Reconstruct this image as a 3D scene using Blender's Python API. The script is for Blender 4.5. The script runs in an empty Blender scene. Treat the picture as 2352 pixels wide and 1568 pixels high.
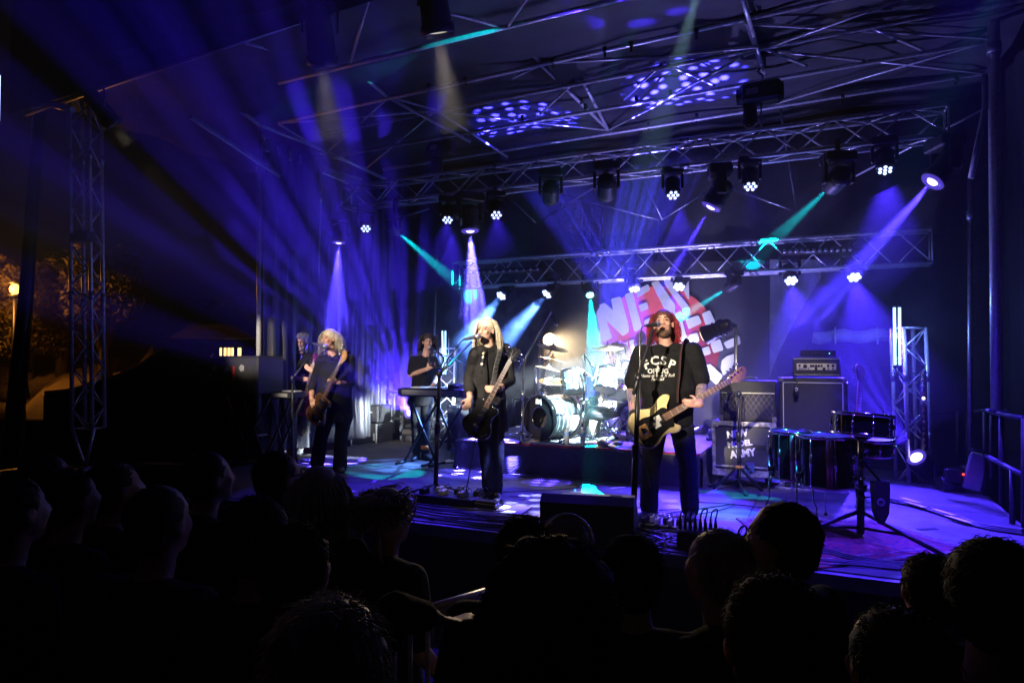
import bpy, math, random
from mathutils import Vector, Matrix, Quaternion, Euler
from math import pi, sin, cos, radians as R
random.seed(7)
S = bpy.context.scene
COL = S.collection
V = Vector

# ------------------------------------------------------------------ camera, world, exposure
FPX, CX, CY, PITCH, YAW = 1535.0, 1176.0, 784.0, math.atan(41/1535), R(25.1)
CAMZ, SZ = 2.15, 0.75                      # camera height and stage floor height above the ground
cam = bpy.data.cameras.new('camera'); camo = bpy.data.objects.new('camera', cam); COL.objects.link(camo)
cam.sensor_width = 36; cam.lens = FPX/2352*36; cam.clip_start = .05; cam.clip_end = 500
camo.location = (0, 0, CAMZ); camo.rotation_euler = (pi/2 + PITCH, 0, YAW)
S.camera = camo
W = bpy.data.worlds.new('World'); S.world = W; W.use_nodes = True
W.node_tree.nodes['Background'].inputs[0].default_value = (.0012, .0010, .0022, 1)   # black night sky
W.node_tree.nodes['Background'].inputs[1].default_value = .4
S.view_settings.view_transform = 'Standard'; S.view_settings.look = 'None'
S.view_settings.exposure = 0; S.view_settings.gamma = 1; S.view_settings.use_curve_mapping = False
cy = S.cycles
cy.use_denoising = True
try: cy.denoiser = 'OPENIMAGEDENOISE'
except Exception: pass
cy.max_bounces = 5; cy.diffuse_bounces = 2; cy.glossy_bounces = 3; cy.transmission_bounces = 4
cy.transparent_max_bounces = 12; cy.volume_bounces = 0
cy.sample_clamp_indirect = 2.0; cy.caustics_reflective = False; cy.caustics_refractive = False
cy.use_light_tree = True
HAZE = 0.002

# ------------------------------------------------------------------ points from the survey of the photograph
_RM = Euler((pi/2 + PITCH, 0, YAW)).to_matrix()
CAM = V((0, 0, CAMZ))
AX = _RM @ V((0, 0, -1)); RT = _RM @ V((1, 0, 0)); UP = _RM @ V((0, 1, 0))
def ray(px, py): return _RM @ V(((px-CX)/FPX, (CY-py)/FPX, -1))
def P(px, py, y=None, z=None, x=None, d=None):
    r = ray(px, py)
    if y is not None: t = y/r.y
    elif z is not None: t = (z-CAMZ)/r.z
    elif x is not None: t = x/r.x
    else: t = d
    return CAM + r*t
def F(px, py, h=0): return P(px, py, z=SZ) + V((0, 0, h))   # h above the point of the stage floor seen at px, py
def depth(p): return (V(p)-CAM).dot(AX)
def ground_at(px, d):                       # ground position under a column of the picture at a given depth
    p = P(px, 800, d=d); return V((p.x, p.y, 0))

# ------------------------------------------------------------------ mesh builder
def frame(ax):
    ax = V(ax).normalized()
    t = V((0, 0, 1)) if abs(ax.z) < .9 else V((1, 0, 0))
    u = t.cross(ax).normalized(); v = ax.cross(u)
    return u, v, ax
class MB:
    def __init__(s): s.v = []; s.f = []; s.sm = []; s.mi = []; s.m = 0
    def face(s, idx, smooth=False): s.f.append(idx); s.sm.append(smooth); s.mi.append(s.m)
    def box(s, c, size, M=None, taper=1.0, bev=0):
        c = V(c); hx, hy, hz = [k/2 for k in size]
        if bev:
            b = min(bev, hx*.9, hy*.9, hz*.9); o = len(s.v)
            rings = []
            for (zz, ins) in ((-hz, b), (-hz+b, 0), (hz-b, 0), (hz, b)):
                t = taper if zz > 0 else 1
                X, Y = (hx-ins)*t, (hy-ins)*t; bb = b if ins == 0 else b*.4
                ring = [(-X+bb, -Y), (X-bb, -Y), (X, -Y+bb), (X, Y-bb), (X-bb, Y), (-X+bb, Y), (-X, Y-bb), (-X, -Y+bb)]
                rings.append([V((p[0], p[1], zz)) for p in ring])
            for ring in rings:
                for p in ring: s.v.append(tuple(c + (M @ p if M else p)))
            for k in range(3):
                for i in range(8):
                    j = (i+1) % 8; s.face((o+k*8+i, o+k*8+j, o+k*8+8+j, o+k*8+8+i))
            s.face(tuple(o+i for i in reversed(range(8)))); s.face(tuple(o+24+i for i in range(8)))
            return s
        o = len(s.v)
        for dz in (-1, 1):
            t = taper if dz > 0 else 1
            for (a, b) in ((-1, -1), (1, -1), (1, 1), (-1, 1)):
                p = V((a*hx*t, b*hy*t, dz*hz)); s.v.append(tuple(c + (M @ p if M else p)))
        for q in ((3, 2, 1, 0), (4, 5, 6, 7), (0, 1, 5, 4), (1, 2, 6, 5), (2, 3, 7, 6), (3, 0, 4, 7)):
            s.face(tuple(o+k for k in q))
        return s
    def tube(s, pts, r, n=8, caps=True, flat=1.0, up=None):
        pts = [V(p) for p in pts]; k = len(pts); o = len(s.v)
        rr = r if isinstance(r, (list, tuple)) else [r]*k
        u = None
        for i, p in enumerate(pts):
            if k == 1: break
            t = (pts[min(i+1, k-1)] - pts[max(i-1, 0)])
            if t.length < 1e-9: t = V((0, 0, 1))
            t.normalize()
            if u is None:
                if up is not None: u = V(up).cross(t); 
                if up is None or u.length < 1e-6: u, _, _ = frame(t)
                u.normalize()
            else:
                u = u - t*u.dot(t)
                if u.length < 1e-6: u, _, _ = frame(t)
                u.normalize()
            v = t.cross(u)
            for j in range(n):
                a = 2*pi*j/n; s.v.append(tuple(p + (u*cos(a) + v*sin(a)*flat)*rr[i]))
        for i in range(k-1):
            for j in range(n):
                jj = (j+1) % n
                s.face((o+i*n+j, o+i*n+jj, o+(i+1)*n+jj, o+(i+1)*n+j), True)
        if caps:
            s.face(tuple(o+j for j in reversed(range(n)))); s.face(tuple(o+(k-1)*n+j for j in range(n)))
        return s
    def lathe(s, prof, org, ax=(0, 0, 1), n=16, caps=True, arc=None, sx=1.0):
        u, v, w = frame(ax); org = V(org); o = len(s.v); k = len(prof)
        for (r, h) in prof:
            for j in range(n):
                a = 2*pi*j/n; s.v.append(tuple(org + u*(cos(a)*r*sx) + v*(sin(a)*r) + w*h))
        for i in range(k-1):
            for j in range(n):
                jj = (j+1) % n; s.face((o+i*n+j, o+i*n+jj, o+(i+1)*n+jj, o+(i+1)*n+j), True)
        if caps:
            if prof[0][0] > 1e-5: s.face(tuple(o+j for j in reversed(range(n))))
            if prof[-1][0] > 1e-5: s.face(tuple(o+(k-1)*n+j for j in range(n)))
        return s
    def ell(s, c, rad, M=None, n=12, m=8):
        c = V(c); o = len(s.v); rad = (rad,)*3 if not isinstance(rad, (tuple, list)) else rad
        for i in range(m+1):
            t = pi*i/m; rr = max(sin(t), 1e-3)
            for j in range(n):
                a = 2*pi*j/n; p = V((cos(a)*rr*rad[0], sin(a)*rr*rad[1], -cos(t)*rad[2]))
                s.v.append(tuple(c + (M @ p if M else p)))
        for i in range(m):
            for j in range(n):
                jj = (j+1) % n; s.face((o+i*n+j, o+i*n+jj, o+(i+1)*n+jj, o+(i+1)*n+j), True)
        s.face(tuple(o+j for j in reversed(range(n)))); s.face(tuple(o+m*n+j for j in range(n)))
        return s
    def cap(s, a, b, r0, r1, n=10):         # round-ended tapered limb
        a, b = V(a), V(b); d = b-a; L = d.length
        if L < 1e-6: return s.ell(a, r0)
        w = d/L; pr = []
        for k in range(4):
            t = k/4*pi/2; pr.append((r0*sin(t)+1e-4, -r0*cos(t)))
        pr.append((r0, 0)); pr.append((r1, L))
        for k in range(1, 5):
            t = k/4*pi/2; pr.append((r1*cos(t)+1e-4, L + r1*sin(t)))
        return s.lathe(pr, a, w, n)
    def prism(s, poly, M, org, th):         # 2-D outline extruded by th along M's z
        o = len(s.v); n = len(poly); org = V(org)
        for z in (-th/2, th/2):
            for (x, y) in poly: s.v.append(tuple(org + M @ V((x, y, z))))
        s.face(tuple(o+i for i in reversed(range(n)))); s.face(tuple(o+n+i for i in range(n)))
        for i in range(n): j = (i+1) % n; s.face((o+i, o+j, o+n+j, o+n+i))
        return s
    def poly(s, pts):
        o = len(s.v); s.v += [tuple(p) for p in pts]; s.face(tuple(range(o, o+len(pts)))); return s
    def loft(s, rings, caps=True, smooth=True):   # rings: lists of equal numbers of points
        o = len(s.v); n = len(rings[0]); k = len(rings)
        for rg in rings: s.v += [tuple(p) for p in rg]
        for i in range(k-1):
            for j in range(n):
                jj = (j+1) % n; s.face((o+i*n+j, o+i*n+jj, o+(i+1)*n+jj, o+(i+1)*n+j), smooth)
        if caps:
            s.face(tuple(o+j for j in reversed(range(n)))); s.face(tuple(o+(k-1)*n+j for j in range(n)))
        return s
    def mesh(s, name, mats=None):
        me = bpy.data.meshes.new(name); me.from_pydata(s.v, [], s.f)
        me.polygons.foreach_set('use_smooth', s.sm)
        mats = mats if isinstance(mats, (list, tuple)) else [mats]
        for m in mats:
            if m: me.materials.append(m)
        if len(mats) > 1: me.polygons.foreach_set('material_index', s.mi)
        me.update(); return me
    def build(s, name, mats, parent=None, loc=None):
        return link(name, s.mesh(name, mats), parent, loc)
def link(name, data, parent=None, loc=None):
    o = bpy.data.objects.new(name, data); COL.objects.link(o)
    if parent is not None:
        o.parent = parent; o.matrix_parent_inverse = Matrix.Translation(-V(parent.location)) if parent.parent is None else parent.matrix_parent_inverse.copy()
        if parent.parent is not None:       # geometry is modelled in world space; undo the chain
            o.matrix_parent_inverse = Matrix.Identity(4)
    if loc is not None: o.location = loc
    return o
def tag(o, label=None, cat=None, group=None, kind=None):
    if label: o['label'] = label
    if cat: o['category'] = cat
    if group: o['group'] = group
    if kind: o['kind'] = kind
    return o
def thing(name, label, cat, loc=(0, 0, 0), group=None):
    o = bpy.data.objects.new(name, None); COL.objects.link(o); o.location = loc; o.empty_display_size = .1
    return tag(o, label, cat, group)
def copy_tree(o, parent=None):
    c = o.copy(); COL.objects.link(c)
    if parent is not None: c.parent = parent
    for ch in o.children: copy_tree(ch, c)
    return c
def T(name, mats, parent, fn):              # one-line part
    m = MB(); fn(m); return m.build(name, mats, parent)

# ------------------------------------------------------------------ materials
def mat(name, col, rough=.5, metal=0.0, noise=0.0, nscale=8.0, bump=0.0, bscale=60.0, emit=None, es=0.0, alpha=None, trans=0.0, col2=None, spec=.5, coat=0.0, sheen=0.0, stretch=None):
    m = bpy.data.materials.new(name); m.use_nodes = True; nt = m.node_tree; N = nt.nodes; Lk = nt.links
    b = N['Principled BSDF']; b.inputs['Base Color'].default_value = (*col, 1); b.inputs['Roughness'].default_value = rough
    b.inputs['Metallic'].default_value = metal; b.inputs['Specular IOR Level'].default_value = spec
    if coat: b.inputs['Coat Weight'].default_value = coat
    if sheen: b.inputs['Sheen Weight'].default_value = sheen
    if trans: b.inputs['Transmission Weight'].default_value = trans
    if alpha is not None: b.inputs['Alpha'].default_value = alpha
    if emit:
        b.inputs['Emission Color'].default_value = (*emit, 1); b.inputs['Emission Strength'].default_value = es
        try: m.cycles.emission_sampling = 'NONE'
        except Exception: pass
    if noise or col2 or bump:
        tc = N.new('ShaderNodeTexCoord'); mp = N.new('ShaderNodeMapping'); Lk.new(tc.outputs['Object'], mp.inputs[0])
        if stretch: mp.inputs['Scale'].default_value = stretch
    if noise or col2:
        nz = N.new('ShaderNodeTexNoise'); nz.inputs['Scale'].default_value = nscale; nz.inputs['Detail'].default_value = 6; nz.inputs['Roughness'].default_value = .62
        Lk.new(mp.outputs[0], nz.inputs['Vector'])
        rp = N.new('ShaderNodeValToRGB'); Lk.new(nz.outputs['Fac'], rp.inputs[0])
        c2 = col2 or tuple(min(1, c*(1+noise)) for c in col); c1 = col if col2 else tuple(c*(1-noise) for c in col)
        rp.color_ramp.elements[0].position = .36; rp.color_ramp.elements[1].position = .64
        rp.color_ramp.elements[0].color = (*c1, 1); rp.color_ramp.elements[1].color = (*c2, 1)
        Lk.new(rp.outputs[0], b.inputs['Base Color'])
        mr = N.new('ShaderNodeMapRange'); Lk.new(nz.outputs['Fac'], mr.inputs[0])
        mr.inputs['To Min'].default_value = max(0, rough-.12); mr.inputs['To Max'].default_value = min(1, rough+.12); Lk.new(mr.outputs[0], b.inputs['Roughness'])
    if bump:
        n2 = N.new('ShaderNodeTexNoise'); n2.inputs['Scale'].default_value = bscale; n2.inputs['Detail'].default_value = 5
        Lk.new(mp.outputs[0], n2.inputs['Vector'])
        bp = N.new('ShaderNodeBump'); bp.inputs['Strength'].default_value = bump; bp.inputs['Distance'].default_value = .02
        Lk.new(n2.outputs['Fac'], bp.inputs['Height']); Lk.new(bp.outputs[0], b.inputs['Normal'])
    return m
M = {}
M['alu'] = mat('aluminium', (.74, .74, .76), .36, .4, .15, 30)
M['steel'] = mat('galvanised_steel', (.36, .36, .38), .42, .9, .2, 25)
M['chrome'] = mat('chrome', (.75, .75, .77), .09, 1.0, .05, 20)
M['black_paint'] = mat('black_painted_metal', (.012, .012, .013), .38, 0, .3, 30)
M['black_plastic'] = mat('black_plastic', (.015, .015, .016), .48, 0, .25, 40)
M['black_cloth'] = mat('black_cloth', (.014, .014, .016), .92, 0, .3, 6, .5, 30, sheen=.1)
M['rubber'] = mat('rubber', (.012, .012, .012), .7)
M['cable'] = mat('cable_rubber', (.014, .014, .015), .42)
M['white_paint'] = mat('white_paint', (.75, .75, .74), .45, 0, .08, 12)
M['gaffer'] = mat('white_tape', (.72, .72, .70), .7, 0, .1, 30)
M['paper'] = mat('paper', (.78, .78, .75), .8)
M['glass'] = mat('clear_plastic', (.9, .93, .95), .06, 0, trans=.85)
M['tolex'] = mat('black_vinyl', (.018, .018, .02), .55, 0, .25, 60, .4, 220)
M['led_blue'] = mat('led_blue_lit', (.1, .1, .2), .4, emit=(.45, .55, 1.0), es=2.6)
M['led_core'] = mat('led_tube_lit', (.2, .3, .4), .4, emit=(.42, .72, 1.0), es=2.2)
M['lens_violet'] = mat('lens_violet_lit', (.1, .1, .2), .3, emit=(.62, .52, 1.0), es=3)
M['lens_rim'] = mat('lens_rim_lit', (.05, .04, .12), .25, emit=(.14, .08, .9), es=.5)
M['lens_cyan'] = mat('lens_cyan_lit', (.1, .2, .2), .3, emit=(.35, 1.0, 1.0), es=2.5)
M['lens_warm'] = mat('lens_warm_lit', (.3, .2, .1), .3, emit=(1.0, .80, .50), es=4)
M['lens_dark'] = mat('lens_dark', (.02, .02, .03), .08, coat=.5)
# ------------------------------------------------------------------ more materials for the setting
M['ground'] = mat('asphalt', (.045, .044, .043), .85, 0, .3, 3, .4, 90)
M['deck'] = mat('stage_plywood', (.10, .097, .093), .45, 0, .45, 3.4, .35, 30, stretch=(1, 2.4, 1))
M['rail_steel'] = mat('dull_rail_steel', (.07, .07, .075), .55, .6, .25, 20)
M['deck_trim'] = mat('deck_edge_aluminium', (.33, .32, .33), .45, .6, .2, 10)
M['roof_cloth'] = mat('roof_tarpaulin', (.035, .035, .043), .6, 0, .3, 3, .5, 5)
M['fascia'] = mat('roof_fascia', (.05, .035, .035), .7, 0, .2, 3)
M['tarp'] = mat('side_tarpaulin', (.035, .035, .045), .38, 0, .25, 4, .35, 14, stretch=(1, 1, .15))
M['backcloth'] = mat('backdrop_cloth', (.035, .035, .042), .9, 0, .25, 5, .3, 30)
M['skirt'] = mat('riser_skirt_cloth', (.060, .060, .060), .9, 0, .2, 7, .4, 40)
M['banner_black'] = mat('banner_black', (.03, .03, .045), .75, 0, .2, 4, .9, 3.2)
M['banner_red'] = mat('banner_red', (.42, .035, .04), .7, 0, .15, 6, .9, 3.2)
M['banner_white'] = mat('banner_white', (.62, .63, .66), .7, 0, .06, 6, .9, 3.2)
M['whitecloth'] = mat('pale_tarpaulin', (.42, .42, .44), .55, 0, .2, 5, .6, 22)
M['mesh_net'] = mat('black_scrim', (.02, .02, .024), .85, 0, .3, 9)
M['rug'] = None

# ------------------------------------------------------------------ ground, stage deck
T('ground', M['ground'], None, lambda m: m.box((0, 20, -.1), (150, 150, .2)))['kind'] = 'structure'
SX0, SX1, SY0, SY1 = -6.95, 1.47, 4.96, 9.75
deck = tag(link('stage_floor', (lambda m: (m.box(((SX0+SX1)/2, (SY0+SY1)/2, SZ-.075), (SX1-SX0, SY1-SY0, .09)), m.mesh('stage_floor', M['black_paint']))[1])(MB())), kind='structure')
nx, ny = 4, 4
for i in range(nx):
    for j in range(ny):
        w, h = (SX1-SX0)/nx, (SY1-SY0)/ny
        g = .005
        T('panel', M['deck'], deck, lambda m: m.box((SX0+w*(i+.5), SY0+h*(j+.5), SZ-.016), (w-g, h-g, .032), bev=.002))
T('edge_trim', M['deck_trim'], deck, lambda m: m.box(((SX0+SX1)/2, SY0-.022, SZ-.06), (SX1-SX0+.04, .04, .10), bev=.006))
T('edge_trim', M['deck_trim'], deck, lambda m: m.box((SX1+.022, (SY0+SY1)/2+.02, SZ-.06), (.04, SY1-SY0, .10), bev=.006))
for i in range(8):                          # black skirt along the front, in eight hanging lengths
    w = (SX1-SX0)/8; x0 = SX0+w*i
    def sk(m):
        n = 24; a = []; b = []
        for k in range(n+1):
            x = x0+.004+(w-.008)*k/n; y = SY0-.006+.012*sin(k*1.7+i)
            a.append(V((x, y, SZ-.115))); b.append(V((x, y+.012*sin(k*.8), .01)))
        for k in range(n): m.poly([b[k], b[k+1], a[k+1], a[k]])
    T('skirt', M['black_cloth'], deck, sk)
# left wing floor where the tower stands
wing = T('wing_floor', M['deck'], None, lambda m: m.box((-8.4, 6.3, SZ-.1), (2.8, 2.9, .1)))
wing['kind'] = 'structure'
T('leg', M['steel'], wing, lambda m: [m.tube([(x, y, 0), (x, y, SZ-.15)], .03) for x in (-9.7, -8.4, -7.1) for y in (4.95, 7.6)] and None)

# ------------------------------------------------------------------ pipes helper
def pipe(name, a, b, r, parent, m='alu', n=8):
    return T(name, M[m], parent, lambda mb: mb.tube([a, b], r, n))

# ------------------------------------------------------------------ roof: purlins, rafters, braces, cover
ZR = CAMZ + 3.2
roof = thing('stage_roof', 'dark tarpaulin stage roof on a grid of thin aluminium pipes above the band', 'stage roof', ((SX0+SX1)/2, 7.3, ZR))
YB = dict(B0=4.93, B1=5.75, B2=6.72, B3=7.25, B4=8.0, B5=9.1)
def line(name, y, pts, r=.024, m='alu'):
    q = [P(px, py, y=y) for px, py in pts]
    return T(name, M[m], roof, lambda mb: mb.tube([q[0], q[-1]], r, 8)), q
line('purlin', YB['B0'], [(60, 262), (905, -25)], .03, 'steel')
line('purlin', YB['B1'], [(640, 191), (1500, -20)])
line('purlin', YB['B2'], [(640, 283), (1782, 29), (2100, -42)], .026)
line('purlin', YB['B3'], [(740, 308), (2283, 8)])
line('purlin', YB['B4'], [(751, 362), (2258, 98)], .026)
line('purlin', YB['B5'], [(880, 390), (2262, 168)], .026)
def brace(a, b, r=.016, m='alu', name='brace'):  # a, b = (px, py, purlin key)
    pa, pb = P(a[0], a[1], y=YB[a[2]] if isinstance(a[2], str) else a[2]), P(b[0], b[1], y=YB[b[2]] if isinstance(b[2], str) else b[2])
    return pipe(name, pa, pb, r, roof, m)
for k, (a, b) in enumerate([
    ((765, 117, 'B1'), (890, 223, 'B2')), ((890, 223, 'B2'), (1080, 326, 'B4')), ((1110, 0, 'B1'), (1240, 143, 'B2')),
    ((1240, 146, 'B2'), (1397, 298, 'B5')), ((1336, 182, 'B3'), (1397, 299, 'B5')), ((1703, -10, 'B1'), (1738, 106, 'B3')), ((1712, 45, 'B2'), (1756, 172, 'B4'))]):
    brace(a, b, .022, name='rafter')
for a, b in [
    ((804, 148, 'B1'), (850, -12, 'B0')), ((1010, 25, 'B0'), (1150, 62, 'B1')), ((560, 99, 'B0'), (690, 131, 'B1')), ((1166, 60, 'B1'), (1222, -20, 'B0')),
    ((895, 223, 'B2'), (1006, 254, 'B3')), ((1006, 254, 'B3'), (1180, 276, 'B4')), ((998, 255, 'B3'), (640, 283, 'B2')), ((890, 226, 'B2'), (751, 350, 'B4')),
    ((995, 258, 'B3'), (843, 386, 'B5')), ((1006, 256, 'B3'), (1165, 360, 'B5')), ((1250, 146, 'B2'), (1516, 130, 'B3')), ((1516, 130, 'B3'), (1738, 108, 'B2')),
    ((1139, 197, 'B3'), (1241, 150, 'B2')), ((1520, 148, 'B3'), (1430, 232, 'B4')), ((1533, 148, 'B3'), (1640, 196, 'B4')), ((1319, 189, 'B3'), (1241, 262, 'B4')),
    ((1397, 299, 'B5'), (1508, 242, 'B4')), ((1508, 240, 'B4'), (1700, 134, 'B3')), ((1209, 279, 'B4'), (1397, 299, 'B5')),
    ((1709, 55, 'B2'), (2275, 88, 'B4')), ((1709, 129, 'B3'), (2090, -8, 'B2')), ((1742, 108, 'B3'), (1853, 152, 'B4')), ((1787, 119, 'B3'), (1985, 140, 'B4')),
    ((1996, 61, 'B3'), (2120, 116, 'B4')), ((1996, 139, 'B4'), (2256, 168, 'B5')), ((1775, 240, 'B5'), (2259, 98, 'B4')), ((1738, 108, 'B2'), (1756, 172, 'B4')),
    ((735, 352, 'B4'), (843, 386, 'B5')), ((640, 285, 'B2'), (751, 352, 'B4'))]:
    brace(a, b)
for a, b in [((1139, 427, 9.5), (1232, 513, 9.5)), ((1291, 447, 9.5), (1514, 505, 9.5)), ((1460, 377, 9.3), (1522, 505, 9.5)), ((1522, 503, 9.5), (1630, 436, 9.4)), ((1675, 430, 9.5), (1830, 486, 9.5)),
             ((1790, 240, 9.2), (1830, 486, 9.5)), ((1232, 513, 9.5), (1395, 412, 9.3)), ((900, 505, 9.5), (985, 480, 9.5))]:
    brace(a, b, .015, 'steel')
brace((1951, 412, 9.0), (2259, 250, 7.6), .012)
for (px, py, ykey) in [(1270, 140, 'B2'), (1390, 114, 'B2'), (1450, 102, 'B2'), (1600, 73, 'B2'), (985, 198, 'B2'), (1070, 182, 'B2'), (1200, 271, 'B4'), (1345, 245, 'B4'), (1462, 226, 'B4'), (1540, 213, 'B4'), (1490, 286, 'B5'), (1600, 267, 'B5'), (1935, 222, 'B5'), (2195, 182, 'B5')]:
    q = P(px, py, y=YB[ykey])
    T('pipe_clip', M['black_paint'], roof, lambda m: (m.lathe([(.034, -.02), (.034, .02)], q, (1, .1, .1), 10), m.box(q+V((0, 0, -.05)), (.02, .02, .07))))
# cover: two sloping sheets with soft sag between the purlins, plus dark front and side fascias
def cover(m):
    xs = [-9.0+.45*i for i in range(25)]; ys = [4.7+.25*j for j in range(22)]
    o = len(m.v)
    for x in xs:
        for y in ys:
            z = ZR + .10 + .035*sin(x*3.07+.4) + .03*cos(y*5.6) + .02*sin(x*1.3+y*2.1) + (.05 if y < 5 else 0)
            m.v.append((x, y, z))
    nY = len(ys)
    for i in range(len(xs)-1):
        for j in range(nY-1): m.face((o+i*nY+j, o+i*nY+j+1, o+(i+1)*nY+j+1, o+(i+1)*nY+j), True)
T('cover', M['roof_cloth'], roof, cover)
def fas(m):
    a0 = P(20, 262, y=4.84); a1 = P(1000, -42, y=4.84)
    n = 12; lo = [a0.lerp(a1, k/n) for k in range(n+1)]
    for k in range(n):
        p, q = lo[k], lo[k+1]
        m.poly([p, q, q+V((0, .02, 2.3)), p+V((0, .02, 2.3))])
T('front_fascia', M['fascia'], roof, fas)
# left eave: front outrigger arm, side beam and edge pipe
for a, b, r in [((410, 150, 5.47), (597, 288, 6.74), .03), ((440, 158, 5.6), (600, 290, 6.74), .018), ((597, 288, 6.74), (735, 341, 7.9), .028), ((735, 341, 7.9), (905, 421, 9.3), .026), ((600, 310, 6.9), (735, 385, 8.0), .02), ((735, 385, 8.0), (830, 412, 8.75), .02)]:
    brace(a, b, r, name='eave_pipe')
def flatbeam(px0, py0, y0, px1, py1, y1, h, m='steel'):
    a, b = P(px0, py0, y=y0), P(px1, py1, y=y1)
    d = (b-a).normalized(); s = d.cross(V((0, 0, 1))).normalized(); u = s.cross(d)
    Mx = Matrix((d, s, u)).transposed()
    return T('side_beam', M[m], roof, lambda mm: mm.box((a+b)/2, ((b-a).length, .05, h), Mx, bev=.008))
flatbeam(437, 268, 5.5, 643, 405, 6.9, .07)
flatbeam(598, 332, 6.85, 700, 372, 7.7, .14)
flatbeam(740, 388, 8.0, 828, 428, 8.75, .13)

# ------------------------------------------------------------------ posts of the stage frame
def post(label, px, y, py_top, py_bot, r, m='alu'):
    a, b = P(px[0], py_top, y=y), P(px[1], py_bot, y=y)
    o = thing('roof_post', label, 'post', b)
    T('pipe', M[m], o, lambda mm: mm.tube([a, b], r, 10))
    T('foot_plate', M['steel'], o, lambda mm: mm.box(b+V((0, 0, .012)), (.16, .16, .024), bev=.004))
    T('collar', M['steel'], o, lambda mm: mm.lathe([(r+.012, -.05), (r+.014, 0), (r+.012, .05)], a.lerp(b, .12), (0, 0, 1), 12))
    return o
post('tall slim roof post left of the blue tarpaulin, behind the keyboard rack', (597, 594), 6.9, 300, F(594, 1005).z and 1000, .036)
post('roof post beside the grey haired man in the dark shirt', (737, 716), 8.0, 385, 985, .034)
post('thin roof post standing behind the blond guitarist', (806, 785), 8.75, 480, 985, .03, 'steel')
post('thin dark post rising behind the keyboard player', (1004, 992), 9.6, 540, 985, .02, 'steel')
post('thin grey post at the back right, left of the thick pole', (2229, 2228), 8.6, 415, 1075, .026, 'steel')
post('thick bright roof pole at the right edge of the stage', (2282, 2290), 7.8, 0, 945, .052)
for px0, px1, y in [(2262, 2230, 7.7)]:
    o = tag(T('roof_post', M['steel'], None, lambda m: m.tube([P(px0, 172, y=y), P(2263, 246, y=y), P(px1, 410, y=y)], .028, 8)), 'bent grey brace pipe hanging under the right end of the roof', 'post')

# ------------------------------------------------------------------ trusses
def box_truss(name, label, A, B, w, h, bays, wdir, r=.024, rb=.010, group=None, end_caps=True):
    """A, B: ends of the top front chord; w along wdir (horizontal), h downwards"""
    A, B = V(A), V(B); wd = V(wdir).normalized()*w; hd = V((0, 0, -h)) if abs((B-A).normalized().z) < .7 else None
    o = thing(name, label, 'truss', (A+B)/2, group)
    if hd is None:
        ax = (B-A).normalized(); hd = ax.cross(wd).normalized()*h
    C = [V((0, 0, 0)), wd, wd+hd, hd]
    for c in C: pipe('chord', A+c, B+c, r, o)
    for fce in range(4):
        c0, c1 = C[fce], C[(fce+1) % 4]
        for k in range(bays):
            a, b = A.lerp(B, k/bays), A.lerp(B, (k+1)/bays)
            if (k+fce) % 2: pipe('brace', a+c0, b+c1, rb, o, n=6)
            else: pipe('brace', a+c1, b+c0, rb, o, n=6)
        for k in ((0, bays) if end_caps else ()) :
            a = A.lerp(B, k/bays); pipe('end_bar', a+c0, a+c1, rb*1.1, o, n=6)
    for k in (bays//3, 2*bays//3):          # spigot joints
        a = A.lerp(B, (k+.5)/bays)
        for c in C: T('coupler', M['steel'], o, lambda m: m.lathe([(r*1.25, -.05), (r*1.25, .05)], a+c, B-A, 10))
    return o
midA, midB = P(783, 438, y=7.6), P(2178, 226, y=7.6)
midA.z = midB.z = (midA.z+midB.z)/2
TM = box_truss('lighting_truss', 'long aluminium box truss under the roof carrying the upper row of moving lights', midA, midB, .24, .29, 22, (0, 1, 0), r=.026)
bakA, bakB = P(1040, 606, y=9.25), P(2140, 521, y=9.25)
bakA.z = bakB.z = (bakA.z+bakB.z)/2
TB = box_truss('lighting_truss', 'lower aluminium truss in front of the banner carrying the back row of lamps', bakA, bakB, .22, .40, 18, (0, 1, 0), r=.024)
# tower at far left (stands free of the roof, on a pointed foot)
ta, tb = P(166, 985, y=4.95), P(158, 60, y=4.95)
tow = box_truss('truss_tower', 'tall free standing truss tower with pointed foot at the far left', ta, tb, .235, .235, 20, (RT.x, RT.y, 0), r=.024, rb=.010)
ft = P(196, 1072, y=4.95)
for q in ((166, 985), (216, 985)): pipe('foot_strut', P(*q, y=4.95), ft, .02, tow)
T('foot', M['steel'], tow, lambda m: (m.box(ft+V((0, 0, -.03)), (.12, .12, .07), bev=.01),))
T('clamp_box', M['black_paint'], tow, lambda m: m.box(P(190, 545, y=4.86), (.30, .12, .11), bev=.01))
T('clamp_box', M['black_paint'], tow, lambda m: m.box(P(188, 818-285, y=4.85), (.14, .1, .05), bev=.01))
for a, b in [((160, 65), (205, 82)), ((205, 82), (190, 108)), ((240, 35), (272, 70))]: pipe('outrigger_arm', P(*a, y=4.95), P(*b, y=4.9), .022, tow)
T('outrigger_arm', M['alu'], tow, lambda m: m.tube([P(100, 235, y=4.9), P(168, 252, y=4.95)], .04))
# totem behind the keyboard player and totem at back right
t1a, t1b = P(1000, 1032, y=9.25), P(1012, 800, y=9.25)
tot1 = box_truss('truss_totem', 'short upright truss with a lit tube behind the keyboard player', t1a, t1b, .24, .24, 7, (RT.x, RT.y, 0), r=.022, rb=.009)
t2a, t2b = P(2088, 1118, y=8.75), P(2076, 752, y=8.75)
tot2 = box_truss('truss_totem', 'upright truss totem at the back right beside the tall blue light tube', t2a, t2b, .25, .25, 8, (RT.x, RT.y, 0), r=.022, rb=.009)

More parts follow.
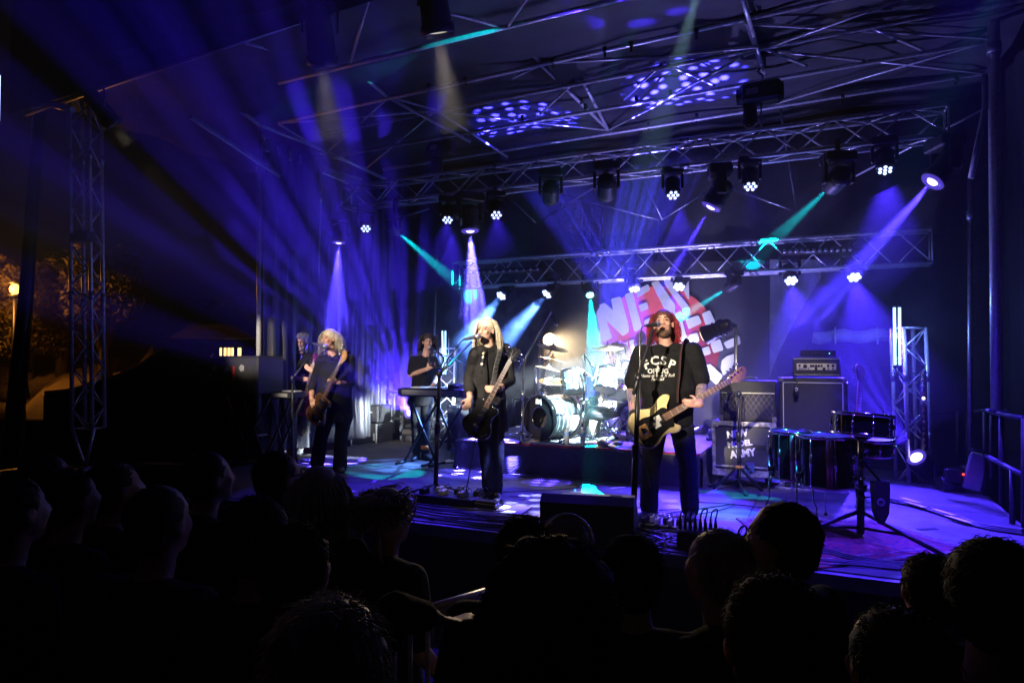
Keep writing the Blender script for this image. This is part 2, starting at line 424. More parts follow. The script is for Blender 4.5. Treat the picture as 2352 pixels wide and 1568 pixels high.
# ------------------------------------------------------------------ back cloth, side tarpaulin, right scrim
def pleat(name, label, cat, a, b, z0, z1, amp, nf, m, seg=8, parent=None):
    def fn(mb):
        n = nf*seg; a3, b3 = V(a), V(b); d = (b3-a3); nn = V((-d.y, d.x, 0)).normalized()
        rows = 6; o = len(mb.v)
        for i in range(n+1):
            t = i/n; f = amp*(sin(2*pi*nf*t)+.5*sin(2*pi*nf*.37*t+1.1)+.3*sin(2*pi*nf*2.3*t))
            for k in range(rows+1):
                s = k/rows; p = a3 + d*t + nn*(f*(.55+.45*(1-s))+.02*sin(k*2.1+t*17))
                mb.v.append((p.x, p.y, z0+(z1-z0)*s))
        for i in range(n):
            for k in range(rows): mb.face((o+i*(rows+1)+k, o+(i+1)*(rows+1)+k, o+(i+1)*(rows+1)+k+1, o+i*(rows+1)+k+1), True)
    return tag(T(name, M[m], parent, fn), label, cat)
pleat('backdrop_curtain', 'dark cloth wall closing the back of the stage behind the banner', 'curtain', (-6.9, 9.98, 0), (2.0, 9.98, 0), SZ-.2, ZR+.1, .03, 16, 'backcloth')
pleat('side_tarpaulin', 'loose pleated tarpaulin on the left side of the stage lit blue', 'tarpaulin', (-7.02, 6.9, 0), (-6.95, 9.9, 0), SZ+.1, ZR-.1, .045, 14, 'tarp')
pleat('side_scrim', 'black mesh closing the right side of the stage beyond the railing', 'scrim', (1.9, 9.9, 0), (2.05, 6.0, 0), .05, ZR+.1, .03, 10, 'mesh_net')
# pale sheet of tarpaulin right of the banner, and the rolled sheet tied along the rail
def sheet(m):
    c = [(1768, 598), (1800, 596), (1880, 600), (1905, 640), (1830, 740), (1778, 868)]
    o = len(m.v); n = 14
    lo, hi = [], []
    for k in range(n+1):
        t = k/n; ytop = 596+ (t*.5)*0; px = 1768 + 118*t
        bot = 868 - 230*t**.8
        for j in range(11):
            s = j/10; q = P(px, ytop+(bot-ytop)*s, y=9.78+.03*sin(k*2.2+j*.7)+.015*sin(j*3.1)); m.v.append(tuple(q))
    for k in range(n):
        for j in range(10): m.face((o+k*11+j, o+k*11+j+1, o+(k+1)*11+j+1, o+(k+1)*11+j), True)
tag(T('tarpaulin_sheet', M['whitecloth'], None, sheet), 'pale crumpled tarpaulin sheet hanging right of the round banner', 'tarpaulin')
def roll(m):
    pts = [P(1866+18*k, 774+3*sin(k*1.3)-.4*k, y=9.6) for k in range(11)]
    m.tube(pts, [.075, .088, .08, .086, .09, .082, .088, .084, .09, .08, .07], 10)
ro = tag(T('tarpaulin_roll', M['whitecloth'], None, roll), 'pale rolled up tarpaulin tied along the back rail behind the amplifier', 'tarpaulin')
for px in (1918, 2015): T('strap', M['white_paint'], ro, lambda m: m.tube([P(px+1, 790, y=9.5), P(px, 772, y=9.49), P(px, 752, y=9.58)], .012, 6))

# ------------------------------------------------------------------ guard rails
def rail(label, corners, uprights, r=.024, m='rail_steel'):
    q = [P(px, py, y=y) for px, py, y in corners]
    o = thing('guard_rail', label, 'railing', q[0])
    for a, b in zip(q, q[1:]): pipe('rail_bar', a, b, r, o, m)
    for (px, p0, p1, y) in uprights: pipe('upright', P(px, p0, y=y), P(px, p1, y=y), r*.9, o, m)
    return o
rail('grey guard rail at the back left behind the road case', [(808, 897, 9.6), (1055, 903, 9.6)], [(822, 897, 985, 9.6), (928, 899, 1022, 9.6)])
rail('lower grey guard rail at the back left below the upper bar', [(815, 960, 9.6), (1050, 963, 9.6)], [(905, 900, 955, 9.62)])
rail('grey guard rail behind the drum kit', [(1180, 915, 9.65), (1240, 915, 9.65), (1240, 988, 9.65), (1180, 988, 9.65), (1180, 915, 9.65)], [(1155, 935, 988, 9.65)])
rail('grey guard rail at the back right behind the totem', [(2050, 1070, 9.6), (2050, 943, 9.6), (2228, 945, 9.6)], [(2095, 945, 1070, 9.6), (2222, 945, 1085, 9.5), (2200, 945, 1080, 9.55)])
rail('side guard rail with a sloping brace at the right edge of the stage', [(2222, 948, 9.2), (2262, 943, 8.5), (2352, 962, 6.6)], [(2262, 945, 1150, 8.4), (2300, 952, 1160, 7.6), (2352, 960, 1210, 6.6), (2278, 945, 1100, 8.2)])
rail('sloping lower brace of the right side railing', [(2265, 1046, 8.2), (2352, 1092, 6.6)], [(2325, 1078, 1215, 7.0)])

# ------------------------------------------------------------------ drum riser with black cloth skirt
rA, rB = F(1049, 1074), F(1602, 1112)
RY = 7.52; RX0, RX1, RH = rA.x, -1.25, .37
riser = thing('drum_riser', 'low drum riser with dark cloth skirt and pale carpet on top', 'riser', ((RX0+RX1)/2, RY+1, SZ))
M['riser_top'] = mat('riser_carpet', (.38, .32, .34), .9, 0, .3, 14, .4, 120)
M['red_edge'] = mat('red_edge_tape', (.55, .02, .03), .6)
T('deck', M['riser_top'], riser, lambda m: m.box(((RX0+RX1)/2, RY+1.0, SZ+RH-.03), (RX1-RX0, 2.0, .06), bev=.006))
T('edge_strip', M['red_edge'], riser, lambda m: m.box(((RX0+.55+RX1)/2, RY-.006, SZ+RH-.012), (RX1-RX0-.55, .012, .02)))
def rsk(m):
    def side(a, b, ph, n=60):
        o = len(m.v); d = V(b)-V(a); nn = V((d.y, -d.x, 0)).normalized()
        for i in range(n+1):
            t = i/n; p = V(a)+d*t
            for k in range(7):
                s = k/6; off = .012+.018*s*sin(t*9+ph)+.02*s*s*sin(t*23+ph+s*2)+.012*sin(s*5+t*14)+.03*s*s
                q = p + nn*off; m.v.append((q.x, q.y, SZ+RH-.03-(RH-.036)*s))
        for i in range(n):
            for k in range(6): m.face((o+i*7+k, o+i*7+k+1, o+(i+1)*7+k+1, o+(i+1)*7+k), True)
    side((RX0, RY, 0), (RX1, RY, 0), .3); side((RX0, RY+2, 0), (RX0, RY, 0), 1.4, 30); side((RX1, RY, 0), (RX1, RY+2, 0), 2.2, 30)
T('skirt', M['skirt'], riser, rsk)

# ------------------------------------------------------------------ banner with the round emblem and the three rows of lettering
def bn(x, y): return (1323+.19925*x, 606.4+.19925*y)
ban = thing('banner', 'big black banner with red disc and stretched white block letters behind the drums', 'banner', P(1512, 800, y=9.55))
T('cloth', M['banner_black'], ban, lambda m: m.poly([P(1290, 960, y=9.80), P(1770, 985, y=9.80), P(1768, 600, y=9.80), P(1300, 600, y=9.80)]))
cc = P(*bn(920, 960), y=9.775)
T('disc', M['banner_red'], ban, lambda m: m.lathe([(.001, 0), (.90, 0), (.90, .004)], cc, (0, -1, 0), 64, caps=False))
def rounded(pts, r=.22):
    out = []; n = len(pts)
    for i in range(n):
        p, a, b = V(pts[i]), V(pts[i-1]), V(pts[(i+1) % n])
        da, db = (a-p), (b-p); k = min(r*min(da.length, db.length), 22)
        p0, p1 = p+da.normalized()*k, p+db.normalized()*k
        for t in (0, .33, .67, 1): out.append((p0*(1-t)**2 + p*2*t*(1-t) + p1*t*t))
    return out
def letters(name, strokes):
    for k, st in enumerate(strokes):
        w = [P(*bn(p[0], p[1]), y=9.755-.0015*(k % 3)) for p in rounded([(x, y) for x, y in st])]
        T(name, M['banner_white'], ban, lambda m: m.poly(list(reversed(w))))
letters('letter_stroke', [
    [(230, 560), (290, 470), (420, 850), (310, 905)], [(265, 470), (330, 445), (605, 690), (610, 785), (540, 830), (350, 650)], [(400, 400), (515, 372), (605, 690), (430, 545)],
    [(560, 350), (650, 315), (765, 740), (672, 785)], [(690, 300), (832, 230), (855, 300), (710, 392)], [(725, 470), (820, 437), (838, 512), (745, 555)], [(780, 650), (905, 590), (935, 650), (800, 735)],
    [(865, 215), (950, 190), (1145, 470), (1140, 615), (1040, 560)], [(1010, 150), (1075, 122), (1128, 172), (1140, 290), (1312, 500), (1300, 540), (1248, 558), (1090, 330), (1020, 230)], [(1232, 290), (1300, 190), (1306, 400), (1290, 405)]])
letters('letter_stroke', [
    [(505, 940), (600, 885), (592, 1100), (525, 1110)], [(610, 880), (745, 850), (755, 1050), (650, 1060)], [(820, 800), (960, 760), (1010, 960), (860, 1000)],
    [(1165, 668), (1228, 660), (1292, 900), (1238, 905)], [(1260, 640), (1412, 588), (1452, 680), (1298, 752)], [(1305, 812), (1400, 788), (1427, 890), (1340, 922)], [(1390, 990), (1532, 944), (1557, 1032), (1420, 1078)],
    [(1450, 570), (1542, 530), (1612, 680), (1500, 722)], [(1545, 905), (1660, 862), (1702, 990), (1585, 1028)], [(1700, 905), (1880, 820), (1902, 920), (1740, 978)]])
letters('letter_stroke', [
    [(60, 1060), (120, 1030), (195, 1290), (100, 1310)], [(92, 975), (152, 960), (182, 1085), (120, 1062)], [(250, 1150), (300, 985), (372, 1010), (330, 1280)], [(420, 1150), (620, 1090), (660, 1300), (480, 1340)],
    [(900, 1250), (1050, 1200), (1110, 1420), (960, 1460)], [(1465, 1180), (1545, 1148), (1695, 1285), (1620, 1395), (1520, 1300)], [(1680, 1110), (1735, 1060), (1848, 1028), (1800, 1205), (1695, 1285), (1668, 1200)]])
LK = 2.5
# ------------------------------------------------------------------ stage lamps (each carries its own light)
VIO, CYA, WARM, BLU = (.055, .020, 1.0), (.0, .62, .72), (1.0, .86, .68), (.055, .022, 1.0)
def gobo_nodes(ld, kind, scale, thr, seed=0.0, hub=0.0):
    ld.use_nodes = True; nt = ld.node_tree; N = nt.nodes; K = nt.links
    em = N.get('Emission') or N.new('ShaderNodeEmission')
    tc = N.new('ShaderNodeTexCoord'); sp = N.new('ShaderNodeSeparateXYZ'); K.new(tc.outputs['Normal'], sp.inputs[0])
    def mth(op, a, b=None):
        n = N.new('ShaderNodeMath'); n.operation = op
        for i, q in enumerate((a, b)):
            if q is None: continue
            if isinstance(q, (int, float)): n.inputs[i].default_value = q
            else: K.new(q, n.inputs[i])
        return n.outputs[0]
    u = mth('DIVIDE', sp.outputs[0], sp.outputs[2]); v = mth('DIVIDE', sp.outputs[1], sp.outputs[2])
    cb = N.new('ShaderNodeCombineXYZ'); K.new(mth('ADD', u, seed*3.17), cb.inputs[0]); K.new(mth('ADD', v, seed*1.71), cb.inputs[1])
    if kind == 'dots':
        vo = N.new('ShaderNodeTexVoronoi'); vo.voronoi_dimensions = '2D'; vo.inputs['Scale'].default_value = scale; vo.inputs['Randomness'].default_value = .55
        K.new(cb.outputs[0], vo.inputs['Vector']); f = vo.outputs['Distance']
        mr = N.new('ShaderNodeMapRange'); mr.interpolation_type = 'SMOOTHSTEP'; K.new(f, mr.inputs[0])
        mr.inputs['From Min'].default_value = thr*.75; mr.inputs['From Max'].default_value = thr*1.25
        mr.inputs['To Min'].default_value = 1; mr.inputs['To Max'].default_value = hub
    else:
        nz = N.new('ShaderNodeTexNoise'); nz.inputs['Scale'].default_value = scale; nz.inputs['Detail'].default_value = 2
        K.new(cb.outputs[0], nz.inputs['Vector'])
        mr = N.new('ShaderNodeMapRange'); mr.interpolation_type = 'SMOOTHSTEP'; K.new(nz.outputs['Fac'], mr.inputs[0])
        mr.inputs['From Min'].default_value = thr; mr.inputs['From Max'].default_value = thr+.12
        mr.inputs['To Min'].default_value = hub; mr.inputs['To Max'].default_value = 1
    K.new(mr.outputs[0], em.inputs['Strength'])
def spot(parent, loc, target, col, power, ang, blend=.3, rad=.03, gobo=None):
    ld = bpy.data.lights.new('lamp_light', 'SPOT'); ld.color = col; ld.energy = power*LK; ld.spot_size = R(ang); ld.spot_blend = blend; ld.shadow_soft_size = rad
    o = bpy.data.objects.new('lamp_light', ld); COL.objects.link(o)
    o.matrix_world = Matrix.Translation(V(loc)) @ (V(loc)-V(target)).to_track_quat('Z', 'Y').to_matrix().to_4x4()
    if gobo: gobo_nodes(ld, *gobo)
    o.parent = parent; o.matrix_parent_inverse = parent.matrix_world.inverted() if parent.parent else Matrix.Translation(-V(parent.location))
    return o
def clamp(parent, p, top):                  # hook clamp between a lamp and the chord above
    T('clamp', M['black_paint'], parent, lambda m: (m.box((V(p)+V(top))/2, (.05, .05, (V(top)-V(p)).length+.02)), m.lathe([(.036, -.025), (.036, .025)], top, (1, 0, 0), 10)))
def yoke_parts(o, c, d, size, top, base=True):
    """moving-head anatomy: base box, two yoke arms, barrel head along d"""
    d = V(d).normalized(); s = d.cross(V((0, 0, 1)))
    if s.length < .1: s = V((RT.x, RT.y, 0))
    s.normalize()
    w = size
    piv = V(c) - d*w*.85
    if base:
        up = V((0, 0, 1)) if top is None else (V(top)-piv).normalized()
        bz = piv + V((0, 0, w*1.05 if top is not None else -w*1.25))
        Mx = Matrix((s, V((0, 0, 1)).cross(s), V((0, 0, 1)))).transposed()
        T('base', M['black_plastic'], o, lambda m: m.box(bz, (w*1.5, w*1.1, w*.55), Mx, bev=w*.08))
        for k in (-1, 1):
            T('yoke_arm', M['black_plastic'], o, lambda m: m.box((piv+bz)/2+s*k*w*.68, (w*.18, w*.5, abs(bz.z-piv.z)+w*.5), Mx, bev=w*.05))
        if top is not None: clamp(o, bz+V((0, 0, w*.2)), top)
    T('head', M['black_plastic'], o, lambda m: m.lathe([(w*.30, -w*.62), (w*.46, -w*.5), (w*.52, -w*.1), (w*.50, w*.3), (w*.55, w*.55), (w*.52, w*.84)], piv, d, 18))
    for k in range(3):
        T('cooling_ring', M['black_paint'], o, lambda m: m.lathe([(w*.53, -.006), (w*.56, 0), (w*.53, .006)], piv-d*w*(.15+.14*k), d, 18, caps=False))
def moving_head(label, pos, target, col, power, ang, gobo=None, size=.18, top=None, lit='lens_violet', rim=True, lens=.42, blend=.25, name='moving_head', extra=None):
    pos = V(pos); d = (V(target)-pos).normalized()
    o = thing(name, label, 'stage light', pos)
    yoke_parts(o, pos, d, size, top)
    if power:
        ring = T('lens_ring', M['lens_rim'] if rim else M['lens_dark'], o, lambda m: m.lathe([(size*.50, 0), (size*.50, .008), (size*lens*.7, .014)], pos, d, 20, caps=False))
        T('lens_glass', M['lens_rim'] if rim else M['lens_dark'], o, lambda m: m.lathe([(size*.49, .0), (.002, .003)], pos, d, 24, caps=False))
        T('lens', M[lit], o, lambda m: m.lathe([(size*lens*.60, .0), (size*lens*.52, size*.06), (size*lens*.3, size*.10), (.002, size*.12)], pos, d, 16, caps=False))
        spot(o, pos+d*(size*.26), target, col, power, ang, blend, .02, gobo)
    else:
        T('lens', M['lens_dark'], o, lambda m: m.lathe([(size*.48, 0), (size*.4, size*.05), (.002, size*.09)], pos, d, 18, caps=False))
    if extra: spot(o, pos+d*(size*.16), *extra)
    return o
def led_par(label, pos, target, power, top=None, size=.16, col=BLU, ang=46, bright=False, gobo=None):
    pos = V(pos); d = (V(target)-pos).normalized(); o = thing('led_par', label, 'stage light', pos)
    yoke_parts(o, pos, d, size, top)
    T('face', M['lens_dark'], o, lambda m: m.lathe([(size*.5, 0), (size*.48, .006), (.002, .008)], pos, d, 18, caps=False))
    u, v, w = frame(d); rr = size*.32
    for k in range(7):
        a = k*pi/3; q = pos + d*.012 + ((u*cos(a)+v*sin(a))*rr if k < 6 else V((0, 0, 0)))
        T('led', M['led_blue'], o, lambda m: m.ell(q, size*(.165 if bright else .11), n=8, m=5))
    if power: spot(o, pos+d*.05, target, col, power, ang, .5, .05, gobo)
    return o
mz = midA.z - .29; YM = 7.6
def mtop(px): q = P(px, 400, y=YM); return V((q.x, YM+.02, mz))
bz_ = bakA.z - .40; YK = 9.25
def btop(px): q = P(px, 560, y=YK); return V((q.x, YK+.02, bz_))
def on(px, py, y): return P(px, py, y=y)

# upper row, hung from the lighting truss, left to right
moving_head('leftmost moving light of the upper truss with violet beam straight down', on(778, 557, YM), P(757, 985, y=7.35), (.075, .045, 1), 20000, 20, ('dots', 10, .22, 0, .02), top=mtop(779))
led_par('seven cell lamp between the leftmost violet moving light and the cyan one', on(840, 524, YM), F(860, 1130), 220, mtop(841))
moving_head('small cyan spotlight on the left of the upper truss', on(913, 532, YM), on(1040, 642, 9.3), CYA, 4500, 7, None, .14, mtop(911), 'lens_cyan', False, .5)
led_par('seven cell lamp just left of the centre violet moving light', on(1028, 504, YM), F(960, 1150), 220, mtop(1029))
moving_head('centre left moving light with violet rays falling straight down behind the singer', on(1080, 530, YM), P(1100, 965, y=7.45), (.09, .07, 1), 52000, 22, ('dots', 10, .22, 3, .02), top=mtop(1081), size=.23)
led_par('seven cell lamp just right of the centre violet moving light', on(1140, 493, YM), F(1210, 1190), 220, mtop(1141))
moving_head('dark unlit moving light left of the middle of the upper truss', on(1265, 462, YM), F(1270, 1000), VIO, 0, 10, top=mtop(1264), size=.19)
moving_head('dark unlit moving light at the middle of the upper truss', on(1393, 452, YM), F(1395, 1000), VIO, 0, 10, top=mtop(1392), size=.20)
led_par('tilted seven cell lamp left of the violet light with its beam to the banner', on(1546, 447, YM), F(1600, 1210), 220, mtop(1542))
moving_head('moving light right of centre with narrow violet beam towards the banner', on(1633, 475, YM), on(1440, 800, 7.35), (.07, .035, 1), 15000, 8, ('dots', 20, .27, 5, .05), top=mtop(1650), size=.22)
led_par('seven cell lamp below the black hoist on the upper truss', on(1724, 427, YM), F(1800, 1230), 260, mtop(1722))
moving_head('cyan spotlight on the right part of the upper truss', on(1908, 428, YM), on(1768, 560, 9.2), CYA, 2600, 7, None, .2, mtop(1925), 'lens_cyan', False, .3)
led_par('rightmost seven cell lamp of the upper truss', on(2033, 389, YM), F(2080, 1230), 300, mtop(2028))
moving_head('rightmost moving light of the upper truss with long violet beam', on(2142, 417, YM), on(1765, 840, 6.95), (.05, .028, 1), 24000, 12, ('dots', 17, .25, 9, .04), top=mtop(2150), size=.22)
# lower row, hung from the back truss
def back(label, px, py, tx, ty, ttype, power, ang, gobo=None, lit='led', **kw):
    return None
led_par('bright back lamp throwing a pale blue beam behind the singer', on(1152, 678, YK), on(1075, 780, 8.6), 2000, btop(1155), .17, (.10, .28, 1.0), 22, True)
led_par('bright back lamp lighting a cloud of smoke left of the drums', on(1257, 674, YK), on(1140, 800, 8.6), 2000, btop(1260), .17, (.10, .25, 1.0), 20, True, ('noise', 5, .42, 2, .25))
moving_head('bright cyan back lamp above the left of the drum kit', on(1355, 678, YK), on(1372, 860, 8.2), CYA, 6500, 13, None, .16, btop(1355), 'lens_cyan', False, .62)
led_par('bright back lamp in front of the white lettering, left of two', on(1457, 662, YK), F(1500, 1080), 900, btop(1457), .17, BLU, 50, True)
led_par('bright back lamp in front of the white lettering, right of two', on(1560, 657, YK), F(1480, 1120), 900, btop(1560), .17, BLU, 50, True)
moving_head('small cyan back lamp right of the red disc', on(1672, 661, YK), on(1600, 705, 9.6), CYA, 8000, 9, None, .14, btop(1674), 'lens_cyan', False, .55)
led_par('bright back lamp above the pale tarpaulin sheet', on(1817, 643, YK), F(1900, 1150), 900, btop(1817), .17, BLU, 50, True)
led_par('rightmost bright back lamp on the lower truss', on(1962, 635, YK), F(2080, 1160), 1300, btop(1962), .17, BLU, 50, True)
# unlit batten strips on the lower truss
for lab, (a, b) in (('row of small unlit cells on the right of the lower truss', ((1796, 578), (1960, 573))), ('row of small unlit cells on the left of the lower truss', ((1062, 627), (1245, 618)))):
    pa, pb = on(*a, 9.1), on(*b, 9.1); o = thing('light_batten', lab, 'stage light', (pa+pb)/2)
    T('housing', M['black_paint'], o, lambda m: m.tube([pa, pb], .045, 4))
    for k in range(12):
        q = pa.lerp(pb, (k+.5)/12) + V((0, -.04, 0)); T('cell', M['steel'], o, lambda m: m.lathe([(.026, 0), (.022, -.008), (.003, -.01)], q, (0, 1, 0), 8, caps=False))
# floor moving heads
moving_head('floor moving light behind the keyboard player fanning violet rays to the upper left', on(941, 948, 9.3), P(520, 245, d=4.6), VIO, 44000, 33, ('dots', 12.5, .21, 1, .0), size=.2, blend=.15)
moving_head('floor moving light at the foot of the right totem with big glowing lens', on(2105, 1050, 8.7), on(1640, 520, 6.6), VIO, 5000, 30, ('dots', 12, .27, 4, 0), size=.21, lens=.55)
moving_head('floor moving light hidden behind the drum kit, left, throwing dots on the roof', P(1330, 985, y=9.5), P(1560, 205, z=ZR+.08), (.05, .042, 1), 70000, 17, ('dots', 26, .22, 2, .012), size=.2)
moving_head('floor moving light hidden behind the drum kit, right, throwing dots on the roof', P(1600, 985, y=9.5), P(1212, 285, z=ZR+.08), (.05, .042, 1), 66000, 17, ('dots', 26, .22, 7, .012), size=.2)

# ------------------------------------------------------------------ front profile cans hung on the roof edge
def par_can(label, lens, target, size, power, ang, hang):
    lens = V(lens); d = (V(target)-lens).normalized(); o = thing('par_can', label, 'stage light', lens)
    T('barrel', M['black_paint'], o, lambda m: m.lathe([(size*.3, -size*2.1), (size*.42, -size*1.9), (size*.46, -size*1.2), (size*.5, -size*.3), (size*.56, -size*.28), (size*.56, 0), (size*.5, .002), (size*.48, -size*.2)], lens, d, 22))
    T('lens', M['lens_warm2'], o, lambda m: m.lathe([(size*.47, -size*.15), (.002, -size*.1)], lens, d, 20, caps=False))
    s = d.cross(V((0, 0, 1))).normalized(); piv = lens - d*size*1.0
    for k in (-1, 1):
        T('bracket', M['black_paint'], o, lambda m: m.tube([piv+s*k*size*.6, piv+s*k*size*.62+V((0, 0, size*.9)), V(hang)+V((0, 0, -.08))], .014, 6))
    T('hook', M['black_paint'], o, lambda m: m.tube([V(hang)+V((0, 0, -.1)), V(hang)+V((.05, 0, -.03)), V(hang)+V((.03, 0, .04)), V(hang)+V((-.04, 0, .02))], .014, 6))
    T('cable', M['cable'], o, lambda m: m.tube([lens-d*size*2.1, lens-d*size*2.3+V((.04, 0, -.1)), lens-d*size*2.2+V((.12, 0, .1)), V(hang)], .008, 6))
    spot(o, lens+d*.02, target, WARM, power, ang, .6, .06)
    return o
M['lens_warm2'] = mat('profile_lens_lit', (.2, .18, .15), .2, emit=(1, .9, .7), es=.6)
EY = 5.0
def cl(px, py, tx, ty, label, power, ang, size=.27):
    lens = P(px, py, y=EY); return par_can(label, lens, F(tx, ty, 1.2), size, power, ang, P(px-25, py-100, y=EY-.02))
cl(742, 148, 820, 1075, 'black profile lamp on the roof edge, the left of the two big ones', 60, 34)
cl(1008, 82, 1130, 1150, 'black profile lamp on the roof edge, the right of the two big ones', 170, 24)
cl(262, 288, 690, 1060, 'faintly glowing small lamp at the far left end of the roof edge', 25, 24, .2)
for x, tg, lb in ((-1.3, F(1500, 1200, 1.2), 'added unseen black profile lamp on the roof edge straight above the bassist'), (.2, F(1740, 1110, .8), 'added unseen black profile lamp at the right end of the roof edge')):
    ln = V((x, 4.9, ZR-.45)); par_can(lb, ln, tg, .27, 80 if x < 0 else 230, 22 if x < 0 else 24, ln+V((0, 0, .5)))  # out-of-frame cans, added for warm light on the bassist and the amplifiers

for px, tg, col, pw, an, gb, lb in ((-1.5, F(1205, 1155), (.30, .32, 1), 6000, 13, ('dots', 21, .27, 3, .0), 'added unseen moving light on the front roof edge scattering dots by the singer'), (-1.1, F(885, 1083), CYA, 5000, 9, ('noise', 9, .45, 2, .1), 'added unseen cyan moving light on the front roof edge, left'), (1.25, F(1700, 1163), CYA, 1500, 15, ('noise', 9, .44, 6, .05), 'added unseen cyan moving light on the front roof edge, right'), (-.3, P(828, 168, y=6.2), CYA, 600, 5, None, 'added unseen cyan moving light on the front roof edge turned up to the pipes')):
    q = V((px, 4.95, ZR-.35)); moving_head(lb, q, tg, col, pw, an, gb, .2, q+V((0, 0, .42)), 'lens_violet')  # out-of-frame fixtures added for floor dots, cyan patches and the cyan pipe

for px, lb in ((1470, 'added floor lamp, unseen behind the drum kit, shining up at the left of the banner'), (1640, 'added floor lamp, unseen behind the riser, shining up at the right of the banner')):
    q = P(px, 990, y=8.9); led_par(lb, q, P(1490 if px < 1500 else 1580, 770, y=9.75), 75, None, .16, (.66, .62, 1), 62)  # not visible from the camera; added to brighten the banner

# added unseen spots well behind the camera to light the performers from the front
for k, (fx, tg, pw, an) in enumerate(((-2.6, F(1122, 1150, 1.42), 15000, 4.4), (-1.4, F(1535, 1190, 1.35), 10500, 4.8), (-3.6, F(722, 1075, 1.4), 8500, 5.6), (-3.0, F(968, 1055, 1.4), 5500, 3.8), (-4.0, F(686, 1042, 1.35), 8000, 3.2))):
    ln = V((fx, -10, 6.2)); par_can('added unseen profile lamp %s from the added stand behind the crowd' % ('aimed at the singer', 'aimed at the bassist', 'aimed at the left guitarist', 'aimed at the keyboard player', 'aimed at the grey haired man')[k], ln, tg, .26, pw, an, ln+V((0, -.2, .5)))
fs = thing('added_lamp_stand', 'added unseen lamp bar on two tall black legs behind the crowd', 'stand', (-2.5, -10.2, 0))  # unseen bar, added only to carry the front spots
T('crossbar', M['black_paint'], fs, lambda m: m.tube([(-4.4, -10.2, 6.7), (-.6, -10.2, 6.7)], .03))
for x in (-4.3, -.7): T('leg', M['black_paint'], fs, lambda m: m.tube([(x, -10.2, 0), (x, -10.2, 6.7)], .04))

for px, tg, lb in ((-1.25, V((-4.6, 6.6, SZ)), 'left'), (-.1, V((-2.0, 6.1, SZ)), 'middle'), (1.0, V((.4, 6.5, SZ)), 'right')):
    q = V((px, 4.9, ZR-.3)); led_par('added unseen blue wash lamp on the front roof edge above the audience, %s of three' % lb, q, tg, 900, q+V((0, 0, .4)), .17, BLU, 52)  # extra lamps out of frame, added to turn the stage floor bluer

for px, lb in ((1410, 'added unseen floor lamp behind the drum kit shining straight up at the roof pipes'), (1690, 'added unseen floor lamp behind the flight case shining up at the roof pipes')):
    q = P(px, 990, y=9.0); led_par(lb, q, P(1350 if px < 1500 else 1750, 150, z=ZR), 190, None, .16, (.30, .26, 1), 85)  # unseen uplights added so the roof pipes stand out

q = V((-.75, 4.95, ZR-.3)); moving_head('added unseen pale cyan moving light on the front roof edge aimed at the drum kit', q, P(1335, 905, y=8.0), (.5, .95, 1), 9000, 12, None, .18, q+V((0, 0, .4)), 'lens_cyan', False)  # unseen lamp added to brighten the drum fronts
# ------------------------------------------------------------------ materials for the gear
M['shell'] = mat('silver_drum_shell', (.6, .6, .63), .2, .85, .35, 3.2, stretch=(6, 6, 6))
M['shell_dark'] = mat('grey_burst_drum_shell', (.16, .15, .16), .22, .6, .5, 3.0)
M['shell_black'] = mat('black_gloss_drum_shell', (.008, .008, .009), .12, 0, .2, 5, coat=.6)
M['shell_spark'] = mat('copper_sparkle_strip', (.40, .26, .19), .35, .6, .6, 160)
M['skin_white'] = mat('drum_head_white', (.72, .72, .70), .45, 0, .05, 10)
M['skin_black'] = mat('drum_head_black', (.005, .005, .006), .7, spec=.1)
M['bronze'] = mat('cymbal_bronze', (.78, .66, .44), .38, 1.0, .15, 12)
M['grille'] = mat('amp_grille_cloth', (.030, .028, .034), .9, 0, .4, 140)
M['trim_white'] = mat('amp_trim_white', (.6, .58, .5), .6)
M['case_edge'] = mat('worn_case_edge', (.50, .50, .48), .45, .3, col2=(.14, .13, .12), nscale=22)
M['case_panel'] = mat('scuffed_case_panel', (.022, .023, .028), .6, 0, col2=(.05, .05, .056), nscale=5)
M['panel_cream'] = mat('amp_panel_cream', (.62, .60, .54), .45, 0, .05, 20)
M['gtr_cream'] = mat('cream_lacquer', (.66, .52, .24), .28, 0, .08, 6, coat=.4)
M['gtr_black'] = mat('black_lacquer', (.010, .010, .012), .12, 0, coat=.7)
M['gtr_brown'] = mat('walnut_lacquer', (.055, .025, .012), .2, 0, .4, 8, coat=.5)
M['gtr_purple'] = mat('purple_lacquer', (.10, .01, .09), .2, 0, .3, 8, coat=.5)
M['maple'] = mat('maple', (.42, .22, .08), .35, 0, .25, 18, stretch=(1, 8, 1))
M['rosewood'] = mat('rosewood', (.17, .075, .04), .45, 0, .3, 20)
M['yellow'] = mat('yellow_plastic', (.75, .42, .03), .5)
M['orange'] = mat('orange_band', (.85, .22, .02), .6)
M['towel'] = mat('pale_blue_towel', (.50, .58, .66), .95, 0, .15, 20, .8, 90)
M['red_led'] = mat('red_indicator_lit', (.2, 0, 0), .4, emit=(1, .04, .02), es=4)
M['green_led'] = mat('green_indicator_lit', (0, .2, .05), .4, emit=(.1, 1, .3), es=3)
M['amber_bulb'] = mat('amber_bulb', (.35, .16, .06), .3)
M['key_white'] = mat('piano_keys', (.65, .65, .63), .35)
M['water'] = mat('water_bottle', (.82, .88, .92), .08, 0, trans=.7)
M['blue_label'] = mat('bottle_label', (.10, .22, .5), .5)
M['rugm'] = mat('oriental_rug', (.36, .035, .05), .95, 0, col2=(.03, .015, .06), nscale=26, bump=.4, bscale=120)
M['rug_pale'] = mat('rug_border', (.30, .24, .22), .95, 0, col2=(.06, .02, .05), nscale=30)
M['grey_lid'] = mat('pale_grey_plastic', (.30, .30, .31), .6, 0, .1, 8)
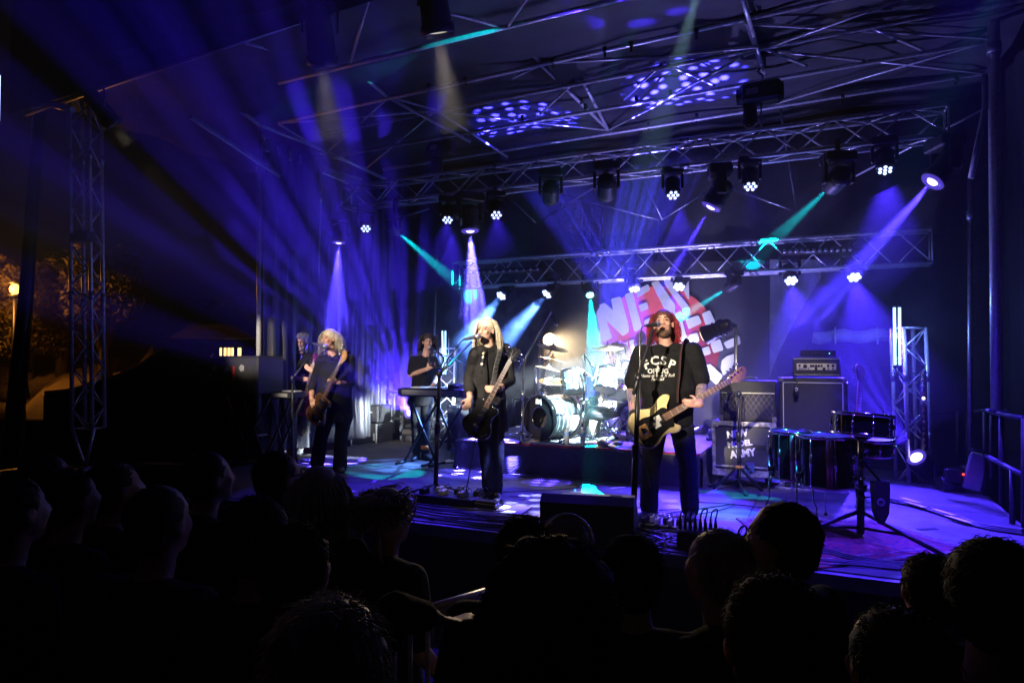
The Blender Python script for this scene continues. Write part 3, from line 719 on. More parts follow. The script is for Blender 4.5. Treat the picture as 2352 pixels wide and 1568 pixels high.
AXF = V((AX.x, AX.y, 0)).normalized(); RTF = V((RT.x, RT.y, 0)).normalized()
def smooth_closed(pts, k=4):
    n = len(pts); out = []
    for i in range(n):
        p0, p1, p2, p3 = [V((*pts[(i+j-1) % n],)) for j in range(4)]
        for s in range(k):
            t = s/k; out.append(.5*((2*p1)+(p2-p0)*t+(2*p0-5*p1+4*p2-p3)*t*t+(3*p1-p0-3*p2+p3)*t**3))
    return [(p.x, p.y) for p in out]
def spline(pts, k=6):
    pts = [V(p) for p in pts]; n = len(pts); out = []
    for i in range(n-1):
        p0, p1, p2, p3 = pts[max(i-1, 0)], pts[i], pts[i+1], pts[min(i+2, n-1)]
        for s in range(k):
            t = s/k; out.append(.5*((2*p1)+(p2-p0)*t+(2*p0-5*p1+4*p2-p3)*t*t+(3*p1-p0-3*p2+p3)*t**3))
    out.append(pts[-1]); return out
def basis(x, z):                            # columns x, y, z
    z = V(z).normalized(); x = V(x); x = (x - z*x.dot(z)).normalized(); y = z.cross(x); return Matrix((x, y, z)).transposed()

# ------------------------------------------------------------------ drums
RT_Z = SZ+RH
def drum(name, label, c, ax, rad, h, shell='shell', top='skin_white', bot='skin_white', lugs=8, legs=None, group=None):
    c, ax = V(c), V(ax).normalized(); o = thing(name, label, 'drum', c, group); u, v, w = frame(ax)
    T('shell', M[shell], o, lambda m: m.lathe([(rad*.985, -h/2), (rad*.985, h/2)], c, ax, 32, caps=False))
    for s, mm, nm in ((1, top, 'batter_head'), (-1, bot, 'resonant_head')):
        if mm: T(nm, M[mm], o, lambda m: m.lathe([(.002, .004), (rad*.98, 0)], c+ax*s*(h/2+.002), ax*s, 32, caps=False))
        T('hoop', M['chrome'], o, lambda m: m.lathe([(rad*1.0, -.012), (rad*1.05, -.012), (rad*1.05, .012), (rad*1.0, .014), (rad*1.0, -.012)], c+ax*s*h/2, ax, 32, caps=False))
    for k in range(lugs):
        a = 2*pi*k/lugs+.3; d = u*cos(a)+v*sin(a)
        T('lug', M['chrome'], o, lambda m: (m.tube([c+d*rad*1.03-ax*h*.5, c+d*rad*1.03+ax*h*.5], .005, 6), m.tube([c+d*rad*1.01-ax*h*.16, c+d*rad*1.01+ax*h*.16], .013, 6)))
    return o
ky = 7.85
kc = P(1239, 962, y=ky); kc.z = max(kc.z, RT_Z+.29)
kax = (RTF*.77+AXF*.64).normalized()
kick = thing('bass_drum', 'big bass drum lying on its side with black front head and round port hole', 'drum', kc)
KR, KL = .285, .46
T('shell', M['shell_dark'], kick, lambda m: m.lathe([(KR*.96, .03), (KR*.96, KL)], kc, kax, 40, caps=False))
for k in range(5): T('stripe', M['alu'], kick, lambda m: m.lathe([(KR*.965, 0), (KR*.968, .004), (KR*.965, .008)], kc+kax*(.09+.075*k), kax, 40, caps=False))
for t in (0, KL): T('hoop', M['chrome'] if t else M['shell_black'], kick, lambda m: m.lathe([(KR*.95, -.02), (KR*1.03, -.02), (KR*1.03, .025), (KR*.95, .025), (KR*.95, -.02)], kc+kax*t, kax, 40, caps=False))
T('front_head', M['skin_black'], kick, lambda m: m.lathe([(KR*.48, -.003), (KR*.97, 0)], kc, -kax, 40, caps=False))
T('port_ring', M['chrome'], kick, lambda m: m.lathe([(KR*.46, 0), (KR*.48, .006), (KR*.50, 0)], kc, -kax, 32, caps=False))
T('inside', M['rosewood'], kick, lambda m: m.lathe([(.002, .001), (KR*.9, 0)], kc+kax*(KL-.02), -kax, 32, caps=False))
ku, kv, kw = frame(-kax); kup = V((0, 0, 1)); kside = kup.cross(-kax).normalized()
def emblem(m):                              # block mark on the head: a bar, a comb of strokes and a slash
    o0 = kc - kax*.006 + kup*KR*.66
    B = basis(kside, -kax)
    for (x, y, w, h) in ((-.05, .03, .02, .055), (-.028, .03, .016, .055), (-.006, .022, .014, .04), (.014, .022, .014, .05), (-.03, -.008, .07, .012), (.034, .015, .012, .085)):
        m.box(o0 + B @ V((x*1.1, y, 0)), (w, h, .003), B)
T('emblem', M['white_paint'], kick, emblem)
for k in range(8):
    a = 2*pi*k/8+.2; d = ku*cos(a)+kv*sin(a)
    T('lug', M['chrome'], kick, lambda m: (m.tube([kc+d*KR*1.0+kax*.1, kc+d*KR*1.0+kax*.17], .014, 6), m.tube([kc+d*KR*1.02-kax*.01, kc+d*KR*1.02+kax*.17], .005, 6), m.tube([kc+d*KR*1.02+kax*(KL-.15), kc+d*KR*1.02+kax*KL], .006, 6)))
for s in (-1, 1):
    b = kc+kax*.2+kside*s*KR*.8-kup*KR*.6
    T('spur', M['chrome'], kick, lambda m: m.tube([b, V((b.x, b.y, RT_Z+.01))+kside*s*.12-kax*.1], .009, 6))
def kit(px, py, y): return P(px, py, y=y)
drum('tom_drum', 'left rack tom of the silver drum kit above the bass drum', kit(1317, 876, 8.1), (-.25, .22, 1), .15, .27)
drum('tom_drum', 'right rack tom of the silver drum kit with bright lower head', kit(1393, 872, 8.1), (.05, .42, 1), .145, .25)
drum('tom_drum', 'tom at the drummer\'s far side, half hidden by the bassist\'s arm', kit(1440, 856, 8.25), (.2, .3, 1), .15, .24)
drum('snare_drum', 'shallow snare drum between the legs of the drummer', kit(1384, 927, 8.35), (0, .2, 1), .18, .12)
drum('floor_tom', 'silver floor tom standing behind the bass drum, lower left of the drummer', V((kit(1360, 965, 8.75).x, 8.75, RT_Z+.30)), (0, 0, 1), .2, .36)
def cymbal(label, px, py, y, rad, ax, pole_to, name='cymbal', n=2):
    c = kit(px, py, y); o = thing(name, label, 'cymbal', c)
    T('plate', M['bronze'], o, lambda m: m.lathe([(rad, -.012), (rad*.6, .002), (rad*.22, .012), (rad*.16, .03), (.012, .038)], c, ax, 36, caps=False))
    T('wing_nut', M['chrome'], o, lambda m: m.lathe([(.012, .035), (.014, .06), (.006, .075)], c, ax, 8))
    T('felt', M['black_cloth'], o, lambda m: m.lathe([(.02, .03), (.02, .04)], c, ax, 8))
    return o
cymbal('upper left crash cymbal in front of the glaring lamp', 1270, 797, 8.2, .215, (.28, -.1, 1), None)
cymbal('thin tilted cymbal just under the upper left crash', 1268, 824, 8.25, .19, (.22, .1, 1), None)
cymbal('third cymbal down on the left of the drum kit', 1260, 845, 8.15, .18, (.24, .05, 1), None)
cymbal('lowest left cymbal just above the bass drum', 1272, 874, 8.1, .2, (.14, -.18, 1), None)
cymbal('big bright crash cymbal high above the right rack tom', 1396, 797, 8.3, .205, (.05, -.2, 1), None)
cymbal('cymbal tipped on edge at the far right of the kit behind the bassist', 1468, 794, 8.5, .2, (-1, .2, .12), None)
def stand(label, top, foot, r=.011, legs=3, spread=.26, mt='chrome', name='cymbal_stand', cat='stand', h=.33, extra=(), rot=.4):
    top, foot = V(top), V(foot); o = thing(name, label, cat, foot)
    ax = (top-foot)
    T('pole', M[mt], o, lambda m: (m.tube([foot+ax*.06, foot+ax*.5], r*1.25, 8), m.tube([foot+ax*.5, top], r*.9, 8)))
    T('height_clamp', M[mt], o, lambda m: (m.lathe([(r*2, -.025), (r*2, .025)], foot+ax*.5, ax, 8), m.tube([foot+ax*.5, foot+ax*.5+V((.05, 0, .02))], .006, 6)))
    for k in range(legs):
        a = rot+2*pi*k/legs; e = foot+V((cos(a)*spread, sin(a)*spread, .012))
        T('leg', M[mt], o, lambda m: (m.tube([foot+V((0, 0, h)), e], r*.75, 6), m.tube([foot+V((0, 0, .09)), foot.lerp(e, .5)+V((0, 0, h*.45))], r*.55, 6)))
        T('rubber_foot', M['rubber'], o, lambda m: m.ell(e, (.022, .022, .016), n=8, m=5))
    for q in extra: T('arm', M[mt], o, lambda m: m.tube(q, r*.8, 6))
    return o
def rz(p): return V((p.x, p.y, RT_Z))
c = [kit(1270, 799, 8.2), kit(1268, 826, 8.25), kit(1260, 846, 8.15), kit(1272, 876, 8.1)]
stand('chrome rack stand carrying the left cymbals of the kit', kit(1250, 806, 8.3), rz(kit(1252, 980, 8.3)), .016, extra=[[kit(1231, 846, 8.3), kit(1262, 812, 8.25), c[0]], [kit(1250, 830, 8.3), c[1]], [kit(1250, 850, 8.3), c[2]], [kit(1240, 895, 8.3), c[3]]])
stand('second chrome rack stand left of the first one beside the bass drum', kit(1231, 840, 8.35), rz(kit(1234, 985, 8.35)), .016, extra=[[kit(1228, 846, 8.35), kit(1252, 842, 8.3)], [kit(1230, 935, 8.35), kit(1262, 932, 8.3)], [kit(1262, 930, 8.3), kit(1300, 905, 8.15)]])
stand('chrome boom stand holding the big bright crash cymbal', kit(1396, 800, 8.3), rz(kit(1370, 1000, 8.4)), .013)
stand('chrome snare stand under the snare drum', kit(1384, 940, 8.35), rz(kit(1378, 1000, 8.35)), .013, spread=.22, h=.2)
stand('chrome stand at the right front of the kit beside the towel', kit(1447, 850, 8.0), rz(kit(1446, 1015, 7.85)), .012, spread=.34, h=.3, extra=[[kit(1447, 880, 8.0), kit(1440, 862, 8.2)]], rot=1.2)
stand('chrome stand holding the cymbal tipped on edge', kit(1466, 800, 8.5), rz(kit(1470, 1000, 8.5)), .012)
o = thing('bass_pedal', 'chrome bass drum pedal on the riser behind the big drum', 'pedal', rz(kc+kax*.6))
T('footboard', M['chrome'], o, lambda m: m.box(rz(kc+kax*.68)+V((0, 0, .05)), (.28, .09, .015), basis(kax+V((0, 0, -.25)), (0, 0, 1)), bev=.004))
T('frame', M['chrome'], o, lambda m: (m.tube([rz(kc+kax*.52+kside*.07), rz(kc+kax*.52+kside*.07)+V((0, 0, .2))], .009), m.tube([rz(kc+kax*.52-kside*.07), rz(kc+kax*.52-kside*.07)+V((0, 0, .2))], .009), m.tube([rz(kc+kax*.52-kside*.07)+V((0, 0, .19)), rz(kc+kax*.52+kside*.07)+V((0, 0, .19))], .009)))
T('beater', M['towel'], o, lambda m: m.ell(rz(kc+kax*.5)+V((0, 0, .26)), .025))
st = thing('drum_stool', 'black drum stool behind the snare drum', 'stool', rz(kit(1424, 990, 8.75)))
sp = rz(kit(1424, 990, 8.75))
T('seat', M['black_plastic'], st, lambda m: m.lathe([(.14, 0), (.17, .03), (.165, .08), (.1, .1), (.002, .1)], sp+V((0, 0, .40)), n=24))
T('post', M['chrome'], st, lambda m: m.tube([sp+V((0, 0, .05)), sp+V((0, 0, .41))], .018))
for k in range(3): T('leg', M['chrome'], st, lambda m: m.tube([sp+V((0, 0, .25)), sp+V((cos(2*k)*.25, sin(2*k)*.25, .01))], .011))

# ------------------------------------------------------------------ microphones and their stands
M['mic_grille'] = mat('microphone_grille', (.36, .36, .38), .4, .8, .4, 300)
def mic_shape(o, tip, back, r=.024, grille='mic_grille'):
    d = (V(tip)-V(back)).normalized(); L = (V(tip)-V(back)).length
    T('handle', M['black_plastic'], o, lambda m: m.lathe([(r*.45, 0), (r*.55, .01), (r*.78, L*.68), (r*.85, L*.7)], back, d, 12))
    T('grille', M[grille], o, lambda m: m.lathe([(r*.85, L*.68), (r*1.05, L*.76), (r*1.0, L*.9), (r*.6, L*.985), (.002, L)], back, d, 14, caps=False))
def mic_stand(label, foot, joint, boom, tip, back, base='tripod', r=.013, tail=.0, mt='black_paint', thick=1.0):
    foot, joint, boom = V(foot), V(joint), V(boom); o = thing('microphone_stand', label, 'microphone stand', foot)
    T('pole', M[mt], o, lambda m: (m.tube([foot+V((0, 0, .02)), foot.lerp(joint, .55)], r*1.3*thick, 8), m.tube([foot.lerp(joint, .5), joint], r*thick, 8)))
    T('clutch', M[mt], o, lambda m: m.lathe([(r*1.9, -.05), (r*2.0, .04), (r*1.4, .06)], foot.lerp(joint, .55), joint-foot, 10))
    bd = (boom-joint)
    T('boom', M[mt], o, lambda m: m.tube([joint-bd.normalized()*tail, joint, boom], r*.8*thick, 8))
    T('joint', M[mt], o, lambda m: m.ell(joint, (.032, .032, .038), n=10, m=6))
    if base == 'round': T('base', M[mt], o, lambda m: m.lathe([(.14, 0), (.14, .012), (.05, .03), (.02, .035)], foot, n=20))
    else:
        for k in range(3):
            a = .9+2*pi*k/3; e = foot+V((cos(a)*.3, sin(a)*.3, .012))
            T('leg', M[mt], o, lambda m: m.tube([foot+V((0, 0, .12)), e], .011, 6)); T('rubber_foot', M['rubber'], o, lambda m: m.ell(e, (.024, .024, .016), n=8, m=5))
    mo = thing('microphone', label.replace('microphone stand', 'microphone').replace('stand', 'stand holder'), 'microphone', back)
    mo['label'] = 'vocal microphone ' + MICL.pop(0)
    mic_shape(mo, tip, back)
    cb = [V(back), V(back)+V((0, 0, -.05))-(V(tip)-V(back)).normalized()*.06, joint+V((.02, -.02, -.03)), foot.lerp(joint, .5)+V((.025, -.03, 0)), foot+V((.05, -.05, .012)), foot+V((.25, -.25, .01))]
    tag(T('microphone_cable', M['cable'], None, lambda m: m.tube(spline(cb, 6), .006, 6)), 'thin black cable wound down the stand ' + MICC.pop(0), 'cable')
    return o
MICL = ["at the singer's mouth in the middle of the stage", "raised to the red haired bassist's mouth", "in front of the singing blond guitarist on the left", "at the keyboard player's mouth", "on the long boom above the left cymbals", "pointing down between the rack toms", "on the short stand in front of the quilted amplifier"]
MICC = ["of the singer", "of the bassist", "of the blond guitarist", "of the keyboard player", "left of the drums", "in the middle of the drum kit", "before the amplifier"]
def at(px, py, ref, dd=0.0): return P(px, py, d=depth(ref)+dd)
sgf = F(1128, 1150)                         # where the singer stands
q = F(1000, 1138)
mic_stand('straight black microphone stand of the singer with boom angled up to the right', q, at(1009, 858, q), at(1083, 785, q, .25), at(1104, 771, sgf, -.22), at(1066, 779, sgf, -.26), r=.016, thick=1.15)
bsf = F(1540, 1190)
q = F(1452, 1245)
mic_stand('straight black microphone stand crossing the body of the bassist', q, at(1466, 868, q, .1), at(1500, 757, q, .25), at(1516, 744, bsf, -.2), at(1483, 748, bsf, -.3), r=.015, tail=.14, thick=1.2)
lgf = F(765, 1083)
q = F(672, 1072)
mic_stand('microphone stand left of the blond guitarist with taped feet', q, at(672, 868, q), at(728, 796, q, .2), at(754, 797, lgf, -.2), at(716, 788, lgf, -.25), r=.013)
kbf = F(965, 1055)
q = F(1082, 1040)
mic_stand('thin boom stand reaching left to the keyboard player', q, at(1075, 842, q), at(1000, 806, q, .1), at(983, 795, kbf, -.15), at(1003, 804, kbf, -.12), r=.010)
q = rz(P(1198, 1000, y=7.75))
mic_stand('tall boom stand slanting over the left side of the drums', q, P(1203, 826, y=7.75), P(1266, 716, y=7.9), P(1279, 749, y=7.9), P(1272, 728, y=7.9), r=.012, tail=.16, mt='chrome')
q = rz(P(1336, 990, y=7.72))
mic_stand('chrome boom stand in the middle of the drum kit', q, P(1344, 860, y=7.75), P(1343, 813, y=7.78), P(1364, 843, y=7.85), P(1345, 815, y=7.78), r=.012, mt='chrome')
q = F(1695, 1125)
mic_stand('low tripod stand with yellow collar before the flight case', q, at(1697, 905, q), at(1672, 900, q, .1), at(1668, 925, q, .2), at(1678, 902, q, .12), r=.012)
yc = thing('guitar_stand_collar', 'yellow collar with splayed black legs in front of the flight case', 'stand', q)
T('collar', M['yellow'], yc, lambda m: m.box(at(1696, 1072, q, -.02), (.085, .05, .035), basis(RTF, (0, 0, 1)), bev=.01))
for s in (-1, 1): T('leg', M['black_paint'], yc, lambda m: m.tube([at(1696+s*9, 1078, q, -.03), at(1696+s*58, 1126+s*4, q, -.05)], [.018, .016], 8))

# ------------------------------------------------------------------ guitars
def guitar(name, label, tail, head, normal, outline, L, bodymat, neckmat, guard=None, headshape='inline', nstr=4, thick=.042, u_neck=.34, body_nut=.86, boardmat=None, pickups=(), width=.045, knobs=((.06, -.1), (.09, -.125)), binding=None):
    tail, head = V(tail), V(head); B = basis(head-tail, normal); L = (head-tail).length if L is None else L
    o = thing(name, label, 'bass guitar' if 'bass' in name else 'guitar', tail)
    def W3(u, v, w=0): return tail + B @ V((u*L, v*L, w))
    sm = smooth_closed(outline, 4)
    def body(m):
        rings = []
        cx = sum(p[0] for p in sm)/len(sm); cyv = sum(p[1] for p in sm)/len(sm)
        for (w, s) in ((-thick/2, .93), (-thick*.3, 1.0), (thick*.3, 1.0), (thick/2, .94)):
            rings.append([W3(cx+(x-cx)*s, cyv+(y-cyv)*s, w) for x, y in sm])
        m.loft(rings)
    T('body', M[bodymat], o, body)
    if binding:
        T('binding', M[binding], o, lambda m: m.tube([W3(*(V((sum(q[0] for q in sm)/len(sm), sum(q[1] for q in sm)/len(sm)))*.06+V(p)*.94), thick*.5) for p in sm+[sm[0]]], .004, 4))
    if guard: T('pickguard', M['gtr_black'] if guard[0] == 'b' else M['white_paint'], o, lambda m: m.prism(smooth_closed([(x*L, y*L) for x, y in guard[1]], 4), B, tail + B @ V((0, 0, thick*.5+.003)), .004))
    z0 = thick*.5+.006
    T('neck', M[neckmat], o, lambda m: m.loft([[W3(u, -w/L/2, z0), W3(u, w/L/2, z0), W3(u, w/L/2*.7, z0-.022), W3(u, -w/L/2*.7, z0-.022)] for u, w in ((u_neck, width*1.2), (body_nut, width*.9))], smooth=False))
    T('fingerboard', M[boardmat or neckmat], o, lambda m: m.loft([[W3(u, -w/L/2, z0+.006), W3(u, w/L/2, z0+.006), W3(u, w/L/2, z0), W3(u, -w/L/2, z0)] for u, w in ((u_neck-.04, width*1.2), (body_nut, width*.9))], smooth=False))
    for k in range(16):
        u = u_neck-.03+(body_nut-u_neck+.03)*(1-2**(-(16-k)/10))/(1-2**(-1.6)); 
        T('fret', M['alu'], o, lambda m: m.box(W3(u, 0, z0+.007), (.0025, width, .002), B))
    if headshape == 'inline': hs = [(body_nut, -.019), (body_nut, .019), (body_nut+.03, .030), (body_nut+.13, .047), (body_nut+.155, .03), (body_nut+.15, .0), (body_nut+.11, -.038), (body_nut+.06, -.045), (body_nut+.025, -.028)]
    else: hs = [(body_nut, -.021), (body_nut, .021), (body_nut+.03, .038), (body_nut+.12, .045), (body_nut+.135, .02), (body_nut+.12, .0), (body_nut+.135, -.02), (body_nut+.12, -.045), (body_nut+.03, -.038)]
    T('headstock', M['maple'] if headshape == 'inline' else M[bodymat], o, lambda m: m.prism(smooth_closed([(x*L, y*L) for x, y in hs], 3), B, tail + B @ V((0, 0, z0-.012)), .016))
    for k in range(nstr):
        if headshape == 'inline': pu, pv, sgn = body_nut+.022+.032*k, .046+.004*k, 1
        else: pu, pv, sgn = body_nut+.03+.035*(k % 3), (.05 if k < 3 else -.05), (1 if k < 3 else -1)
        T('tuner', M['chrome'], o, lambda m: (m.tube([W3(pu, pv-.03*sgn, z0-.012), W3(pu, pv+.012*sgn, z0-.012)], .004, 6), m.ell(W3(pu, pv+.022*sgn, z0-.012), (.013, .013, .008), n=8, m=5), m.lathe([(.007, 0), (.007, .018)], W3(pu, pv-.028*sgn, z0-.004), normal, 8)))
        vy = (k-(nstr-1)/2)*width*.8/nstr/L
        T('string', M['steel'], o, lambda m: m.tube([W3(.10, vy*1.35, z0+.014), W3(body_nut, vy, z0+.011), W3(pu, pv-.028*sgn, z0+.004)], .0014, 4))
    for (u, v, w, h, mm) in pickups: T('pickup', M[mm], o, lambda m: m.box(W3(u, v, thick*.5+.010), (w*L, h*L, .014), B, bev=.003))
    T('bridge', M['chrome'], o, lambda m: m.box(W3(.095, 0, thick*.5+.009), (.05, .075, .014), B, bev=.003))
    for u, v in knobs: T('knob', M['chrome'], o, lambda m: m.lathe([(.012, 0), (.011, .02)], W3(u, v, thick*.5), normal, 10))
    return o, W3
PB = [(0, 0), (.006, .065), (.03, .112), (.085, .145), (.15, .138), (.205, .115), (.25, .115), (.30, .140), (.35, .152), (.385, .14), (.395, .118), (.37, .095), (.345, .075), (.33, .045), (.325, .028), (.325, -.028), (.32, -.055), (.33, -.085), (.35, -.105), (.352, -.125), (.33, -.142), (.29, -.14), (.245, -.12), (.20, -.12), (.14, -.152), (.08, -.155), (.03, -.12), (.006, -.065)]
LP = [(0, 0), (.006, .07), (.04, .135), (.10, .16), (.16, .14), (.21, .105), (.26, .105), (.31, .125), (.35, .11), (.365, .07), (.36, .028), (.36, -.028), (.345, -.05), (.35, -.085), (.335, -.115), (.30, -.125), (.25, -.105), (.20, -.105), (.15, -.14), (.09, -.16), (.035, -.13), (.005, -.06)]
d0 = depth(bsf)
bassg, bW = guitar('bass_guitar', 'cream bass guitar with black pickguard held by the red haired bassist', P(1452, 1000, d=d0-.26), P(1722, 850, d=d0-.30), -AXF+V((0, 0, .12)), PB, None, 'gtr_cream', 'rosewood', ('b', [(.05, .0), (.07, .06), (.13, .075), (.2, .06), (.29, .075), (.33, .04), (.33, -.03), (.31, -.09), (.27, -.085), (.2, -.1), (.13, -.125), (.07, -.135), (.04, -.10)]), nstr=4, boardmat='rosewood', pickups=((.225, .017, .05, .045, 'panel_cream'), (.20, -.02, .05, .045, 'panel_cream')), width=.05, body_nut=.85, u_neck=.31)
T('bridge_cover', M['maple'], bassg, lambda m: m.box(bW(.085, -.02, .027), (.10, .12, .012), basis(P(1722, 850, d=d0-.30)-P(1452, 1000, d=d0-.26), -AXF), bev=.004))
d1 = depth(sgf)
gtr1, gW = guitar('electric_guitar', 'black single cut guitar slung low on the singer', P(1084, 1002, d=d1-.22), P(1150, 858, d=d1-.34), -AXF*.9-RTF*.35+V((0, 0, .1)), LP, 1.02, 'gtr_black', 'gtr_black', None, 'open', 6, boardmat='rosewood', pickups=((.20, 0, .04, .07, 'chrome'), (.29, 0, .04, .07, 'chrome')), width=.043, body_nut=.80)
d2 = depth(lgf)
gtr2, g2W = guitar('electric_guitar', 'dark semi hollow guitar with pale binding held by the blond guitarist on the left', P(718, 972, d=d2-.20), P(785, 815, d=d2-.36), -AXF*.85-RTF*.45+V((0, 0, .1)), LP, 1.04, 'gtr_brown', 'maple', ('b', [(.07, -.02), (.12, -.05), (.2, -.05), (.3, -.04), (.33, -.07), (.29, -.1), (.2, -.085), (.12, -.12), (.07, -.11)]), 'inline', 6, boardmat='rosewood', pickups=((.20, 0, .04, .07, 'chrome'), (.29, 0, .04, .07, 'chrome')), width=.043, body_nut=.80, binding='rosewood')
gmf = F(688, 1042)
d3 = depth(gmf)
gtr3, g3W = guitar('electric_guitar', 'dark purple guitar held upright by the grey haired man', P(693, 955, d=d3-.22), P(729, 800, d=d3-.3), -AXF*.9-RTF*.3, LP, 1.0, 'gtr_purple', 'maple', None, 'open', 6, boardmat='rosewood', pickups=((.22, 0, .04, .07, 'chrome'),), width=.043, body_nut=.80)
# pale bass on a stand behind the black floor toms
gs = F(1966, 1118); d4 = depth(gs)
gtr4, g4W = guitar('bass_guitar', 'pale headstocked bass standing upright beside the big speaker cabinet', P(1962, 1080, d=d4), P(1969, 882, d=d4+.06), -AXF, PB, 1.15, 'gtr_black', 'maple', ('b', [(.05, 0), (.1, .07), (.2, .06), (.3, .04), (.3, -.08), (.1, -.12)]), boardmat='maple', width=.05)
# ------------------------------------------------------------------ amplifiers and cases
def box_thing(name, label, cat, x0, x1, ytop, ybot, front, dep, matn, ref=None, bev=.012):
    """a box whose front face is parallel to the stage front: picture columns x0..x1, rows ytop..ybot at plane y=front"""
    a, b = P(x0, (ytop+ybot)/2, y=front), P(x1, (ytop+ybot)/2, y=front); xm = (x0+x1)/2
    zt, zb = P(xm, ytop, y=front).z, P(xm, ybot, y=front).z
    o = thing(name, label, cat, V(((a.x+b.x)/2, front+dep/2, zb)))
    c = V(((a.x+b.x)/2, front+dep/2, (zt+zb)/2)); sz = (b.x-a.x, dep, zt-zb)
    if matn: T('body', M[matn], o, lambda m: m.box(c, sz, bev=bev))
    return o, c, sz
fy = F(1710, 1120).y
fc, c, sz = box_thing('flight_case', 'scuffed black flight case with white worn edges and stencilled band name', 'flight case', 1636, 1783, 969, 1093, fy, .55, 'case_panel', bev=.004)
hx, hy, hz = sz[0]/2, sz[1]/2, sz[2]/2; yf = c.y-hy
for (x0, z0, x1, z1, w) in ((-hx, hz-.02, hx, hz-.02, .05), (-hx, -hz+.03, hx, -hz+.03, .07), (-hx+.018, -hz, -hx+.018, hz, .036), (hx-.022, -hz, hx-.022, hz, .044), (-hx, -hz+.10, hx, -hz+.10, .02)):
    L = max(abs(x1-x0), abs(z1-z0)); s = (L, .012, w) if abs(x1-x0) > abs(z1-z0) else (w, .012, L)
    T('edge_strip', M['case_edge'], fc, lambda m: m.box(V((c.x+(x0+x1)/2, yf-.005-.002*(w*100 % 3), c.z+(z0+z1)/2)), s, bev=.003))
for s in (-1, 1): T('corner_ball', M['case_edge'], fc, lambda m: m.box(V((c.x+s*(hx-.03), yf-.01, c.z+hz-.03)), (.07, .02, .07), bev=.008))
T('latch_dish', M['chrome'], fc, lambda m: (m.box(V((c.x+.06, yf-.012, c.z-hz+.10)), (.10, .012, .13), bev=.004), m.box(V((c.x+.06, yf-.02, c.z-hz+.11)), (.055, .012, .04), bev=.003), m.tube([V((c.x+.06, yf-.022, c.z-hz+.05)), V((c.x+.06, yf-.026, c.z-hz+.10))], .012, 6)))
T('name_plate', M['black_plastic'], fc, lambda m: m.box(V((c.x+.16, yf-.004, c.z+.03)), (.14, .006, .05), bev=.002))
for s in (-1, 1):
    q = V((c.x+s*(hx-.09), yf+.09, SZ))
    T('castor', M['black_paint'], fc, lambda m: (m.lathe([(.045, -.018), (.05, 0), (.045, .018)], q+V((0, 0, .05)), (1, 0, 0), 14), m.box(q+V((0, 0, .09)), (.07, .07, .04), bev=.004)))
def text3d(name, s, size, org, B, m, parent, ext=.0015, align='CENTER', shear=0.0, sx=1.0, space=1.0, bold=.0):
    cu = bpy.data.curves.new('lettering_curve', 'FONT'); cu.body = s; cu.size = size; cu.align_x = align; cu.align_y = 'CENTER'; cu.extrude = ext; cu.shear = shear; cu.space_character = space; cu.resolution_u = 2; cu.offset = bold*size
    t = bpy.data.objects.new('t', cu); COL.objects.link(t); dg = bpy.context.evaluated_depsgraph_get()
    me = bpy.data.meshes.new_from_object(t.evaluated_get(dg)); bpy.data.objects.remove(t); bpy.data.curves.remove(cu)
    me.name = name; me.materials.clear(); me.materials.append(m)
    for v in me.vertices: v.co = V(org) + B @ V((v.co.x*sx, v.co.y, v.co.z))
    return link(name, me, parent)
Bf = basis((1, 0, .18), (0, -1, 0))
for k, (s, sz_, dx) in enumerate((('NEW', .105, -.045), ('MODEL', .085, -.02), ('ARMY', .11, .01))):
    text3d('lettering', s, sz_, V((c.x-.02+dx, yf-.007, c.z+.16-.105*k)), Bf, M['white_paint'], fc, sx=.9, bold=.045)
vx, c, sz = box_thing('guitar_amplifier', 'black amplifier cabinet with diamond grille and white line, on top of the flight case', 'amplifier', 1652, 1783, 874, 968, fy+.04, .32, 'tolex')
yf = c.y-sz[1]/2; hx, hz = sz[0]/2, sz[2]/2
T('grille', M['grille'], vx, lambda m: m.box(V((c.x, yf-.003, c.z-.07)), (sz[0]-.05, .01, sz[2]-.20)))
T('trim_line', M['trim_white'], vx, lambda m: m.box(V((c.x, yf-.006, c.z+hz-.135)), (sz[0]-.03, .01, .009)))
def diamonds(m):
    x0, x1, z0, z1 = c.x-hx+.03, c.x+hx-.03, c.z-hz+.04, c.z+hz-.15; st_ = .055
    k = -30
    while k < 40:
        for sg in (1, -1):
            pts = []
            for t in range(0, 81):
                x = x0+(x1-x0)*t/80; z = z0+k*st_*1.5+sg*(x-x0)*1.5
                if z0 <= z <= z1: pts.append(V((x, yf-.0095, z)))
            if len(pts) > 1: m.tube([pts[0], pts[-1]], .0022, 4)
        k += 1
M['grille_line'] = mat('grille_thread', (.16, .15, .17), .8)
gl = T('diamond_thread', M['grille_line'], vx, diamonds); gl['kind'] = 'stuff'
T('corner_bracket', M['steel'], vx, lambda m: m.box(V((c.x-hx+.02, yf-.004, c.z-hz+.03)), (.05, .012, .06), bev=.004))
T('corner_bracket', M['steel'], vx, lambda m: m.box(V((c.x+hx-.02, yf-.004, c.z-hz+.03)), (.05, .012, .06), bev=.004))
T('handle', M['black_plastic'], vx, lambda m: m.tube(spline([V((c.x-.1, c.y, c.z+hz)), V((c.x-.06, c.y, c.z+hz+.03)), V((c.x+.06, c.y, c.z+hz+.03)), V((c.x+.1, c.y, c.z+hz))]), .01, 6))
by = F(1870, 1126).y
bc, c, sz = box_thing('speaker_cabinet', 'tall black bass speaker cabinet behind the black floor toms', 'speaker cabinet', 1790, 1948, 868, 1122, by, .42, 'tolex')
yf = c.y-sz[1]/2; hx, hz = sz[0]/2, sz[2]/2
T('grille_cloth', M['grille'], bc, lambda m: m.box(V((c.x, yf-.003, c.z)), (sz[0]-.09, .01, sz[2]-.10)))
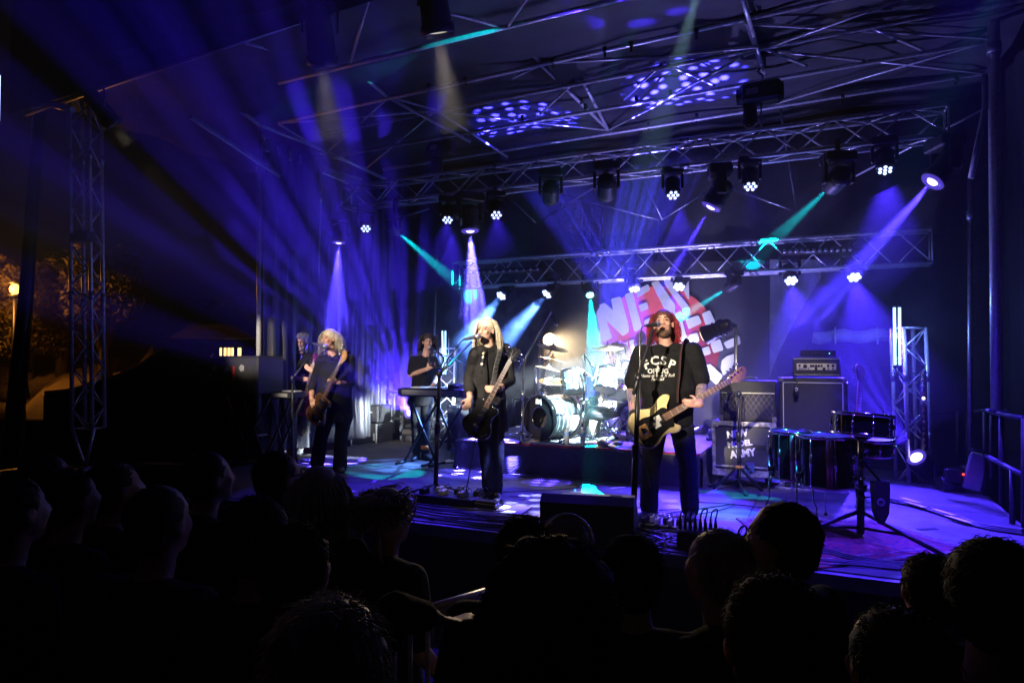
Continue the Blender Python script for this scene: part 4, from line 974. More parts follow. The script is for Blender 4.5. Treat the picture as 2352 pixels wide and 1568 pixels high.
for (dx, dz, w, h) in ((0, hz-.05, sz[0]-.09, .008), (-hx+.045, 0, .008, sz[2]-.10), (hx-.045, 0, .008, sz[2]-.10)):
    T('piping', M['trim_white'], bc, lambda m: m.box(V((c.x+dx, yf-.009, c.z+dz)), (w, .006, h)))
for sx_ in (-1, 1):
    for sz_ in (-1, 1): T('corner_bracket', M['steel'], bc, lambda m: m.box(V((c.x+sx_*(hx-.02), yf-.003, c.z+sz_*(hz-.02))), (.05, .02, .05), bev=.006))
T('base_plate', M['case_edge'], bc, lambda m: m.box(V((c.x, yf-.02, c.z-hz-.012)), (sz[0]+.02, .05, .02), bev=.003))
hd, c, sz = box_thing('amplifier_head', 'bass amplifier head with cream control panel on the tall cabinet', 'amplifier', 1820, 1931, 821, 863, by+.05, .28, 'tolex')
yf = c.y-sz[1]/2
for s in (-1, 1): T('foot', M['rubber'], hd, lambda m: m.lathe([(.02, 0), (.016, -.014)], V((c.x+s*.2, yf+.04, c.z-sz[2]/2)), n=10))
T('control_panel', M['panel_cream'], hd, lambda m: m.box(V((c.x, yf-.002, c.z+.0)), (sz[0]*.82, .008, sz[2]*.36), bev=.002))
for k, (fx, fz, r_) in enumerate(((-.42, .2, .013), (-.28, .1, .022), (-.13, .2, .012), (-.07, .2, .012), (0, .2, .012), (.07, .2, .012), (.14, .2, .012), (0, -.25, .016), (.2, -.25, .016), (.3, .2, .012), (.42, .2, .014), (-.42, -.3, .007), (-.36, -.3, .007), (-.2, -.25, .007), (.3, -.3, .007), (.42, -.3, .007))):
    T('knob', M['black_plastic'], hd, lambda m: m.lathe([(r_, 0), (r_*.85, .015), (.002, .016)], V((c.x+fx*sz[0]*.82, yf-.006, c.z+fz*sz[2]*.36)), (0, -1, 0), 12))
for s in (-1, 1): T('bezel', M['trim_white'], hd, lambda m: m.box(V((c.x, yf-.003, c.z+s*(sz[2]/2-.012))), (sz[0]-.03, .006, .005)))
pr, c, sz = box_thing('preamplifier', 'flat rack unit with small green light on the amplifier head', 'amplifier', 1838, 1920, 804, 819, by+.08, .22, 'black_plastic', bev=.004)
yf = c.y-sz[1]/2
T('face', M['black_paint'], pr, lambda m: m.box(V((c.x, yf-.002, c.z)), (sz[0]*.98, .006, sz[2]*.9)))
T('indicator', M['green_led'], pr, lambda m: m.ell(V((c.x+sz[0]*.32, yf-.006, c.z)), .006, n=8, m=5))
for k in range(7): T('knob', M['black_plastic'], pr, lambda m: m.lathe([(.009, 0), (.008, .012)], V((c.x-.14+.04*k, yf-.004, c.z)), (0, -1, 0), 8))
# clip-on microphone hanging on the cabinet
hm_ = thing('hanging_microphone', 'small microphone hanging by its cable in front of the tall cabinet', 'microphone', P(1829, 893, y=by-.05))
T('cable', M['cable'], hm_, lambda m: m.tube(spline([P(1822, 866, y=by-.02), P(1831, 870, y=by-.04), P(1829, 890, y=by-.05)]), .006, 6))
T('body', M['black_plastic'], hm_, lambda m: m.lathe([(.02, -.06), (.026, -.03), (.026, .04), (.012, .06)], P(1829, 897, y=by-.05), (0, 0, 1), 12))
T('badge', M['panel_cream'], hm_, lambda m: m.lathe([(.012, 0), (.018, 0), (.018, .003), (.012, .003)], P(1829, 894, y=by-.078), (0, -1, 0), 14, caps=False))
# ------------------------------------------------------------------ black floor toms, snare and timbale at the front right
def black_tom(label, px, ptop, pbot, r, foot_px):
    f = F(px, foot_px); dd = depth(f); t = P(px, ptop, d=dd); b = P(px, pbot, d=dd)
    h = t.z-b.z; c = V((f.x, f.y, (t.z+b.z)/2))
    o = drum('floor_tom', label, c, (0, 0, 1), r, h, 'shell_black', 'skin_black', 'skin_black', 8)
    sd = (-AXF*.94 - RTF*.30).normalized()
    T('sparkle_strip', M['shell_spark'], o, lambda m: m.tube([c+sd*r*.975+V((0, 0, -h*.47)), c+sd*r*.975+V((0, 0, h*.47))], .026, 8))
    for k in range(3):
        a = -2.6+2*pi*k/3; d = V((cos(a), sin(a), 0)); e = c+d*r*1.12
        T('leg', M['chrome'], o, lambda m: m.tube([e+V((0, 0, -h*.1)), V((e.x, e.y, SZ+.16)), V((e.x, e.y, SZ+.1))+d*.03, V((e.x, e.y, SZ+.012))+d*.03], .0075, 6))
        T('leg_bracket', M['chrome'], o, lambda m: m.box(c+d*r*1.06+V((0, 0, -h*.3)), (.05, .05, .05), bev=.006))
        T('rubber_foot', M['rubber'], o, lambda m: m.ell(V((e.x, e.y, SZ+.014))+d*.03, (.018, .018, .014), n=8, m=5))
    return o
black_tom('black floor tom standing nearer the flight case, left of two', 1818, 992, 1096, .185, 1182)
black_tom('larger black floor tom standing before the tall cabinet, right of two', 1898, 1001, 1112, .235, 1200)
sf = F(1977, 1238); ds = depth(sf)
drum('side_drum', 'black side drum lying almost flat on the tripod stand at the front right', P(1980, 975, d=ds), (.10+AXF.x*.10, AXF.y*.10, 1), .215, .155, 'shell_black', 'skin_black', 'skin_black', 10)
drum('timbale', 'small drum with white head just behind the black side drum', P(2003, 1022, d=ds+.35), (.04, -.12, 1), .16, .12, 'shell_black', 'skin_white', 'skin_black', 6)
stand('heavy black tripod stand in front of the rug holding the side drum', P(1977, 1000, d=ds), sf, .022, 3, .62, 'black_paint', 'drum_stand', 'stand', .22, extra=[[P(1977, 1010, d=ds), P(1955, 990, d=ds)], [P(1977, 1010, d=ds), P(2003, 1000, d=ds)], [P(1977, 1050, d=ds), P(2003, 1030, d=ds+.3)]], rot=-.55)
for k in range(7):
    q = P(1979+4*sin(k*2.2), 1010+22*k, d=ds-.03); 
    tag(T('wing_bolt', M['chrome'], None, lambda m: (m.tube([q, q+V((.05*sin(k*2.4), -.02, .01))], .007, 6), m.box(q, (.035, .03, .03), bev=.006))), 'chrome wing bolts down the pole of the black tripod stand', 'bolt', 'wing bolts on the drum stand')
# stick bag with emblem
sb = P(2021, 1104, d=ds-.12)
bag = thing('stick_bag', 'black pointed stick bag with round pale emblem hanging by the tripod stand', 'bag', sb)
Bb = basis(RTF, -AXF); pxm = ds/FPX
outl = [(-17, 0), (17, 0), (18, -20), (15, -72), (2, -96), (-2, -96), (-14, -72), (-18, -20)]
T('body', M['tolex'], bag, lambda m: m.prism([(x*pxm, y*pxm) for x, y in outl], Bb, sb, .06))
T('emblem', M['grey_lid'], bag, lambda m: m.lathe([(.030, 0), (.030, .003)], sb + Bb @ V((-.012, -.155, .031)), -AXF, 20))
T('emblem_mark', M['black_plastic'], bag, lambda m: [m.box(sb + Bb @ V((-.012+dx, -.155, .0365)), (.006, .032, .003), Bb) for dx in (-.014, -.003, .014)] + [m.box(sb + Bb @ V((-.008, -.142, .0365)), (.022, .006, .003), Bb)])
T('strap', M['black_cloth'], bag, lambda m: m.tube([sb, P(1982, 1060, d=ds-.03)], .008, 6))
# ------------------------------------------------------------------ rug, papers, bottles, towel
rc = [F(1690, 1191), F(2008, 1196), F(2245, 1269), F(1830, 1312)]
rug = T('rug', M['rugm'], None, lambda m: m.prism([(p.x, p.y) for p in reversed(rc)], Matrix.Identity(3), V((0, 0, SZ+.006)), .01))
tag(rug, 'red patterned rug under the drums at the front right of the stage', 'rug')
ctr = sum(rc, V())/4
for s0, s1 in ((.90, .97), (.72, .76)):
    def rb(m):
        for i in range(4):
            a, b = rc[i], rc[(i+1) % 4]
            q = [ctr+(p-ctr)*s for p, s in ((a, s1), (b, s1), (b, s0), (a, s0))]
            m.poly([V((p.x, p.y, SZ+.0125)) for p in q][::-1])
    T('border', M['rug_pale'], rug, rb)
def bottle(label, p, h=.22, r=.032):
    o = thing('water_bottle', label, 'bottle', p, 'plastic water bottles on the stage')
    T('body', M['water'], o, lambda m: m.lathe([(r*.8, 0), (r, .01), (r*.94, h*.2), (r, h*.25), (r*.93, h*.45), (r, h*.5), (r*.98, h*.7), (r*.4, h*.88), (r*.4, h*.93)], p, n=16))
    T('cap', M['white_paint'], o, lambda m: m.lathe([(r*.45, h*.93), (r*.45, h), (.002, h)], p, n=12))
    T('label', M['blue_label'], o, lambda m: m.lathe([(r*1.01, h*.5), (r*1.01, h*.68)], p, n=16, caps=False))
bottle('water bottle standing on the floor left of the riser corner', F(1040, 1054))
bottle('left one of two water bottles at the riser edge before the bass drum', rz(P(1302, 1024, y=7.62)))
bottle('right one of two water bottles at the riser edge before the bass drum', rz(P(1338, 1026, y=7.62)))
tp = [rz(P(1372+11*k, 1030-1.5*k, y=7.64)) for k in range(6)]
tag(T('towel', M['towel'], None, lambda m: (m.tube([p+V((0, .02*sin(k*2), .035+.012*sin(k*1.7))) for k, p in enumerate(tp)], [.05, .075, .06, .05, .055, .035], 9, flat=.6), m.tube([tp[3]+V((0, -.05, .03)), tp[4]+V((.02, -.1, .0)), tp[5]+V((.06, -.1, -.03))], [.04, .045, .03], 8, flat=.5))), 'pale blue towel dropped on the front edge of the riser', 'towel')
sc_, c, sz = box_thing('small_case', 'small road case with bright edges standing on the left end of the riser', 'case', 1070, 1118, 985, 1009, RY+.35, .3, 'case_panel', bev=.003)
for s in (-1, 1): T('edge_strip', M['case_edge'], sc_, lambda m: m.box(V((c.x+s*(sz[0]/2-.01), c.y-sz[1]/2-.004, c.z)), (.03, .012, sz[2]), bev=.003))
T('edge_strip', M['case_edge'], sc_, lambda m: m.box(V((c.x, c.y-sz[1]/2-.006, c.z+sz[2]/2-.012)), (sz[0], .012, .025), bev=.003))
def sheet_of_paper(label, pts):
    q = [F(*p) + V((0, 0, .006+.012*k % .02)) for k, p in enumerate(pts)]
    return tag(T('paper_sheet', M['paper'], None, lambda m: m.loft([[q[0], q[1]], [(q[0]+q[3])/2+V((0, 0, .012)), (q[1]+q[2])/2+V((0, 0, .012))], [q[3], q[2]]], caps=False) if False else m.poly(q)), label, 'paper')
sheet_of_paper('set list sheet on the floor left of the monitor wedge', [(1133, 1176), (1160, 1162), (1222, 1165), (1196, 1186)])
sheet_of_paper('small white sheet on the floor before the left riser corner', [(1010, 1063), (1030, 1057), (1050, 1059), (1040, 1064)])
sheet_of_paper('white sheet on the floor right of the blond guitarist', [(795, 1132), (800, 1126), (822, 1131), (806, 1135)])
# ------------------------------------------------------------------ monitor wedges, pedal boards
def wedge(label, pl, pr, ptop, dep):
    a, b = F(*pl), F(*pr); d = depth(a); n = V((b-a).normalized()); bk = V((-n.y, n.x, 0))
    h = P(pl[0], ptop, d=d).z - SZ; o = thing('monitor_wedge', label, 'speaker', (a+b)/2)
    prof = [(0, 0), (0, h*.86), (.07, h), (.16, h), (dep, .12), (dep, 0)]
    def fn(m):
        r = [[p + bk*x + V((0, 0, z)) for x, z in prof] for p in (a, b)]; m.loft(r, smooth=False)
    T('cabinet', M['black_plastic'], o, fn)
    T('handle', M['rubber'], o, lambda m: m.box(a.lerp(b, .8)+bk*.11+V((0, 0, h+.002)), (.09, .035, .008), basis(n, (0, 0, 1)), bev=.003))
    T('front_grille', M['grille'], o, lambda m: m.poly([a.lerp(b, .05)+bk*.19+V((0, 0, h-.03)), a.lerp(b, .95)+bk*.19+V((0, 0, h-.03)), a.lerp(b, .95)+bk*(dep+.008)+V((0, 0, .13)), a.lerp(b, .05)+bk*(dep+.008)+V((0, 0, .13))]))
    for t in (.08, .92): T('foot', M['rubber'], o, lambda m: m.box(a.lerp(b, t)+bk*.1+V((0, 0, .004)), (.04, .04, .01)))
    return o
wedge('black monitor wedge at the stage edge between singer and bassist', (1240, 1252), (1456, 1268), 1136, .5)
wedge('dark monitor wedge at the far left of the stage edge', (300, 1142), (428, 1150), 1066, .45)
def pedalboard(label, a, b, dep, h, npl, tall=False):
    a, b = V(a), V(b); n = (b-a).normalized(); bk = V((-n.y, n.x, 0)); B = basis(n, (0, 0, 1)); L = (b-a).length
    o = thing('pedal_board', label, 'pedal board', (a+b)/2)
    T('frame', M['black_paint'], o, lambda m: (m.box((a+b)/2+bk*dep/2+V((0, 0, h*.5)), (L, dep, h), B, bev=.006),))
    for k in range(npl):
        q = a.lerp(b, (k+.6)/npl)+bk*dep*(.3+.4*(k % 2))+V((0, 0, h)); mm = ['black_plastic', 'grey_lid', 'panel_cream', 'black_paint', 'steel'][k % 5]
        e = T('effect_pedal', M[mm], o, lambda m: m.box(q+V((0, 0, .025)), (L/npl*.62, .11, .05), B, bev=.006, taper=.92))
        T('knob', M['chrome'], e, lambda m: [m.lathe([(.008, 0), (.007, .014)], q+V((0, 0, .05))+n*dx+bk*.03, n=8) for dx in (-.02, .005, .025)] and None)
        T('footswitch', M['chrome'], e, lambda m: m.lathe([(.008, 0), (.008, .012)], q+V((0, 0, .05))-bk*.03, n=8))
        T('patch_lead', M['cable'], o, lambda m: m.tube(spline([q+V((0, 0, .03))+bk*.05, q+bk*.1+V((0, 0, .06))+n*.03, q+bk*.04+n*L/npl*.8+V((0, 0, .05))]), .005, 6))
    return o
pedalboard('pedal board with leads at the feet of the singer\'s microphone stand', F(950, 1156), F(1082, 1170), .32, .09, 6)
o = thing('wah_pedal', 'black rocker pedal lying right of the singer\'s pedal board', 'pedal', F(1120, 1168))
T('base', M['black_paint'], o, lambda m: m.box(F(1115, 1166)+V((0, 0, .025)), (.26, .10, .05), basis(RTF+AXF*-.5, (0, 0, 1)), bev=.006))
T('treadle', M['rubber'], o, lambda m: m.box(F(1115, 1166)+V((0, 0, .065)), (.25, .09, .02), basis(RTF+AXF*-.5+V((0, 0, .15)), (0, 0, 1)), bev=.005))
pedalboard('low pedal board at the feet of the bassist', F(1468, 1212), F(1560, 1222), .16, .04, 6)
a, b = F(1555, 1262), F(1652, 1268)
db = thing('stage_box', 'black stage box with a row of upright cable plugs at the front edge', 'stage box', (a+b)/2)
n = (b-a).normalized(); bk = V((-n.y, n.x, 0)); B = basis(n, (0, 0, 1)); L = (b-a).length; hb = .135
T('housing', M['black_plastic'], db, lambda m: m.box((a+b)/2+bk*.09+V((0, 0, hb/2)), (L, .18, hb), B, bev=.008))
for k in range(8):
    q = a.lerp(b, (k+.7)/8.2)+bk*.08+V((0, 0, hb))
    T('plug', M['black_plastic'], db, lambda m: m.lathe([(.013, 0), (.013, .05), (.009, .06), (.008, .085)], q, n=10))
    if k % 2 == 0 and k < 7:
        T('lead', M['cable'], db, lambda m: m.tube(spline([q+V((0, 0, .08)), q+n*.015+V((0, 0, .14)), q+n*.05+V((0, 0, .155)), q+n*L/8.2+V((0, 0, .08))]), .0055, 6))
# ------------------------------------------------------------------ keyboards and racks
def keyboard(label, a, b, dep, h, stand_foot, keys=True):
    a, b = V(a), V(b); n = (b-a).normalized(); bk = V((-n.y, n.x, 0)); B = basis(n, (0, 0, 1)); L = (b-a).length
    o = thing('keyboard', label, 'keyboard', (a+b)/2)
    T('case', M['black_plastic'], o, lambda m: m.box((a+b)/2+bk*dep/2, (L, dep, h), B, bev=.01))
    T('back_panel', M['grey_lid'], o, lambda m: m.box((a+b)/2-bk*.003, (L*.86, .006, h*.6), B))
    for k in range(14): T('key', M['key_white'], o, lambda m: m.box(a.lerp(b, .1+.8*(k+.5)/14)+bk*(dep*.72)+V((0, 0, h/2+.006)), (L*.8/14*.92, dep*.45, .014), B, bev=.002))
    return o
def xstand(label, a, b, zt, spread=.32):
    a, b = V(a), V(b); n = (b-a).normalized(); bk = V((-n.y, n.x, 0)); o = thing('keyboard_stand', label, 'stand', V(((a.x+b.x)/2, (a.y+b.y)/2, SZ)))
    for t in (.3, .7):
        p = a.lerp(b, t); 
        for s in (-1, 1):
            lo, hi = V((p.x, p.y, SZ+.02))+n*s*spread*.8+bk*.1, V((p.x, p.y, zt))-n*s*spread*.8+bk*.2
            T('leg', M['black_paint'], o, lambda m: m.tube([lo, hi], .018, 6))
            T('foot_bar', M['black_paint'], o, lambda m: m.tube([lo-bk*.2, lo+bk*.2], .016, 6))
    return o
ka, kb = P(913, 900, y=7.5), P(1064, 910, y=7.5); kb.z = ka.z
keyboard('long dark keyboard seen from behind in front of the player in the black t-shirt', ka, kb, .30, .11, None)
xstand('crossed black stand under the long keyboard', ka, kb, ka.z-.05)
sy = thing('synthesizer', 'small blue lit box on the right end of the long keyboard', 'synthesizer', P(1050, 890, y=7.66))
c = P(1050, 890, y=7.66); T('case', M['black_plastic'], sy, lambda m: m.box(c, (.17, .22, .08), bev=.01))
for k in range(5): T('knob', M['white_paint'], sy, lambda m: m.lathe([(.011, 0), (.009, .018)], c+V((-.06+.03*k, -.03, .04)), n=8))
gb = [P(1034+5*(k % 4), 932+4*(k//4)+2*(k % 2), y=8.9) for k in range(8)]
dp = thing('dimmer_box', 'dark box with pale knobs under the right end of the keyboard', 'box', P(1045, 960, y=8.95))
T('case', M['case_panel'], dp, lambda m: m.box(P(1052, 985, y=9.1), (.22, .3, .75), bev=.01))
for q in gb: T('knob', M['white_paint'], dp, lambda m: m.lathe([(.015, 0), (.012, .02)], q, (0, -1, 0), 8))
# big black case with stickers on its stand at the far left
ry = F(530, 1066).y
rk, c, sz = box_thing('rack_case', 'big dark case with pale flower stickers on a stand at the left', 'rack case', 478, 590, 817, 905, ry, .5, 'tolex', bev=.03)
yf = c.y-sz[1]/2
for k, (px, py, s) in enumerate(((492, 844, 9), (508-12+24, 849, 7), (555, 845, 8), (484, 861, 6))):
    q = P(px, py, y=yf-.004)
    def fl(m):
        for j in range(5): a = j*2*pi/5+.3*k; m.lathe([(.001, .002), (s*.0028, 0)], q+V((cos(a)*s*.0034, 0, sin(a)*s*.0034)), (0, -1, 0), 8, caps=False)
        m.lathe([(.001, .003), (s*.002, .001)], q, (0, -1, 0), 8, caps=False)
    T('flower_sticker', M['grey_lid'], rk, fl)
T('red_stripe', M['red_edge'], rk, lambda m: m.box(P(537, 858, y=yf-.003), (.035, .005, .20)))
for px in (486, 592): T('clip', M['steel'], rk, lambda m: m.tube([P(px, 820, y=yf+.1), P(px+5, 813, y=yf+.1)], .015, 6))
xstand('tall crossed stand carrying the big sticker covered case', V((c.x-.35, yf+.1, 0)), V((c.x+.35, yf+.1, 0)), c.z-sz[2]/2, .35)
ka2, kb2 = P(602, 906, y=ry+.3), P(665, 905, y=ry+.3); kb2.z = ka2.z
keyboard('short keyboard with blue lit edge right of the sticker case', ka2, kb2, .3, .08, None)
xstand('crossed stand under the short keyboard', ka2, kb2, ka2.z-.05, .25)
tag(T('cloth', M['towel'], None, lambda m: m.loft([[P(612+1.5*i+4*sin(j*1.3), 832+9*j+3*sin(i), y=ry+.35+.05*sin(i*1.9+j)) for i in range(9)] + [P(624-1.4*i+4*sin(j*1.3), 832+9*j, y=ry+.42) for i in range(9)] for j in range(5)])), 'pale cloth hung over a pole above the short keyboard', 'cloth')
rc2, c, sz = box_thing('road_case', 'dark road case with grey aluminium frame behind the blond guitarist', 'case', 806, 866, 972, 1040, 9.2, .45, 'case_panel', bev=.004)
yf = c.y-sz[1]/2; hx, hz = sz[0]/2, sz[2]/2
for (dx, dz, w, h) in ((0, -hz+.02, sz[0], .04), (0, -hz+.11, sz[0], .035), (-hx+.012, 0, .024, sz[2]), (hx-.012, 0, .024, sz[2])): T('edge_strip', M['alu'], rc2, lambda m: m.box(V((c.x+dx, yf-.004-.002*(abs(dx) > 0), c.z+dz)), (w, .012, h), bev=.002))
T('label_plate', M['white_paint'], rc2, lambda m: m.box(V((c.x+hx-.06, yf-.005, c.z+.03)), (.035, .006, .12)))
rc3, c, sz = box_thing('effects_case', 'black box with shiny latch on top of the road case at the left', 'case', 814, 868, 930, 970, 9.2, .4, 'tolex', bev=.02)
T('latch', M['chrome'], rc3, lambda m: m.box(V((c.x-sz[0]/2+.03, c.y-sz[1]/2-.01, c.z-.02)), (.045, .02, .10), bev=.004))
T('lid_edge', M['alu'], rc3, lambda m: m.box(V((c.x+.05, c.y-sz[1]/2-.004, c.z+.03)), (.15, .012, .012)))
# ------------------------------------------------------------------ light tubes
def tube_lamp(label, ps, y, r=.016, dark=None, m='led_core', light=0):
    q0 = P(*ps[0][0], y=y); o = thing('light_tube', label, 'light tube', q0)
    for a, b in ps:
        A, B_ = P(*a, y=y), P(*b, y=y)
        T('tube', M[m], o, lambda mm: mm.tube([A, B_], r, 10))
        for q in (A, B_): T('end_cap', M['black_plastic'], o, lambda mm: mm.lathe([(r*1.3, -.02), (r*1.3, .02)], q, (0, 0, 1), 10))
        if light:
            ld = bpy.data.lights.new('tube_light', 'POINT'); ld.energy = light; ld.color = (.15, .25, 1); ld.shadow_soft_size = .05
            lo = link('tube_light', ld, o); lo.location = (A+B_)/2 + V((0, -.06, 0))
    if dark: T('dark_tube', M['black_plastic'], o, lambda mm: mm.tube([P(*dark[0], y=y), P(*dark[1], y=y)], r*1.2, 10))
    return o
tube_lamp('pair of bright upright light tubes behind the keyboard player', [((1016, 757), (1018, 862)), ((1023, 757), (1023, 862))], 9.1, .014, light=10)
tube_lamp('pair of tall bright blue light tubes at the back right', [((2054, 702), (2056, 842)), ((2066, 702), (2067, 842))], 8.6, .015, ((2060, 845), (2061, 876)), light=14)
tube_lamp('dim glass tube left of the bright pair behind the keyboard player', [((1003, 768), (1004, 862))], 9.15, .01, m='glass')
tube_lamp('dim glass tube right of the bright pair behind the keyboard player', [((1031, 772), (1030, 862))], 9.15, .01, m='glass')
tube_lamp('blue light tube cut off by the left border of the picture', [((-1, 170), (-3, 282))], 5.2, .012, m='led_blue')
lb = thing('lamp_strip', 'upright dark strip with small round bulbs on the right totem', 'stage light', P(2122, 1032, y=8.65))
T('housing', M['black_paint'], lb, lambda m: m.tube([P(2120, 852, y=8.65), P(2124, 1034, y=8.65)], .035, 4))
for k in range(13):
    q = P(2120+.3*k, 860+13.6*k, y=8.60); T('bulb', M['amber_bulb'] if k not in (4,) else M['lens_violet'], lb, lambda m: m.ell(q, .018, n=8, m=5))
T('tape', M['gaffer'], lb, lambda m: m.box(P(2122, 924, y=8.60), (.07, .01, .055)))
# ------------------------------------------------------------------ side lamps on stands beside the drums
def stand_lamp(label, lens, target, pole_px, y, power, size, foot_z, lit, ang=40, col=WARM):
    lens = P(*lens, y=y); d = (V(target)-lens).normalized(); o = thing('stand_lamp', label, 'stage light', lens)
    T('barrel', M['black_paint'], o, lambda m: m.lathe([(size*.25, -size*1.7), (size*.4, -size*1.5), (size*.46, -size*.6), (size*.56, -size*.1), (size*.58, 0), (size*.52, .002)], lens, d, 20))
    for k in range(3): T('cooling_ring', M['black_plastic'], o, lambda m: m.lathe([(size*.46, -.008), (size*.52, 0), (size*.46, .008)], lens-d*size*(.7+.25*k), d, 20, caps=False))
    T('lens', M[lit], o, lambda m: m.lathe([(size*.52, 0), (size*.4, size*.08), (.002, size*.12)], lens, d, 20, caps=False))
    pv = lens-d*size*.9; pt = P(pole_px, 790, y=y+.1)
    T('bracket', M['black_paint'], o, lambda m: (m.tube([pv+V((0, 0, .1)), V((pt.x, pt.y, pv.z+.04))], .022, 6), m.tube([pv, pv+V((0, 0, .1))], .02, 6)))
    T('pole', M['steel'], o, lambda m: m.tube([V((pt.x, pt.y, foot_z)), V((pt.x, pt.y, pv.z+.06))], .02, 8))
    for k in range(3): T('leg', M['black_paint'], o, lambda m: m.tube([V((pt.x, pt.y, foot_z+.35)), V((pt.x+cos(2.1*k)*.35, pt.y+sin(2.1*k)*.35, foot_z+.01))], .012, 6))
    spot(o, lens+d*.05, target, col, power, ang, .5, .06)
    return o
stand_lamp('black side lamp on a pole to the right of the drums with warm lit edge', (1618, 770), kit(1350, 885, 8.3), 1690, 8.0, 9500, .20, SZ, 'lens_warm', 34, (.78, .92, 1))
stand_lamp('glaring warm lamp behind the left cymbals of the drum kit', (1262, 780), kit(1400, 870, 7.6), 1240, 9.2, 300, .2, SZ, 'lens_warm', 55, (1, .72, .40))
# ------------------------------------------------------------------ chain hoists in the roof
def hoist(label, px, py, y, w, h):
    c = P(px, py, y=y); o = thing('chain_hoist', label, 'hoist', c)
    T('motor', M['black_paint'], o, lambda m: (m.box(c, (w, .22, h), bev=.03), m.lathe([(h*.4, -w*.6), (h*.42, w*.55)], c, (1, 0, 0), 14)))
    T('hook', M['steel'], o, lambda m: m.tube(spline([c+V((0, 0, h*.5)), c+V((.02, 0, h*.5+.08)), c+V((-.03, 0, h*.5+.13)), c+V((0, 0, h*.5+.17))]), .012, 6))
    T('chain', M['steel'], o, lambda m: m.tube([c+V((0, 0, -h*.5)), V((c.x, c.y, midA.z+.02))], .010, 6))
    T('chain_bag', M['black_cloth'], o, lambda m: m.lathe([(.03, .15), (.07, .12), (.08, -.12), (.04, -.17)], c+V((-.12, .05, -h*.8)), n=10))
    T('rating_plate', M['grey_lid'], o, lambda m: m.box(c+V((-w*.2, -.112, 0)), (w*.3, .006, h*.3)))
hoist('dark chain hoist hanging from the roof left of the middle', 1015, 342, 7.7, .34, .20)
hoist('dark chain hoist hanging from the roof on the right', 1748, 215, 7.7, .42, .22)
# ------------------------------------------------------------------ cables on the floor
CB = ['thick black cable along the front edge of the stage, {}', ]
def cable(label, pts, r=.007, z=.008, group=None):
    q = [F(*p)+V((0, 0, z+.004*(k % 3))) for k, p in enumerate(pts)]
    return tag(T('cable', M['cable'], None, lambda m: m.tube(spline(q, 8), r, 6)), label, 'cable', group)
random.seed(11)
for k in range(9):
    y0 = 1162+4.2*k
    cable('black cables running loosely side by side along the front edge of the stage', [(770+random.uniform(-15, 15), y0-26+random.uniform(-3, 3)), (900, y0-14+random.uniform(-5, 5)), (1010, y0+4+random.uniform(-4, 4)), (1110, y0+10+random.uniform(-5, 5)), (1220, y0+24+random.uniform(-6, 6)), (1240, y0+30)], .008, group='cables along the stage edge')
for k in range(14):
    y0 = 1215+4*k
    cable('tangled black cables between the bassist\'s pedals and the stage box', [(1462+random.uniform(-8, 8), y0+random.uniform(-8, 8)), (1490, y0+random.uniform(-12, 8)), (1522, y0+random.uniform(-10, 12)), (1550, y0+random.uniform(-10, 10)), (1640, y0+15+random.uniform(-8, 12)), (1790, y0+32+random.uniform(-5, 10))], .007, group='tangle of cables by the bassist')
for k in range(6):
    cable('black cables at the foot of the tripod stand on the rug', [(1830, 1262+6*k), (1900, 1270+5*k+random.uniform(-6, 6)), (1960, 1282+4*k), (2090, 1296+3*k), (2200, 1298+2*k)], .009, group='cables before the rug')
cable('black cable with a loop left of the bassist\'s legs', [(1240, 1095), (1330, 1100), (1400, 1105), (1470, 1112), (1600, 1110)], .005)
cable('thin cable lying from the riser to the singer', [(1170, 1090), (1230, 1100), (1290, 1106), (1330, 1120), (1240, 1128), (1120, 1135)], .005)
cable('looped cable around the right foot of the bassist', [(1475, 1195), (1530, 1182), (1560, 1178), (1620, 1168), (1690, 1160), (1640, 1178), (1560, 1186), (1500, 1190), (1480, 1178), (1560, 1170)], .005)
cable('thin cable crossing the bright floor toward the floor toms', [(1560, 1152), (1680, 1160), (1780, 1172), (1880, 1182)], .004)
cable('cable hanging in a curve left of the keyboard player\'s feet', [(830, 1068), (900, 1075), (980, 1082), (1060, 1092)], .004)
for k in range(3):
    cable('taped bundle of cables curving along the right side of the floor', [(2045, 1148+3*k), (2110, 1162+3*k), (2190, 1186+4*k), (2260, 1207+4*k), (2352, 1222+4*k)], .012, group='taped cable bundle')
for (px, py) in ((2092, 1156), (2102, 1166), (2168, 1184), (2200, 1200)):
    q = F(px, py)+V((0, 0, .034)); a = .5
    tag(T('tape_strip', M['gaffer'], None, lambda m: m.prism([(-.13, -.025), (.11, -.02), (.13, .025), (-.11, .02)], Matrix.Rotation(1.9+a*.4, 3, 'Z'), q, .003)), 'strips of white tape holding the cable bundle on the right', 'tape', 'white tape strips over the cable bundle')
d_ = [P(1092, 1005, d=d1-.2), P(1086, 1040, d=d1-.25), P(1076, 1100, d=d1-.3), P(1072, 1125, d=d1-.3), F(1085, 1150)+V((0, 0, .03)), F(1100, 1160)]
tag(T('guitar_cable', M['cable'], None, lambda m: m.tube(spline(d_, 8), .0055, 6)), "black lead hanging from the singer's guitar to the floor", 'cable')
d_ = [P(1462, 1030, d=d0-.2), P(1480, 1060, d=d0-.2), P(1492, 1110, d=d0-.1), P(1500, 1150, d=d0), F(1510, 1180)]
tag(T('guitar_cable', M['cable'], None, lambda m: m.tube(spline(d_, 8), .0055, 6)), "black lead hanging from the bassist's guitar to the floor", 'cable')
